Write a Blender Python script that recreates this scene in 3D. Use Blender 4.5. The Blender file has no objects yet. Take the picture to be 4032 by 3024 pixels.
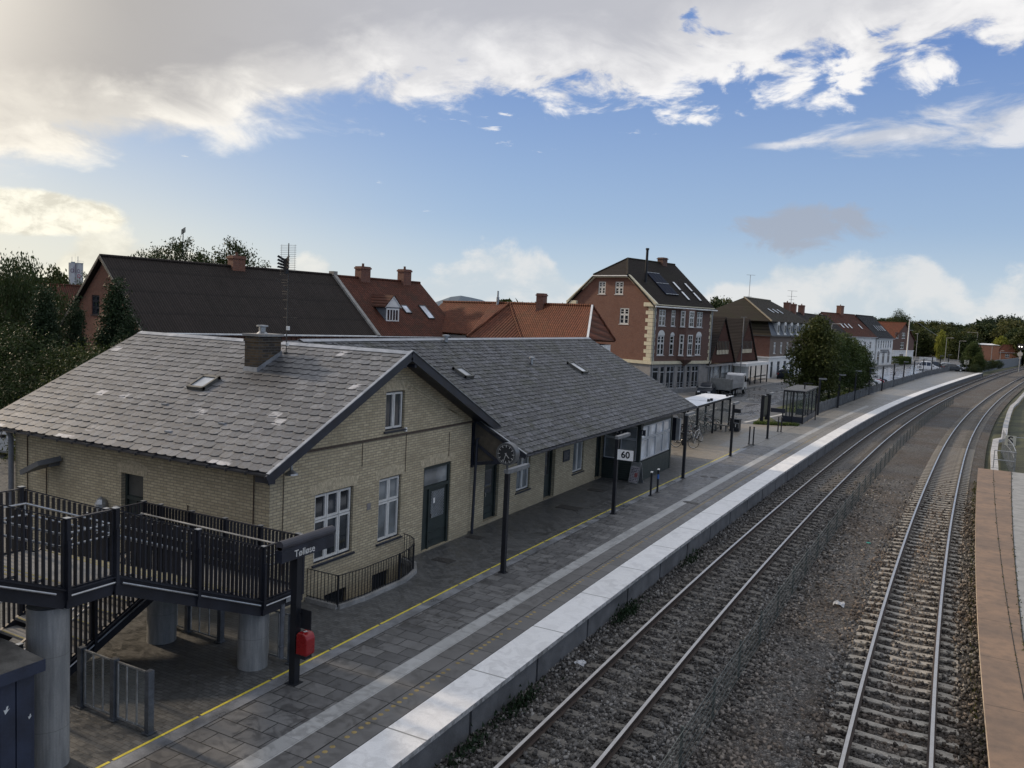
import bpy, math, random
import numpy as np
from mathutils import Vector, Matrix
random.seed(7)
SC = bpy.context.scene
COL = SC.collection
R = math.radians
sin, cos, pi = math.sin, math.cos, math.pi
CAMZ = 7.6

# ------------------------------------------------------------------ objects
def tag(o, label=None, cat=None, group=None, kind=None):
    if label: o['label'] = label
    if cat: o['category'] = cat
    if group: o['group'] = group
    if kind: o['kind'] = kind
    return o

def thing(name, label, cat, loc=(0, 0, 0), rz=0.0, group=None):
    o = bpy.data.objects.new(name, None)
    COL.objects.link(o)
    o.empty_display_size = 0.2
    o.location = loc
    o.rotation_euler = (0, 0, rz)
    return tag(o, label, cat, group)

class MB:
    """collects faces and builds them as one mesh object"""
    def __init__(s, off=(0, 0, 0)):
        s.v = []; s.f = []; s.m = []; s.c = []; s.off = off; s.cm = 0; s.cc = 0.5
    def face(s, pts, mi=None, c=None):
        i = len(s.v); s.v.extend([tuple(p) for p in pts])
        s.f.append(tuple(range(i, i + len(pts)))); s.m.append(s.cm if mi is None else mi)
        s.c.append(s.cc if c is None else c)
    def mesh(s, vs, fs, mi=None, c=None):
        i = len(s.v); s.v.extend([tuple(p) for p in vs])
        for f in fs:
            s.f.append(tuple(k + i for k in f)); s.m.append(s.cm if mi is None else mi); s.c.append(s.cc if c is None else c)
    def box(s, x0, x1, y0, y1, z0, z1, mi=None, c=None):
        vs = [(x, y, z) for z in (z0, z1) for x, y in ((x0, y0), (x1, y0), (x1, y1), (x0, y1))]
        s.mesh(vs, [(3, 2, 1, 0), (4, 5, 6, 7), (0, 1, 5, 4), (1, 2, 6, 5), (2, 3, 7, 6), (3, 0, 4, 7)], mi, c)
    def bar(s, p, q, w, h=None, up=(0, 0, 1), mi=None, c=None):
        """box beam from p to q, w wide, h high"""
        h = w if h is None else h
        p, q = Vector(p), Vector(q); d = (q - p)
        if d.length < 1e-6: return
        d.normalize(); up = Vector(up)
        if abs(d.dot(up)) > .98: up = Vector((0, 1, 0))
        a = d.cross(up).normalized(); b = a.cross(d).normalized()
        vs = []
        for e in (p, q):
            for i, j in ((-1, -1), (1, -1), (1, 1), (-1, 1)): vs.append(e + a * (i * w / 2) + b * (j * h / 2))
        s.mesh(vs, [(3, 2, 1, 0), (4, 5, 6, 7), (0, 1, 5, 4), (1, 2, 6, 5), (2, 3, 7, 6), (3, 0, 4, 7)], mi, c)
    def tube(s, pts, r, n=8, r1=None, caps=True, mi=None, c=None):
        pts = [Vector(p) for p in pts]; rings = []
        N = len(pts)
        for k, p in enumerate(pts):
            d = (pts[min(k + 1, N - 1)] - pts[max(k - 1, 0)])
            if d.length < 1e-9: d = Vector((0, 0, 1))
            d.normalize()
            up = Vector((0, 0, 1)) if abs(d.z) < .95 else Vector((0, 1, 0))
            a = d.cross(up).normalized(); b = a.cross(d)
            rr = r if r1 is None else r + (r1 - r) * k / (N - 1)
            rings.append([p + a * (rr * cos(2 * pi * j / n)) + b * (rr * sin(2 * pi * j / n)) for j in range(n)])
        vs = [q for ring in rings for q in ring]; fs = []
        for k in range(N - 1):
            for j in range(n):
                fs.append((k * n + j, k * n + (j + 1) % n, (k + 1) * n + (j + 1) % n, (k + 1) * n + j))
        if caps:
            fs.append(tuple(range(n))[::-1]); fs.append(tuple((N - 1) * n + j for j in range(n)))
        s.mesh(vs, fs, mi, c)
    def lathe(s, prof, n=16, center=(0, 0, 0), mi=None, c=None):
        vs = []; fs = []
        cx, cy, cz = center
        for r, z in prof:
            for j in range(n): vs.append((cx + r * cos(2 * pi * j / n), cy + r * sin(2 * pi * j / n), cz + z))
        for k in range(len(prof) - 1):
            for j in range(n): fs.append((k * n + j, k * n + (j + 1) % n, (k + 1) * n + (j + 1) % n, (k + 1) * n + j))
        fs.append(tuple(range(n))[::-1]); fs.append(tuple((len(prof) - 1) * n + j for j in range(n)))
        s.mesh(vs, fs, mi, c)
    def slab(s, pts, th, mi=None, c=None):
        """polygon extruded by th along minus its normal"""
        pts = [Vector(p) for p in pts]; nn = Vector((0, 0, 0))
        for k in range(len(pts)):
            a, b = pts[k], pts[(k + 1) % len(pts)]
            nn += Vector(((a.y - b.y) * (a.z + b.z), (a.z - b.z) * (a.x + b.x), (a.x - b.x) * (a.y + b.y)))
        nn.normalize(); n = len(pts)
        vs = pts + [p - nn * th for p in pts]
        fs = [tuple(range(n)), tuple(range(2 * n - 1, n - 1, -1))]
        for k in range(n): fs.append((k, k + n, (k + 1) % n + n, (k + 1) % n))
        s.mesh(vs, fs, mi, c)
    def prism(s, poly, axis, a0, a1, mi=None, c=None):
        """2d polygon extruded along axis x/y/z. poly given in the two other axes in order"""
        def mk(u, v, a): return {'x': (a, u, v), 'y': (u, a, v), 'z': (u, v, a)}[axis]
        n = len(poly); vs = [mk(u, v, a0) for u, v in poly] + [mk(u, v, a1) for u, v in poly]
        fs = [tuple(range(n))[::-1], tuple(range(n, 2 * n))]
        for k in range(n): fs.append((k, (k + 1) % n, (k + 1) % n + n, k + n))
        s.mesh(vs, fs, mi, c)
    def data(s, name, mats, smooth=False):
        me = bpy.data.meshes.new(name)
        ox, oy, oz = s.off
        me.from_pydata([(x - ox, y - oy, z - oz) for x, y, z in s.v], [], s.f)
        for m in mats: me.materials.append(m)
        me.polygons.foreach_set('material_index', s.m)
        if smooth: me.polygons.foreach_set('use_smooth', [True] * len(s.f))
        a = me.attributes.new('tone', 'FLOAT', 'FACE'); a.data.foreach_set('value', s.c)
        me.update()
        return me
    def build(s, name, mats, parent=None, smooth=False, label=None):
        if not isinstance(mats, (list, tuple)): mats = [mats]
        o = bpy.data.objects.new(name, s.data(name, mats, smooth)); COL.objects.link(o)
        if parent is not None: o.parent = parent
        if label: o['label'] = label
        return o

def fix_normals(o):
    import bmesh
    bm = bmesh.new(); bm.from_mesh(o.data); bmesh.ops.recalc_face_normals(bm, faces=bm.faces); bm.to_mesh(o.data); bm.free(); return o

def WM(parent):      # builder in world coordinates for a thing without rotation
    return MB(off=tuple(parent.location))

def copy_tree(o, parent=None):
    c = o.copy(); COL.objects.link(c)
    if parent is not None: c.parent = parent
    for ch in [k for k in o.children]: copy_tree(ch, c)
    return c

def text_part(s, size, m, parent, loc, rot, name='lettering', align='CENTER', ext=0.004, spacing=1.0, bold=0.0):
    cu = bpy.data.curves.new(name, 'FONT'); cu.body = s; cu.size = size; cu.align_x = align; cu.align_y = 'CENTER'
    cu.extrude = ext; cu.space_character = spacing; cu.offset = bold
    t = bpy.data.objects.new(name, cu); COL.objects.link(t)
    dg = bpy.context.evaluated_depsgraph_get()
    me = bpy.data.meshes.new_from_object(t.evaluated_get(dg))
    bpy.data.objects.remove(t)
    me.materials.clear(); me.materials.append(m)
    o = bpy.data.objects.new(name, me); COL.objects.link(o); o.parent = parent
    o.location = loc; o.rotation_euler = rot
    return o

# ------------------------------------------------------------------ materials
class NT:
    def __init__(s, nt): s.nt = nt; s.n = nt.nodes; s.l = nt.links
    def new(s, t, **k):
        n = s.n.new(t)
        for a, b in k.items(): setattr(n, a, b)
        return n
    def link(s, a, b): s.l.new(a, b)
    def put(s, sock, val):
        if hasattr(val, 'is_output'): s.link(val, sock)
        else: sock.default_value = val
    def math(s, op, a, b=0.0, c=0.0, clamp=False):
        n = s.new('ShaderNodeMath', operation=op, use_clamp=clamp)
        s.put(n.inputs[0], a); s.put(n.inputs[1], b); s.put(n.inputs[2], c); return n.outputs[0]
    def mix(s, f, a, b, mode='MIX'):
        n = s.new('ShaderNodeMix', data_type='RGBA', blend_type=mode)
        s.put(n.inputs[0], f); s.put(n.inputs[6], C4(a)); s.put(n.inputs[7], C4(b)); return n.outputs[2]
    def ramp(s, v, a, b, lo=0.0, hi=1.0, smooth=True):
        n = s.new('ShaderNodeMapRange', interpolation_type='SMOOTHSTEP' if smooth else 'LINEAR')
        s.put(n.inputs[0], v); s.put(n.inputs[1], a); s.put(n.inputs[2], b); s.put(n.inputs[3], lo); s.put(n.inputs[4], hi); return n.outputs[0]
    def noise(s, vec, scale, detail=4, rough=.55, dist=0.0):
        n = s.new('ShaderNodeTexNoise'); s.put(n.inputs['Vector'], vec)
        n.inputs['Scale'].default_value = scale; n.inputs['Detail'].default_value = detail
        n.inputs['Roughness'].default_value = rough; n.inputs['Distortion'].default_value = dist
        return n.outputs[0]
    def coord(s, sc=(1, 1, 1), kind='Object'):
        t = s.new('ShaderNodeTexCoord'); m = s.new('ShaderNodeMapping'); s.link(t.outputs[kind], m.inputs[0])
        m.inputs['Scale'].default_value = sc; return m.outputs[0]
    def xyz(s, vec):
        n = s.new('ShaderNodeSeparateXYZ'); s.link(vec, n.inputs[0]); return n.outputs
    def comb(s, x, y, z=0.0):
        n = s.new('ShaderNodeCombineXYZ'); s.put(n.inputs[0], x); s.put(n.inputs[1], y); s.put(n.inputs[2], z); return n.outputs[0]
    def attr(s, name='tone'):
        n = s.new('ShaderNodeAttribute', attribute_name=name); return n.outputs['Fac']
    def bump(s, h, strength=.3, dist=.02):
        n = s.new('ShaderNodeBump'); n.inputs['Strength'].default_value = strength; n.inputs['Distance'].default_value = dist
        s.link(h, n.inputs['Height']); return n.outputs[0]
def C4(c):
    if hasattr(c, 'is_output') or not isinstance(c, (tuple, list)): return c
    return tuple(c) if len(c) == 4 else (*c, 1.0)

MATS = {}
def mat(name):
    m = bpy.data.materials.new(name); m.use_nodes = True
    t = NT(m.node_tree); b = m.node_tree.nodes['Principled BSDF']; MATS[name] = m
    return m, t, b

def simple(name, col, rough=.6, metal=0.0, var=.25, scale=3.0, fine=.1, fscale=40.0, bump=.0, bscale=60.0, bdist=.01, spec=.5, rvar=.1):
    m, t, b = mat(name)
    v = t.coord()
    n1 = t.noise(v, scale, 5, .6); n2 = t.noise(v, fscale, 3, .6)
    f = t.math('ADD', t.ramp(n1, .25, .75, 1 - var, 1 + var * .6), t.ramp(n2, .3, .7, -fine, fine))
    col4 = C4(col)
    mx = t.new('ShaderNodeVectorMath', operation='SCALE'); mx.inputs[0].default_value = col4[:3]; t.link(f, mx.inputs['Scale'])
    t.link(mx.outputs[0], b.inputs['Base Color'])
    t.put(b.inputs['Roughness'], t.ramp(n1, .2, .8, max(0, rough - rvar), min(1, rough + rvar)))
    b.inputs['Metallic'].default_value = metal
    b.inputs['Specular IOR Level'].default_value = spec
    if bump: t.link(t.bump(t.noise(v, bscale, 4, .6), bump, bdist), b.inputs['Normal'])
    return m

def brickmat(name, c1, c2, mortar, bw=.238, rh=.072, ms=.012, stain=.35, rough=.85, bump=.5, dark=None, sc=1.0):
    m, t, b = mat(name)
    v = t.coord(); x, y, z = t.xyz(v)
    uv = t.comb(t.math('ADD', x, y), z, 0.0)
    br = t.new('ShaderNodeTexBrick'); t.link(uv, br.inputs['Vector'])
    br.inputs['Scale'].default_value = 1 / sc; br.inputs['Brick Width'].default_value = bw; br.inputs['Row Height'].default_value = rh
    br.inputs['Mortar Size'].default_value = ms; br.inputs['Mortar Smooth'].default_value = .3; br.inputs['Bias'].default_value = -.1
    br.inputs['Color1'].default_value = C4(c1); br.inputs['Color2'].default_value = C4(c2); br.inputs['Mortar'].default_value = C4(mortar)
    n = t.noise(v, .7, 6, .65); n2 = t.noise(v, 7.0, 4, .6)
    col = t.mix(t.ramp(n, .45, .75, 0, stain), br.outputs['Color'], dark or tuple(k * .45 for k in c1[:3]))
    col = t.mix(t.ramp(n2, .3, .7, 0, .35), col, tuple(k * .55 for k in c2[:3]))
    # damp, dirty foot of the wall
    foot = t.math('MULTIPLY', t.ramp(t.math('ADD', z, t.math('MULTIPLY', n2, .5)), .15, .9, .6, 0.0), .8)
    col = t.mix(foot, col, tuple(k * .4 for k in c1[:3]))
    t.link(col, b.inputs['Base Color']); b.inputs['Roughness'].default_value = rough
    h = t.math('ADD', t.math('MULTIPLY', br.outputs['Fac'], -1.0), t.math('MULTIPLY', n2, .5))
    t.link(t.bump(h, bump, .008), b.inputs['Normal'])
    return m

def tilemat(name, c, c2, moss=(.05, .055, .03), mossf=.4, wx=.22, wz=.32, rough=.8, bump=.8, axis='x'):
    """pantiles: columns across x, courses up the slope"""
    m, t, b = mat(name); v = t.coord(); x, y, z = t.xyz(v)
    u = x if axis == 'x' else y
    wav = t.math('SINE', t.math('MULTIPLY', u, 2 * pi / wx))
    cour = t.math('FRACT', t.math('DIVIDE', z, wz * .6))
    n = t.noise(v, .6, 6, .7); n2 = t.noise(v, 3.5, 4, .65)
    cell = t.new('ShaderNodeTexWhiteNoise', noise_dimensions='2D')
    t.link(t.comb(t.math('FLOOR', t.math('DIVIDE', u, wx)), t.math('FLOOR', t.math('DIVIDE', z, wz * .6))), cell.inputs['Vector'])
    col = t.mix(cell.outputs['Value'], c, c2)
    col = t.mix(t.ramp(n, .42, .7, 0, mossf), col, moss)
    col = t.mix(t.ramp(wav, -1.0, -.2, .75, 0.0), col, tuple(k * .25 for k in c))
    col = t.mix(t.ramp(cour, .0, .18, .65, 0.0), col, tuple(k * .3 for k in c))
    col = t.mix(t.ramp(n2, .3, .7, 0, .3), col, tuple(k * .5 for k in c2))
    t.link(col, b.inputs['Base Color']); b.inputs['Roughness'].default_value = rough; b.inputs['Specular IOR Level'].default_value = .2
    h = t.math('ADD', wav, t.math('MULTIPLY', cour, -.6))
    t.link(t.bump(h, bump, .03), b.inputs['Normal'])
    return m

def slatemat(name, lo, hi, moss, mossf, rough=.42):
    m, t, b = mat(name); v = t.coord(); a = t.attr()
    col = t.mix(a, lo, hi)
    n = t.noise(v, 1.1, 6, .7); n2 = t.noise(v, 9.0, 5, .65)
    col = t.mix(t.ramp(n, .4, .75, 0, mossf), col, moss)
    col = t.mix(t.ramp(n2, .35, .7, 0, .5), col, tuple(k * .5 for k in lo))
    if name == 'grey_slate':      # soot below the chimney, damp streaks towards the eaves, glints painted in pale grey
        X_, Y_, Z_ = t.xyz(v)
        q = t.math('ADD', t.math('POWER', t.math('DIVIDE', t.math('SUBTRACT', X_, -3.3), 1.5), 2), t.math('POWER', t.math('DIVIDE', t.math('SUBTRACT', Y_, 3.3), 1.3), 2))
        col = t.mix(t.ramp(t.math('ADD', q, t.math('MULTIPLY', n2, 1.0)), .5, 1.9, .62, 0), col, (.03, .03, .032))
        st = t.noise(t.comb(t.math('MULTIPLY', X_, 5.5), t.math('MULTIPLY', Y_, .8), 2.0), 1.0, 5, .65)
        col = t.mix(t.ramp(st, .55, .72, 0, .55), col, (.045, .045, .045)); col = t.mix(t.ramp(st, .30, .20, 0, .5), col, (.30, .30, .31))
        cell = t.new('ShaderNodeTexWhiteNoise', noise_dimensions='3D'); t.link(t.comb(t.math('FLOOR', t.math('MULTIPLY', X_, 2.9)), t.math('FLOOR', t.math('MULTIPLY', Y_, 3.9)), 0.0), cell.inputs['Vector'])
        col = t.mix(t.math('MULTIPLY', t.ramp(cell.outputs['Value'], .955, .96), t.ramp(n, .45, .6)), col, (.42, .42, .43))
    t.link(col, b.inputs['Base Color'])
    t.put(b.inputs['Roughness'], t.math('ADD', t.ramp(n2, .3, .7, rough - .1, rough + .2), t.math('MULTIPLY', n, .15)))
    t.link(t.bump(n2, .25, .01), b.inputs['Normal'])
    return m

def glassmat(name, col=(.02, .025, .03), rough=.05):
    m, t, b = mat(name)
    v = t.coord(); n = t.noise(v, .9, 3, .5)
    t.link(t.mix(t.ramp(n, .35, .7), col, tuple(k * 2.4 + .01 for k in col)), b.inputs['Base Color'])
    b.inputs['Roughness'].default_value = rough; b.inputs['Specular IOR Level'].default_value = .8
    return m

def clearglass(name, tint=(.7, .8, .8), alpha=.25, rough=.05):
    m, t, b = mat(name); b.inputs['Base Color'].default_value = C4(tint); b.inputs['Roughness'].default_value = rough
    b.inputs['Alpha'].default_value = alpha; return m

YB = brickmat('yellow_brick', (.57, .49, .33), (.41, .345, .23), (.25, .225, .175), bw=.246, rh=.077, ms=.012, stain=.5)
YBA = simple('yellow_brick_arch', (.51, .44, .31), .85, var=.35, scale=9, fine=.12, fscale=30)
RB = brickmat('red_brick', (.215, .076, .045), (.155, .053, .035), (.17, .14, .12), stain=.35)
RBD = brickmat('dark_red_brick', (.155, .07, .05), (.11, .05, .038), (.135, .115, .10), stain=.35)
RB2 = brickmat('barn_red_brick', (.23, .08, .045), (.165, .058, .034), (.19, .155, .125), stain=.45)
CHB = brickmat('sooty_brick', (.11, .075, .04), (.02, .018, .017), (.085, .08, .072), bw=.25, rh=.08, stain=.6)
ORB = brickmat('orange_brick', (.5, .2, .1), (.42, .16, .08), (.3, .2, .14))
CREAM = simple('cream_plaster', (.62, .57, .42), .8, var=.15)
WHITE = simple('white_render', (.72, .72, .70), .85, var=.18, scale=1.2, bump=.1)
GREYR = simple('grey_render', (.27, .265, .26), .85, var=.2, scale=1.5)
WFR = simple('white_window_paint', (.62, .62, .60), .5, var=.12, fine=.05)
DFR = simple('dark_navy_paint', (.018, .022, .035), .4, var=.3)
BLK = simple('black_powder_coat', (.012, .0135, .018), .45, var=.3, scale=2, spec=.35)
STAIRP = simple('charcoal_painted_steel', (.018, .02, .028), .5, var=.35, scale=1.5, bump=.05, spec=.3)
GALV = simple('galvanised_steel', (.36, .38, .40), .42, metal=.75, var=.3, scale=6)
HAND = simple('brushed_handrail_steel', (.42, .43, .44), .35, metal=.8, var=.25)
ZINC = simple('zinc_flashing', (.32, .34, .37), .4, metal=.6, var=.3)
WOODD = simple('dark_green_timber', (.02, .03, .028), .5, var=.3)
CONC = simple('smooth_concrete', (.21, .215, .215), .7, var=.25, scale=1.6, fine=.06, bump=.08, bscale=25)
CONC2 = simple('weathered_concrete', (.24, .24, .235), .8, var=.4, scale=2.2, fine=.12, bump=.2, bscale=30)
GLASS = glassmat('dark_window_glass', (.012, .015, .019), .06); GLASS2 = glassmat('curtained_window_glass', (.09, .10, .105), .08)
GLASSP = glassmat('frosted_bay_glass', (.30, .32, .34), .12)
CLEAR = clearglass('clear_screen_glass', (.45, .5, .5), .16); SHGL = clearglass('shelter_glass', (.1, .13, .13), .3)
YEL = simple('yellow_paint', (.62, .52, .06), .6, var=.2, scale=6)
REDP = simple('red_plastic', (.24, .008, .01), .3, var=.15)
SLATE1 = slatemat('grey_slate', (.092, .095, .102), (.19, .193, .20), (.06, .06, .05), .4, .33)
SLATE2 = slatemat('dark_mossy_slate', (.008, .010, .013), (.098, .103, .118), (.032, .037, .014), .8, .42)
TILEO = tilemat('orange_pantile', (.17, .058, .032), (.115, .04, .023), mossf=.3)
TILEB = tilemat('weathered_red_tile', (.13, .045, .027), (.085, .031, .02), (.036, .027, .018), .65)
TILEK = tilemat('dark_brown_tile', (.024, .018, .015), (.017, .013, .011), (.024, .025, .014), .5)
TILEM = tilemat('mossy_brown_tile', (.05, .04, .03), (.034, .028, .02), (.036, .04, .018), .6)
CORR = tilemat('corrugated_dark_sheet', (.034, .026, .022), (.024, .018, .015), (.016, .013, .01), .6, wx=.18, wz=2.2, rough=.75, bump=.6)
BLKT = tilemat('black_glazed_tile', (.018, .02, .024), (.026, .028, .03), (.02, .02, .02), .1, rough=.75)
TRW = simple('white_translucent_sheet', (.75, .78, .82), .35, var=.08)
BARK = simple('bark', (.06, .05, .038), .95, var=.4, scale=6, bump=.5, bscale=18)
RUBBER = simple('rubber', (.015, .015, .016), .8)
CHROME = simple('polished_metal', (.6, .6, .6), .25, metal=.9)

def leafmat(name, lo, hi, trans=.25):
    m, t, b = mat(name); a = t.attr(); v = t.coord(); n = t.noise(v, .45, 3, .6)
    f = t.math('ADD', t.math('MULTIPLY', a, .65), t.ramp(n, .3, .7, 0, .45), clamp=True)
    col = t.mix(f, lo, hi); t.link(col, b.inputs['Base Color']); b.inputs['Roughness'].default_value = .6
    b.inputs['Specular IOR Level'].default_value = .25
    tr = t.new('ShaderNodeBsdfTranslucent'); t.link(col, tr.inputs[0])
    ms = t.new('ShaderNodeMixShader'); ms.inputs[0].default_value = trans
    t.link(b.outputs[0], ms.inputs[1]); t.link(tr.outputs[0], ms.inputs[2])
    out = [n for n in m.node_tree.nodes if n.type == 'OUTPUT_MATERIAL'][0]; t.link(ms.outputs[0], out.inputs[0])
    return m
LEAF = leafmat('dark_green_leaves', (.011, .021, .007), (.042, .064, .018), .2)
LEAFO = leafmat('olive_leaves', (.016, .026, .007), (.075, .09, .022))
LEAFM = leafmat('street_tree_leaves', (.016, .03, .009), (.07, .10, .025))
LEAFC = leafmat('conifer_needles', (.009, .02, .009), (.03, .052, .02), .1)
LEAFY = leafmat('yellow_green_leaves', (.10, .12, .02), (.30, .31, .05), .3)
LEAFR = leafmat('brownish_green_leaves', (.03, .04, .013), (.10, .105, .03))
LEAFH = leafmat('hedge_leaves', (.03, .05, .015), (.10, .14, .03))

# ------------------------------------------------------------------ camera geometry, measured from level and vertical lines in the photograph
F_ = 3270.0
dX = (0.8841282407393551, 0.07996446636022744, -0.460350885789152)
dY = (0.46489604009311286, -0.05189537191737074, 0.8838430529677204)
dZ = (0.04678595764623889, -0.995445907366785, -0.08305732763484822)
CA, SA = .8869, .4620
def cf(lat, d):      # metres right of / ahead of the viewpoint -> ground plan
    return (lat * CA - d * SA, lat * SA + d * CA)
def gp(u, d):        # bearing of a photo column at a distance -> ground plan
    return cf((u - 2016) / F_ * d, d)

# ------------------------------------------------------------------ railway alignment
KN = [(-60, 0), (18, 0), (30, .02), (45, .032), (63, .042), (81, .064), (107, .09), (139, .11), (187, .12), (236, .137), (288, .16), (430, .2), (700, .25)]
def slope(y):
    for (a, s0), (b, s1) in zip(KN, KN[1:]):
        if y <= b: return s0 + (s1 - s0) * max(0, (y - a)) / (b - a)
    return KN[-1][1]
TRK = .14; DZ = .18        # track offset and rail level
def toff(y): return TRK + max(0, y - 40) * .0015
_T = [(-60.0, -6.76)]
while _T[-1][0] < 600:
    y, x = _T[-1]; _T.append((y + .5, x + .5 * slope(y + .25)))
def base_x(y):
    k = (y + 60) / .5; i = int(max(0, min(len(_T) - 2, k))); f = k - i
    return _T[i][1] * (1 - f) + _T[i + 1][1] * f
def on(y, off, z=0.0):
    s = slope(y); L = math.hypot(1, s)
    return Vector((base_x(y) + off / L, y - off * s / L, z))
def heading(y): return -math.atan(slope(y))        # rotation about z
def stations(y0, y1, step0=3.0, grow=0.0):
    ys = [y0]; 
    while ys[-1] < y1: ys.append(min(y1, ys[-1] + step0 + grow * max(0, ys[-1])))
    return ys
def strip(mb, offs, ys, zf=None, mi=None):
    """surface strip between offsets along the railway; offs list of (offset, z)"""
    rows = [[on(y, o, z) for o, z in offs] for y in ys]
    for a, b in zip(rows, rows[1:]):
        for k in range(len(offs) - 1): mb.face([a[k], a[k + 1], b[k + 1], b[k]], mi)
# ================================================================== ground materials
def slabmat(name, c1, c2, mortar, bw, rh, ms, wet=.5, rough=.6, swap=False, off=.5):
    m, t, b = mat(name); v = t.coord(); x, y, z = t.xyz(v)
    x = t.math('ADD', x, 1000.0) if rh > 50 else x
    br = t.new('ShaderNodeTexBrick', offset=off); t.link(t.comb(y, x) if swap else t.comb(x, y), br.inputs['Vector'])
    br.inputs['Scale'].default_value = 1.0; br.inputs['Brick Width'].default_value = bw; br.inputs['Row Height'].default_value = rh
    br.inputs['Mortar Size'].default_value = ms; br.inputs['Mortar Smooth'].default_value = .1; br.inputs['Bias'].default_value = 0
    br.inputs['Color1'].default_value = C4(c1); br.inputs['Color2'].default_value = C4(c2); br.inputs['Mortar'].default_value = C4(mortar)
    n = t.noise(v, .55, 6, .65); n2 = t.noise(v, 2.6, 5, .65, 1.5); n3 = t.noise(v, 60, 3, .6)
    w = t.math('MULTIPLY', t.ramp(n2, .42, .62), t.ramp(n, .3, .6, .25, 1.0))
    col = t.mix(t.math('MULTIPLY', w, wet), br.outputs['Color'], tuple(k * .38 for k in c1[:3]))
    col = t.mix(t.ramp(n3, .3, .7, 0, .25), col, tuple(k * .5 for k in c1[:3]))
    t.link(col, b.inputs['Base Color'])
    t.put(b.inputs['Roughness'], t.math('SUBTRACT', rough, t.math('MULTIPLY', w, .28)))
    h = t.math('ADD', t.math('MULTIPLY', br.outputs['Fac'], -1), t.math('MULTIPLY', n3, .25))
    t.link(t.bump(h, .5, .006), b.inputs['Normal'])
    return m
SLAB = slabmat('platform_paving_slabs', (.085, .086, .088), (.175, .175, .173), (.012, .012, .012), .62, .41, .012, .55)
SLABW = slabmat('wide_platform_slabs', (.11, .108, .105), (.155, .152, .148), (.012, .012, .012), 3.0, .8, .012, .5)
PAVER = slabmat('small_grey_pavers', (.085, .088, .088), (.125, .128, .127), (.035, .036, .035), .21, .105, .007, .55)
FORE = slabmat('sunlit_tan_paving', (.24, .21, .165), (.19, .17, .14), (.1, .09, .07), .4, .4, .006, .35)  # warm sunlight beyond the station's shadow painted into the paving colour
FARP = slabmat('worn_far_platform_paving', (.23, .22, .20), (.19, .185, .17), (.08, .08, .07), .6, .6, .006, .5)
STRIPM = slabmat('pale_guide_strip', (.42, .425, .42), (.31, .315, .31), (.16, .16, .16), .8, .38, .004, .5, .6, True)
COPE = slabmat('white_textured_coping', (.80, .80, .795), (.76, .76, .75), (.2, .2, .19), 3.0, 400.0, .02, .3, .6, True, 0.0)
m, t, b = MATS['white_textured_coping'], NT(MATS['white_textured_coping'].node_tree), MATS['white_textured_coping'].node_tree.nodes['Principled BSDF']
_v = t.coord((1, 1, 1)); _x, _y, _z = t.xyz(_v)
_h = t.math('MULTIPLY', t.math('SINE', t.math('MULTIPLY', t.math('ADD', _x, _y), 110)), t.math('SINE', t.math('MULTIPLY', t.math('SUBTRACT', _x, _y), 110)))
t.link(t.bump(_h, .35, .004), b.inputs['Normal'])
GUTM = simple('wet_gutter_concrete', (.20, .21, .225), .42, var=.55, scale=1.3, fine=.1, rvar=.25)
LOWP = None
def rustmat():
    m, t, b = mat('rusty_brown_platform_slabs'); v = t.coord(); x, y, z = t.xyz(v)
    n = t.noise(v, .5, 6, .65); n2 = t.noise(v, 3, 5, .65); n3 = t.noise(v, 40, 3)
    col = t.mix(t.ramp(n, .3, .7), (.16, .115, .085), (.28, .185, .12))
    col = t.mix(t.ramp(n2, .4, .7, 0, .5), col, (.10, .078, .062))
    col = t.mix(t.ramp(n3, .3, .7, 0, .25), col, (.12, .08, .05))
    jy = t.ramp(t.math('ABSOLUTE', t.math('SUBTRACT', t.math('FRACT', t.math('DIVIDE', y, 3.0)), .5)), .0, .006, 1, 0, False)
    col = t.mix(jy, col, (.03, .022, .016)); t.link(col, b.inputs['Base Color']); b.inputs['Roughness'].default_value = .75
    t.link(t.bump(n3, .2, .01), b.inputs['Normal']); return m
RUST = rustmat()
def asphalt(name, c, wet):
    m, t, b = mat(name); v = t.coord((1, .35, 1)); v2 = t.coord()
    n = t.noise(v, .35, 6, .7, 1.0); n3 = t.noise(v2, 45, 3, .6); n4 = t.noise(v2, 1.2, 4, .6)
    w = t.ramp(n, .44, .6)
    col = t.mix(w, c, tuple(k * .5 for k in c)); col = t.mix(t.ramp(n3, .3, .7, 0, .35), col, tuple(k * .55 for k in c))
    t.link(t.mix(t.ramp(n4, .4, .7, 0, .3), col, tuple(k * 1.5 for k in c)), b.inputs['Base Color'])
    t.put(b.inputs['Roughness'], t.math('SUBTRACT', .75, t.math('MULTIPLY', w, wet)))
    t.link(t.bump(n3, .3, .01), b.inputs['Normal']); return m
ASPH = asphalt('damp_asphalt', (.085, .088, .092), .45)
ASPHW = asphalt('wet_bright_asphalt', (.085, .09, .096), .6)
PAVE = slabmat('pavement_flags', (.20, .19, .175), (.16, .155, .145), (.08, .08, .075), .6, .6, .01, .4)
LINEW = simple('worn_white_road_paint', (.5, .5, .48), .6, var=.4, scale=5)
GRASS = simple('short_grass', (.075, .085, .03), .9, var=.6, scale=1.2, fine=.4, fscale=25, bump=.6, bscale=40, bdist=.04)
SCRUB = simple('rough_scrub_ground', (.055, .06, .03), .95, var=.7, scale=.6, fine=.3, fscale=8, bump=.5, bscale=6, bdist=.1)
FIELD = simple('distant_fields', (.05, .06, .028), .95, var=.4, scale=.01, fine=.2, fscale=.2)
HILLM = simple('hazy_blue_hill', (.10, .135, .17), 1.0, var=.1, scale=.004)
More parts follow.
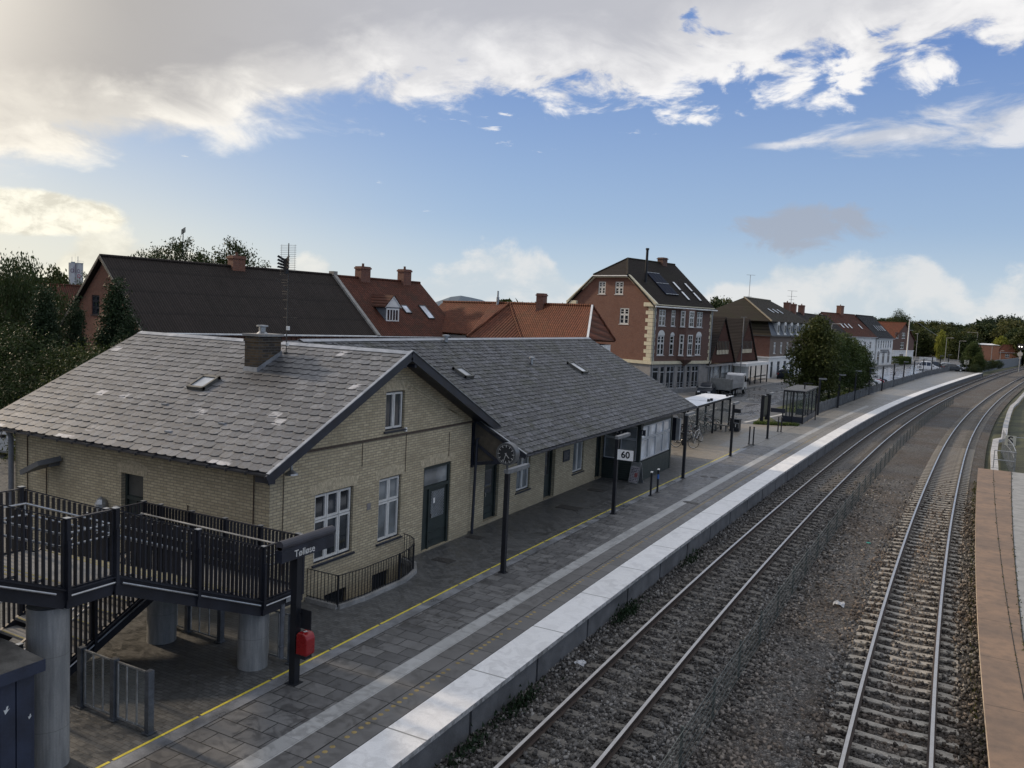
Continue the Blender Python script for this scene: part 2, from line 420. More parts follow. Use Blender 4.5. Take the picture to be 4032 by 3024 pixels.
def ballast():
    m, t, b = mat('railway_ballast'); v = t.coord(); x, y, z = t.xyz(v)
    vo = t.new('ShaderNodeTexVoronoi', feature='F1'); t.link(v, vo.inputs['Vector']); vo.inputs['Scale'].default_value = 17
    ve = t.new('ShaderNodeTexVoronoi', feature='DISTANCE_TO_EDGE'); t.link(v, ve.inputs['Vector']); ve.inputs['Scale'].default_value = 17
    sp = t.new('ShaderNodeSeparateColor'); t.link(vo.outputs['Color'], sp.inputs[0])
    n = t.noise(v, .35, 6, .65); n2 = t.noise(v, 1.6, 4, .6)
    col = t.mix(sp.outputs[0], (.05, .048, .044), (.26, .25, .235))
    brown = t.mix(sp.outputs[1], (.045, .034, .026), (.19, .145, .105))
    br = t.math('MULTIPLY', t.ramp(x, -5.2, -1.6, .3, .85), t.ramp(t.math('ADD', n, t.math('MULTIPLY', n2, .3)), .5, .8))
    col = t.mix(br, col, brown)
    col = t.mix(t.ramp(n2, .55, .8, 0, .4), col, (.05, .055, .025))
    col = t.mix(t.ramp(ve.outputs['Distance'], 0, .12, .8, 0), col, (.015, .014, .012))
    col = t.mix(t.ramp(t.attr(), .5, 1.0), t.mix(.75, col, (.018, .013, .01)), col)  # rail shadow and rust painted dark brown where the attribute is low
    t.link(col, b.inputs['Base Color']); b.inputs['Roughness'].default_value = .85
    h = t.ramp(ve.outputs['Distance'], 0, .3)
    t.link(t.bump(t.math('ADD', h, t.math('MULTIPLY', sp.outputs[2], .8)), 1.0, .035), b.inputs['Normal'])
    return m
BALL = ballast()
def stonemat():
    m, t, b = mat('ballast_stone'); a = t.attr(); v = t.coord(); x, y, z = t.xyz(v); n = t.noise(v, .5, 5, .65); n4 = t.noise(v, 1.6, 4, .6)
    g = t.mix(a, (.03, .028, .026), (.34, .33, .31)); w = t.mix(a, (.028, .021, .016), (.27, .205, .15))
    br = t.math('MULTIPLY', t.ramp(x, -5.2, -1.6, .15, .9), t.ramp(t.math('ADD', n, t.math('MULTIPLY', n4, .3)), .5, .8))
    t.link(t.mix(br, g, w), b.inputs['Base Color']); b.inputs['Roughness'].default_value = .85; return m
STONE = stonemat()
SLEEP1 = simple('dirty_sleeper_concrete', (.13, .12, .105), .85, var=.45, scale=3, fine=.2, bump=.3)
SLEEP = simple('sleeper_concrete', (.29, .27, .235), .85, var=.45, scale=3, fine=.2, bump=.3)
RAILS = simple('rusty_rail_side', (.045, .03, .022), .75, var=.3, scale=8)
RAILT = simple('polished_rail_head', (.48, .47, .46), .3, metal=.95, var=.15)

# ================================================================== the ground, one sheet to the horizon
def sheet(name, pts, z, m, th=None):
    mb = MB(); mb.face([(x, y, z) for x, y in pts]); o = mb.build(name, m); return tag(o, kind='structure')
g = MB()
for i in range(-12, 13):
    for j in range(-4, 20):
        s = 250
        g.face([(i * s, j * s, -1.3), (i * s + s, j * s, -1.3), (i * s + s, j * s + s, -1.3), (i * s, j * s + s, -1.3)])
tag(g.build('ground', FIELD), kind='structure')
# town side ground (street level): bounded by the platform
FENCE = [(-9.95, 77.6), (-9.3, 88), (-8.1, 107), (-6.27, 129.6), (-3.0, 168.5), (1.35, 205.6)]
def fence_x(y):
    for (a, b), (c, d) in zip(FENCE, FENCE[1:]):
        if y <= d: return a + (c - a) * (y - b) / (d - b)
    return FENCE[-1][0] + (y - 205.6) * .14
g = MB(); ys = [-20, 0, 16.2, 20.5] + stations(24, 420, 6)
for a, b in zip(ys, ys[1:]):
    f = lambda y: (-14.2 if a == 16.2 else base_x(y) - 4.5 if y < 77 else fence_x(y) + .6)
    g.face([(-300, a, -.03), (f(a), a, -.03), (f(b), b, -.03), (-300, b, -.03)])
tag(g.build('town_ground', ASPH), kind='structure')
# station forecourt of small pavers
g = MB()
for x0, x1, y0, y1 in ((-60, -11.5, -20, 16.25), (-60, -14.2, 16.25, 20.45), (-13.12, -11.5, 16.25, 20.45), (-60, -11.5, 20.45, 30)):
    g.face([(x0, y0, -.012), (x1, y0, -.012), (x1, y1, -.012), (x0, y1, -.012)])
g.face([(x, y, -.012) for x, y in ((-13.12, 19.45), (-13.12, 20.45), (-14.05, 20.45), (-13.6, 20.25), (-13.25, 19.75))])
yy = [30, 34, 38, 42, 46, 47.2]
for a, b in zip(yy, yy[1:]): g.face([(-60, a, -.012), (base_x(a) - 4.86, a, -.012), (base_x(b) - 4.86, b, -.012), (-60, b, -.012)])
tag(g.build('paved_forecourt', PAVER), kind='structure')
g = MB()
g.face([(-18.2, 46.4, -.006), (base_x(46.4) - 4.84, 46.4, -.006), (base_x(54) - 4.8, 54, -.006), (-10.4, 60, -.006), (-10.2, 66.8, -.006), (-12.8, 65.7, -.006), (-14.2, 65.0, -.006), (-18.2, 63.5, -.006)])
tag(g.build('sunlit_tan_forecourt', FORE), kind='structure')
# bright wet roadway and car park
g = MB(); kerb = [(-22.6, 60), (-22.3, 84), (-21.4, 101), (-19.7, 121.6), (-17.2, 150), (-13.0, 200), (-9.6, 222), (-2, 262)]
def kerb_x(y):
    for (a, b), (c, d) in zip(kerb, kerb[1:]):
        if y <= d: return a + (c - a) * (y - b) / (d - b)
    return kerb[-1][0]
ys = stations(64, 262, 4)
for a, b in zip(ys, ys[1:]):
    r = lambda y: (-14.4 if y < 77 else fence_x(y) - (3.4 if y < 122 else .3))
    g.face([(kerb_x(a), a, -.022), (r(a), a, -.022), (r(b), b, -.022), (kerb_x(b), b, -.022)])
tag(g.build('wet_road', ASPHW), kind='structure')
g = MB()
ys = stations(118, 245, 4)
for a, b in zip(ys, ys[1:]): g.face([(kerb_x(a) + 2.5, a, -.019), (fence_x(a) - .4, a, -.019), (fence_x(b) - .4, b, -.019), (kerb_x(b) + 2.5, b, -.019)])
tag(g.build('car_park', simple('wet_tarmac_sky_sheen', (.34, .35, .37), .2, var=.35, scale=.5, fine=.05, rvar=.12, spec=.9)), kind='structure')  # sky reflection on the wet tarmac put into its pale colour
g = MB()
for y in range(66, 250, 7):
    x = kerb_x(y) + 4.1; g.face([(x, y, -.017), (x + .12, y, -.017), (kerb_x(y + 3) + 4.22, y + 3, -.017), (kerb_x(y + 3) + 4.1, y + 3, -.017)])
for k in range(6):
    y = 124 + k * 2.6; x = fence_x(y); g.face([(x - 5.4, y, -.017), (x - .8, y, -.017), (x - .8, y + .1, -.017), (x - 5.4, y + .1, -.017)])
g.face([(-13.9, 66.5, -.017), (-13.6, 66.5, -.017), (-12.2, 76, -.017), (-12.5, 76, -.017)])
tag(g.build('road_markings', LINEW), kind='structure')
g = MB()      # raised pavement with kerb below the house fronts
for (x0, y0), (x1, y1) in zip(kerb, kerb[1:]):
    n = max(1, int((y1 - y0) / 6))
    for k in range(n):
        a, b = k / n, (k + 1) / n
        xa, ya, xb, yb = x0 + (x1 - x0) * a, y0 + (y1 - y0) * a, x0 + (x1 - x0) * b, y0 + (y1 - y0) * b
        g.face([(xa - 9, ya, .09), (xa - .15, ya, .09), (xb - .15, yb, .09), (xb - 9, yb, .09)], 0)
        g.face([(xa - .15, ya, .1), (xa, ya, .1), (xb, yb, .1), (xb - .15, yb, .1)], 1)
        g.face([(xa, ya, .1), (xa, ya, -.03), (xb, yb, -.03), (xb, yb, .1)], 1)
tag(g.build('pavement', [PAVE, CONC2]), kind='structure')
g = MB()
for p in ([(-12.9, 65.8), (-9.95, 67.3), (-9.9, 68.2), (-11.4, 68.3), (-13.0, 72.5), (-13.6, 72.5)], [(-14, 78), (-10.2, 78), (-9.6, 88), (-8.5, 107), (-7.6, 116), (-11.5, 118), (-13, 100)]):
    g.face([(x, y, .02) for x, y in p])
tag(g.build('grass_verge', GRASS), kind='structure')
# tufts so the verge is not flat
mb = MB(); rr = random.Random(3)
for k in range(4200):
    if k < 1200:
        a = rr.random(); x = -12.9 + a * 3.0 + rr.uniform(-.1, .1); y = 65.8 + a * 1.5 + rr.uniform(-.1, .8)
    else:
        y = rr.uniform(78, 116); x = fence_x(y) - rr.uniform(.2, 3.2)
    h = rr.uniform(.08, .28); a = rr.uniform(0, pi); w = .05
    mb.face([(x - w * cos(a), y - w * sin(a), .01), (x + w * cos(a), y + w * sin(a), .01), (x + rr.uniform(-.08, .08), y + rr.uniform(-.08, .08), h)], c=rr.random())
tag(mb.build('grass_tufts', LEAFH), 'short green grass and weeds growing along the verge beside the platform', 'grass', kind='stuff')

# ================================================================== platform 1 (left)
PY = stations(-12, 202, 2.0, .02)
def platform_offs_left(y): return -4.83
p = MB()
def pl(offs, z, y0, y1, mi):
    yy = [y for y in PY if y0 < y < y1]; yy = [y0] + yy + [y1]
    strip(p, [(offs[0], z), (offs[1], z)], yy, mi=mi)
pl((-4.83, -4.49), -.004, -12, 52, 3)       # gutter
pl((-4.49, -3.08), 0, -12, 54, 0)
pl((-3.08, -2.70), .003, -12, 92, 2)        # guide strip
pl((-2.70, -1.72), 0, -12, 54, 1)
pl((-1.72, -.86), .004, -12, 202, 4)        # white coping
pl((-2.70, -1.72), 0, 54, 202, 5)
pl((-4.9, -3.08), 0, 54, 92, 5)
for a, b in zip(stations(92, 202, 3), stations(92, 202, 3)[1:]):   # widening far platform
    qa, qb = on(a, -2.70), on(b, -2.70)
    p.face([(fence_x(a) + .1, a, 0), (qa.x, qa.y, 0), (qb.x, qb.y, 0), (fence_x(b) + .1, b, 0)], 5)
for a, b in zip(stations(52, 92, 2), stations(52, 92, 2)[1:]):
    qa, qb = on(a, -4.85), on(b, -4.85)
    l = lambda y: -12.3 if y < 66 else (-10.6 if y < 77 else fence_x(y) + .1)
    p.face([(l(a), a, -.003), (qa.x, qa.y, -.003), (qb.x, qb.y, -.003), (l(b), b, -.003)], 5)
tag(p.build('platform_surface', [SLAB, SLABW, STRIPM, GUTM, COPE, FARP]), kind='structure')
p = MB()      # platform edge: coping nosing, recessed wall panels with joints
yy = [y for y in PY]
strip(p, [(-.86, .004), (-.86, -.10), (-.95, -.11), (-1.02, -.14)], yy, mi=0)
strip(p, [(-1.02, -.12), (-1.02, -1.2)], yy, mi=2)
y = -10.2
while y < 200:
    L = 2.9 + max(0, y) * 0
    yy2 = [y, y + L * .5, y + L]
    strip(p, [(-.97, -.15), (-.97, -.5), (-.97, -1.15)], yy2, mi=1)
    for e in (y, y + L):
        a, b_ = on(e, -.97), on(e, -1.02); p.face([(a.x, a.y, -.15), (b_.x, b_.y, -.15), (b_.x, b_.y, -1.15), (a.x, a.y, -1.15)], 1)
    y += 3.0
e = on(202, -.86); w = Vector((fence_x(202), 202, 0)); p.face([(w.x, w.y, 0), (e.x, e.y, 0), (e.x, e.y, -1.2), (w.x, w.y, -1.2)], 1)
tag(p.build('platform_edge_wall', [simple('stained_coping_edge', (.33, .33, .325), .8, var=.6, scale=4, fine=.2, fscale=15), simple('dark_stained_wall_concrete', (.12, .123, .127), .85, var=.4, scale=1.6, fine=.12, bump=.2, bscale=20), simple('dark_joint', (.02, .02, .02), .9)]), kind='structure')
# yellow line in lengths, dark joint lines, tactile dots
p = MB(); y = -9.5
while y < 51.4:
    strip(p, [(-4.87, .001), (-4.81, .001)], [y, min(51.5, y + 1.76)]); y += 1.82
tag(p.build('yellow_line', YEL), kind='structure')
p = MB()
for o in (-2.245, -1.725, -4.485): strip(p, [(o - .008, .0042), (o + .008, .0042)], [y for y in PY if y < 150])
tag(p.build('paving_joints', MATS['dark_joint']), kind='structure')
p = MB(); y = 6.0; rr = random.Random(5)
while y < 62:
    c = on(y, -2.115)
    if rr.random() > .08:
        r = .052; n = 10
        ring = [(c.x + r * cos(2 * pi * k / n), c.y + r * sin(2 * pi * k / n), .001) for k in range(n)]
        top = [(c.x + r * .75 * cos(2 * pi * k / n), c.y + r * .75 * sin(2 * pi * k / n), .007) for k in range(n)]
        p.face(top)
        for k in range(n): p.face([ring[k], ring[(k + 1) % n], top[(k + 1) % n], top[k]])
    y += .198
tag(p.build('tactile_studs', simple('worn_ochre_studs', (.27, .20, .075), .6, var=.35, scale=4)), 'line of small ochre warning studs along the inner side of the white coping', 'studs', kind='stuff')

# drain and manhole covers
COVM = simple('cast_iron_cover', (.05, .048, .045), .6, var=.4, scale=10, bump=.6, bscale=30)
for k, (x, y, sx, sy, lab) in enumerate([(-13.17, 21.3, .33, .2, 'square iron drain grate in front of the gable door'), (-13.72, 24.15, .3, .2, 'square iron drain grate at the foot of the downpipe'),
        (-12.9, 30.3, .5, .32, 'wide iron grate in the pavers in front of the middle platform doors'), (-13.3, 34.2, .4, .25, 'iron grate in the pavers below the second long wing window'), (-14.9, 10.9, .4, .4, 'square iron cover in the pavers between the concrete columns')]):
    mb = MB(off=(x, y, 0)); mb.box(x - sx, x + sx, y - sy, y + sy, -.02, .002)
    for i in range(9): 
        xx = x - sx + .05 + i * (2 * sx - .1) / 8; mb.box(xx - .012, xx + .012, y - sy + .04, y + sy - .04, .002, .012)
    o = mb.build('drain_cover', COVM); o.location = (x, y, 0); tag(o, lab, 'drain cover')
for x, y, lab in [(-10.24, 40.9, 'round manhole cover by the guide strip, farther one of the pair'), (-9.78, 41.0, 'round manhole cover on the platform nearest the fourth post'), (-9.28, 34.5, 'round manhole cover between guide strip and coping, beside the short posts'), (-8.97, 34.45, 'round manhole cover touching the white coping')]:
    mb = MB(); mb.lathe([(.19, -.01), (.19, .006), (.165, .012), (.0, .013)], 18); o = mb.build('manhole_cover', COVM); o.location = (x, y, .002); tag(o, lab, 'manhole cover')

# ================================================================== ballast, tracks
g = MB(); offs = [(-1.05, -.95), (-.55, -.94), (-.2, -.945), (.75, -.935), (1.7, -.945), (2.3, -.95), (3.0, -.98), (3.8, -.95), (4.7, -.93), (5.3, -.95), (6.35, -.95), (7.4, -.95), (7.9, -.98), (8.35, -1.02)]
def bz(o):
    for (a, za), (b, zb) in zip(offs, offs[1:]):
        if o <= b: return za + (zb - za) * (o - a) / (b - a)
    return offs[-1][1]
cuts = sorted([o for o, _ in offs] + [r + d for r in (.14, 1.645, 5.61, 7.115) for d in (-.42, -.12, .12, .42)])
ysb = stations(-14, 420, 1.5, .02)
for a, b in zip(ysb, ysb[1:]):
    for p_, q_ in zip(cuts, cuts[1:]):
        m_ = (p_ + q_) / 2; dr = min(abs(m_ - r) for r in (.14, 1.645, 5.61, 7.115)); c_ = 0.0 if dr < .15 else (.62 if dr < .42 else 1.0)  # bands beside the rails darkened for rail shadow and rust
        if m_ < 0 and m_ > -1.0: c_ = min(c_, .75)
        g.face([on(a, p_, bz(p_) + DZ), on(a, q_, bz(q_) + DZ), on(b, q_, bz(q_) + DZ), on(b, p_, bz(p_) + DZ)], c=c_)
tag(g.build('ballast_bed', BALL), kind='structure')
g = MB(); strip(g, [(8.2, -1.0), (9.5, -.75), (13, -.55), (30, -.5), (90, -.5)], stations(55, 420, 4)); tag(g.build('embankment', SCRUB), kind='structure')

def track(off, label, y0=9.0, y1=400):
    base = on(y0, off + .7525)
    T = thing('railway_track', label, 'railway track', (base.x, base.y, -.92))
    ys = stations(-8, y1, 1.2, .015)
    prof = [(-.075, -.17), (.075, -.17), (.075, -.155), (.012, -.14), (.012, -.045), (.036, -.035), (.036, 0), (-.036, 0), (-.036, -.035), (-.012, -.045), (-.012, -.14), (-.075, -.155)]
    for q, side in enumerate((0, 1.505)):
        mb = WM(T); rows = []
        for y in ys: rows.append([on(y, off + toff(y) + side + dx, -.75 + DZ + dz) for dx, dz in prof])
        n = len(prof)
        for a, b in zip(rows, rows[1:]):
            for k in range(n):
                mb.face([a[k], b[k], b[(k + 1) % n], a[(k + 1) % n]], 1 if k == 6 else 0)
        fix_normals(mb.build('rail', [RAILS, RAILT], T))
    # sleepers: shaped concrete, lower in the middle
    sm = MB()
    xs = [(-1.25, .125, 0.0), (-.95, .13, .02), (-.45, .10, .005), (0, .085, -.012), (.45, .10, .005), (.95, .13, .02), (1.25, .125, .0)]
    def ring(x, hw, z): return [(x, -hw - .03, z - .13), (x, -hw, z), (x, hw, z), (x, hw + .03, z - .13)]
    rs = [ring(*q) for q in xs]
    for a, b in zip(rs, rs[1:]):
        for k in range(3): sm.face([a[k], b[k], b[k + 1], a[k + 1]])
    sm.face(rs[0][::-1]); sm.face(rs[-1])
    for s_ in (-.7525, .7525):
        for e_ in (-.11, .11): sm.box(s_ + e_ - .035, s_ + e_ + .035, -.05, .05, .0, .035)
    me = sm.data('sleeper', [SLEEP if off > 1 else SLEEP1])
    y = y0; n = 0; rest = WM(T)
    while y < 190:
        c = on(y, off + toff(y) + .7525, -.93 + DZ)
        if n < 100:
            o = bpy.data.objects.new('sleeper', me); COL.objects.link(o); o.parent = T
            o.location = c - Vector(T.location); o.rotation_euler = (0, 0, heading(y) + random.uniform(-.006, .006)); n += 1
        else:
            h = heading(y); M_ = Matrix.Rotation(h, 3, 'Z')
            for a, b in zip(rs, rs[1:]): rest.face([c + M_ @ Vector(k) for k in (a[1], b[1], b[2], a[2])])
        y += .62
    o = rest.build('sleeper', SLEEP if off > 1 else SLEEP1, T); o['kind'] = 'stuff'
    return T
track(0.0, 'railway track directly beside the white edged platform')
track(5.47, 'railway track farther right, beside the rust brown low platform')

# loose ballast stones near the viewer
rs = np.random.RandomState(4); N = 60000
Y0 = 8.5 + (rs.rand(N) ** 1.5) * 46; O0 = -1.0 + rs.rand(N) * 9.3
keep = np.ones(N, bool)
cub = np.array([(x, y, z) for z in (-1, 1) for x, y in ((-1, -1), (1, -1), (1, 1), (-1, 1))], float)
cf6 = np.array([(3, 2, 1, 0), (4, 5, 6, 7), (0, 1, 5, 4), (1, 2, 6, 5), (2, 3, 7, 6), (3, 0, 4, 7)])
V = []; ok = 0; cols = []
for k in range(N):
    y, o = Y0[k], O0[k] - .14
    fr = ((y - 9.0) % .62); near = min(fr, .62 - fr)
    insl = (near < .105) and ((-.52 < o < 2.02) or (4.95 < o < 7.5))
    if insl and rs.rand() < ((.35 if o < -.1 or 1.6 < o < 2.5 else .55) if o < 3 else (.4 if o > 7.05 else .975 if 5.4 < o < 7.0 else .5)): continue
    if Y0[k] > 34 and rs.rand() < (Y0[k] - 34) / 20: continue
    if any(abs(o - r) < .1 for r in (0, 1.505, 5.47, 6.975)): continue
    sl = slope(y); x = base_x(y) + o + .14; s = .014 + rs.rand() ** 2 * .026
    zb = -.95 if (-.1 < o < 1.6) else -.958 if (5.5 < o < 7.2) else (-.95 if not (2.3 < o < 4.6) else -.975)
    A = rs.rand(3) * 6.28; ca, sa = np.cos(A), np.sin(A)
    M3 = np.array([[ca[0] * ca[1], -sa[0], ca[0] * sa[1]], [sa[0] * ca[1], ca[0], sa[0] * sa[1]], [-sa[1], 0, ca[1]]])
    loc = cub * (s * np.array([1.25, .9, .75])) * (1 + (rs.rand(8, 3) - .5) * .7)
    V.append(loc @ M3.T + np.array([x, y, zb + DZ + s * .6 + rs.rand() * .015])); dr = min(abs(o - r) for r in (0, 1.505, 5.47, 6.975)); cols.append(rs.rand() ** 1.5 * (.35 if dr < .3 else .6 if dr < .45 else 1.0) * (.8 if o < 2.2 else 1.0))  # stones near the rails painted darker for shadow and rust
V = np.concatenate(V); n = len(cols)
Fc = (cf6[None] + (np.arange(n) * 8)[:, None, None]).reshape(-1, 4)
me = bpy.data.meshes.new('ballast_stones'); me.vertices.add(len(V)); me.vertices.foreach_set('co', V.ravel())
me.loops.add(Fc.size); me.loops.foreach_set('vertex_index', Fc.ravel().astype(np.int32))
me.polygons.add(len(Fc)); me.polygons.foreach_set('loop_start', np.arange(0, Fc.size, 4, dtype=np.int32)); me.polygons.foreach_set('loop_total', np.full(len(Fc), 4, dtype=np.int32))
a = me.attributes.new('tone', 'FLOAT', 'FACE'); a.data.foreach_set('value', np.repeat(np.clip(np.array(cols), 0, 1), 6) * (.75 + .25 * rs.rand(len(Fc))))
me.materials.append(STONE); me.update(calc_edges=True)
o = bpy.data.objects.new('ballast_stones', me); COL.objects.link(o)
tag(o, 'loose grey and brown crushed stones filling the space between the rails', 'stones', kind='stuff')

# low far platform on the right
g = MB(); ys = stations(-10, 55.3, 1.5)
for a, b in zip(ys, ys[1:]):
    f = lambda y: 9.0 + max(0, y - 24) * .022
    L = [(8.02, .0), (8.75, .002), (f(a), .002)]; 
    pa = [on(a, 8.02), on(a, 8.78), on(a, f(a))]; pb = [on(b, 8.02), on(b, 8.78), on(b, f(b))]
    g.face([pa[0], pa[1], pb[1], pb[0]], 0); g.face([pa[1], pa[2], pb[2], pb[1]], 0)
    for q in (pa, pb): pass
    g.face([pa[0], pb[0], (pb[0].x, pb[0].y, -.12), (pa[0].x, pa[0].y, -.12)], 2)
    w0, w1 = on(a, 8.12), on(b, 8.12); g.face([(w0.x, w0.y, -.1), (w1.x, w1.y, -.1), (w1.x, w1.y, -1.2), (w0.x, w0.y, -1.2)], 1)
    g.face([(pa[2].x, pa[2].y, -.004), (40, a, -.004), (40, b, -.004), (pb[2].x, pb[2].y, -.004)], 3)
    for o_ in (8.78,):
        qa, qb = on(a, o_ - .01, .005), on(b, o_ - .01, .005); ra, rb = on(a, o_ + .01, .005), on(b, o_ + .01, .005); g.face([qa, ra, rb, qb], 4)
    qa, qb = on(a, f(a) - .015, .005), on(b, f(b) - .015, .005); ra, rb = on(a, f(a) + .015, .005), on(b, f(b) + .015, .005); g.face([qa, ra, rb, qb], 4)
e0, e1 = on(55.3, 8.02), on(55.3, 10.0); g.face([e0, e1, (e1.x, e1.y, -1.2), (e0.x, e0.y, -1.2)], 1)
tag(g.build('low_platform', [RUST, CONC2, simple('cream_worn_edge', (.5, .42, .34), .8, var=.4, scale=5), simple('pale_platform_paving', (.27, .275, .27), .85, var=.25, scale=2), MATS['dark_joint']]), kind='structure')

# concrete cable trough beyond the low platform
T = thing('cable_trough', 'pale grey concrete cable trough running on from the end of the brown platform', 'cable trough', (2.9, 56, -.5))
mb = WM(T); rr = random.Random(2)
pts = [(3.02, 55.8), (3.18, 60), (3.4, 66), (3.88, 74.2), (4.5, 75.9), (5.28, 88.2), (6.3, 102), (7.15, 112.4), (8.2, 121), (10.9, 146), (13.5, 168), (17.5, 195), (22, 225)]
for (x0, y0), (x1, y1) in zip(pts, pts[1:]):
    L = math.hypot(x1 - x0, y1 - y0); n = max(1, int(L / 1.0)); w = .2
    nx, ny = (y1 - y0) / L * w, -(x1 - x0) / L * w
    for k in range(n):
        a, b = k / n + .006, (k + 1) / n - .006; z = -.28 + rr.uniform(-.012, .012)
        P = [(x0 + (x1 - x0) * q + sgn * nx, y0 + (y1 - y0) * q + sgn * ny, z) for q, sgn in ((a, -1), (a, 1), (b, 1), (b, -1))]
        mb.slab(P, .25, c=rr.random())
mb.build('trough_lid', simple('pale_trough_concrete', (.42, .42, .42), .8, var=.35, scale=1.5), T)

# mesh fence between the tracks
b0 = on(9.5, 2.95)
T = thing('wire_mesh_fence', 'low grey wire mesh fence standing in the ballast between the two tracks', 'fence', (b0.x, b0.y, -1.0))
FG = simple('fence_grey_green_steel', (.10, .115, .11), .55, metal=.3, var=.3)
mb = WM(T)
ys = stations(9.5, 116, 1.225)
for zz in (-.7, -.54, -.38, -.22, -.06, .08):
    for a, b in zip(ys, ys[1:]): mb.bar(on(a, 3.0, zz), on(b, 3.0, zz), .012 if zz > -.1 else .008)
y = 9.5
while y < 60:
    mb.bar(on(y, 3.0, -.76), on(y, 3.0, .08), .0045); y += .105
while y < 116:
    mb.bar(on(y, 3.0, -.76), on(y, 3.0, .08), .007); y += .22
mb.build('wire_mesh', FG, T)
y = 9.9
while y < 116:
    mb = WM(T); c = on(y, 2.96); mb.box(c.x - .025, c.x + .025, c.y - .02, c.y + .02, -.9, .13); mb.build('post', FG, T); y += 2.45

# litter: white plastic bag and small scraps on the ballast
def litter(x, y, z, s, m, lab, seed):
    rr = random.Random(seed); mb = MB(); n = 7
    for i in range(5):
        pass
    vs = []; fs = []
    for i in range(n):
        for j in range(n):
            a, b = i / (n - 1) - .5, j / (n - 1) - .5
            vs.append((a * s, b * s * .8, s * (.25 * (1 - 2 * (a * a + b * b)) + rr.uniform(0, .28))))
    for i in range(n - 1):
        for j in range(n - 1): fs.append((i * n + j, (i + 1) * n + j, (i + 1) * n + j + 1, i * n + j + 1))
    mb.mesh(vs, fs); o = mb.build('plastic_bag' if s > .2 else 'litter', m); o.location = (x, y, z); tag(o, lab, 'litter')
BAG = simple('crumpled_white_plastic', (.5, .51, .52), .5, var=.2)
litter(-2.3, 26.6, -.75, .32, BAG, 'crumpled white plastic bag lying on the ballast beside the mesh fence', 1)
litter(-7.25, 18.2, -.77, .26, BAG, 'crumpled white plastic bag lying at the foot of the platform wall', 2)
litter(-2.15, 35.2, -.75, .16, simple('teal_scrap', (.05, .35, .28), .5), 'small teal scrap lying on the sunlit ballast', 3)
# dark weeds at the platform foot
mb = MB(); rr = random.Random(9)
for cy, n in ((15.4, 260), (22.0, 420), (13.2, 200), (28.5, 160)):
    for k in range(n):
        y = cy + rr.gauss(0, .5); c = on(y, -.72 + rr.gauss(0, .1), -.78 + abs(rr.gauss(0, .11))); a = rr.uniform(0, pi); w = .035
        mb.face([(c.x - w * cos(a), c.y - w * sin(a), c.z), (c.x + w * cos(a), c.y + w * sin(a), c.z), (c.x + rr.uniform(-.05, .05), c.y + rr.uniform(-.05, .05), c.z + rr.uniform(.05, .11))], c=rr.random() * .6)
tag(mb.build('weeds', LEAFC), 'dark low weeds growing against the foot of the platform wall', 'weeds', kind='stuff')

# grit and weeds gathered along the low platform and its joints
mb = MB(); rr = random.Random(19)
for k in range(1500):
    y = 9 + 46 * rr.random() ** 1.3; q = rr.random(); o_ = 7.95 + rr.gauss(0, .05) if q < .6 else (8.78 + rr.gauss(0, .02) if q < .75 else 9.0 + max(0, y - 24) * .022 + rr.gauss(0, .03))
    z = -.80 if q < .6 else .003; c = on(y, o_, z); h = rr.uniform(.03, .14) if q < .6 else rr.uniform(.01, .05); a = rr.uniform(0, pi); w = rr.uniform(.015, .035)
    mb.face([(c.x - w * cos(a), c.y - w * sin(a), c.z), (c.x + w * cos(a), c.y + w * sin(a), c.z), (c.x + rr.uniform(-.03, .03), c.y + rr.uniform(-.03, .03), c.z + h)], c=rr.random())
tag(mb.build('edge_weeds', LEAFR), 'small brownish weeds and moss growing along the brown low platform', 'weeds', kind='stuff')
# ================================================================== walls, windows
def wall(mb, P0, t, L, z0, top, holes, n, depth=.13, mi=0, rmi=None, base=None):
    """vertical wall from P0 along t; top = [(u, z)...]; holes = [(u0,u1,za,zb)]"""
    P0 = Vector((P0[0], P0[1], 0)); t = Vector((t[0], t[1], 0)); n = Vector((n[0], n[1], 0))
    def tz(u):
        for (a, za), (b, zb) in zip(top, top[1:]):
            if a - 1e-6 <= u <= b + 1e-6: return za + (zb - za) * (u - a) / max(1e-9, b - a)
        return top[-1][1]
    P = lambda u, z, d=0: tuple(P0 + t * u - n * d + Vector((0, 0, z)))
    us = sorted(set([0, L] + [u for u, _ in top if 0 <= u <= L] + [q for h in holes for q in h[:2]]))
    flip = (t.cross(Vector((0, 0, 1)))).dot(n) < 0
    def F(pts): mb.face(pts[::-1] if flip else pts, mi)
    for a, b in zip(us, us[1:]):
        if b - a < 1e-6: continue
        m = (a + b) / 2; zz = z0
        for h in sorted([h for h in holes if h[0] < m < h[1]], key=lambda h: h[2]):
            if h[2] > zz: F([P(a, zz), P(b, zz), P(b, h[2]), P(a, h[2])])
            zz = h[3]
        F([P(a, zz), P(b, zz), P(b, tz(b)), P(a, tz(a))])
    for (a, b, c, d) in holes:
        r = mi if rmi is None else rmi
        for q in ([P(a, c), P(a, c, depth), P(a, d, depth), P(a, d)], [P(b, c, depth), P(b, c), P(b, d), P(b, d, depth)],
                  [P(a, d), P(a, d, depth), P(b, d, depth), P(b, d)], [P(a, c, depth), P(a, c), P(b, c), P(b, c, depth)]):
            mb.face(q, r)

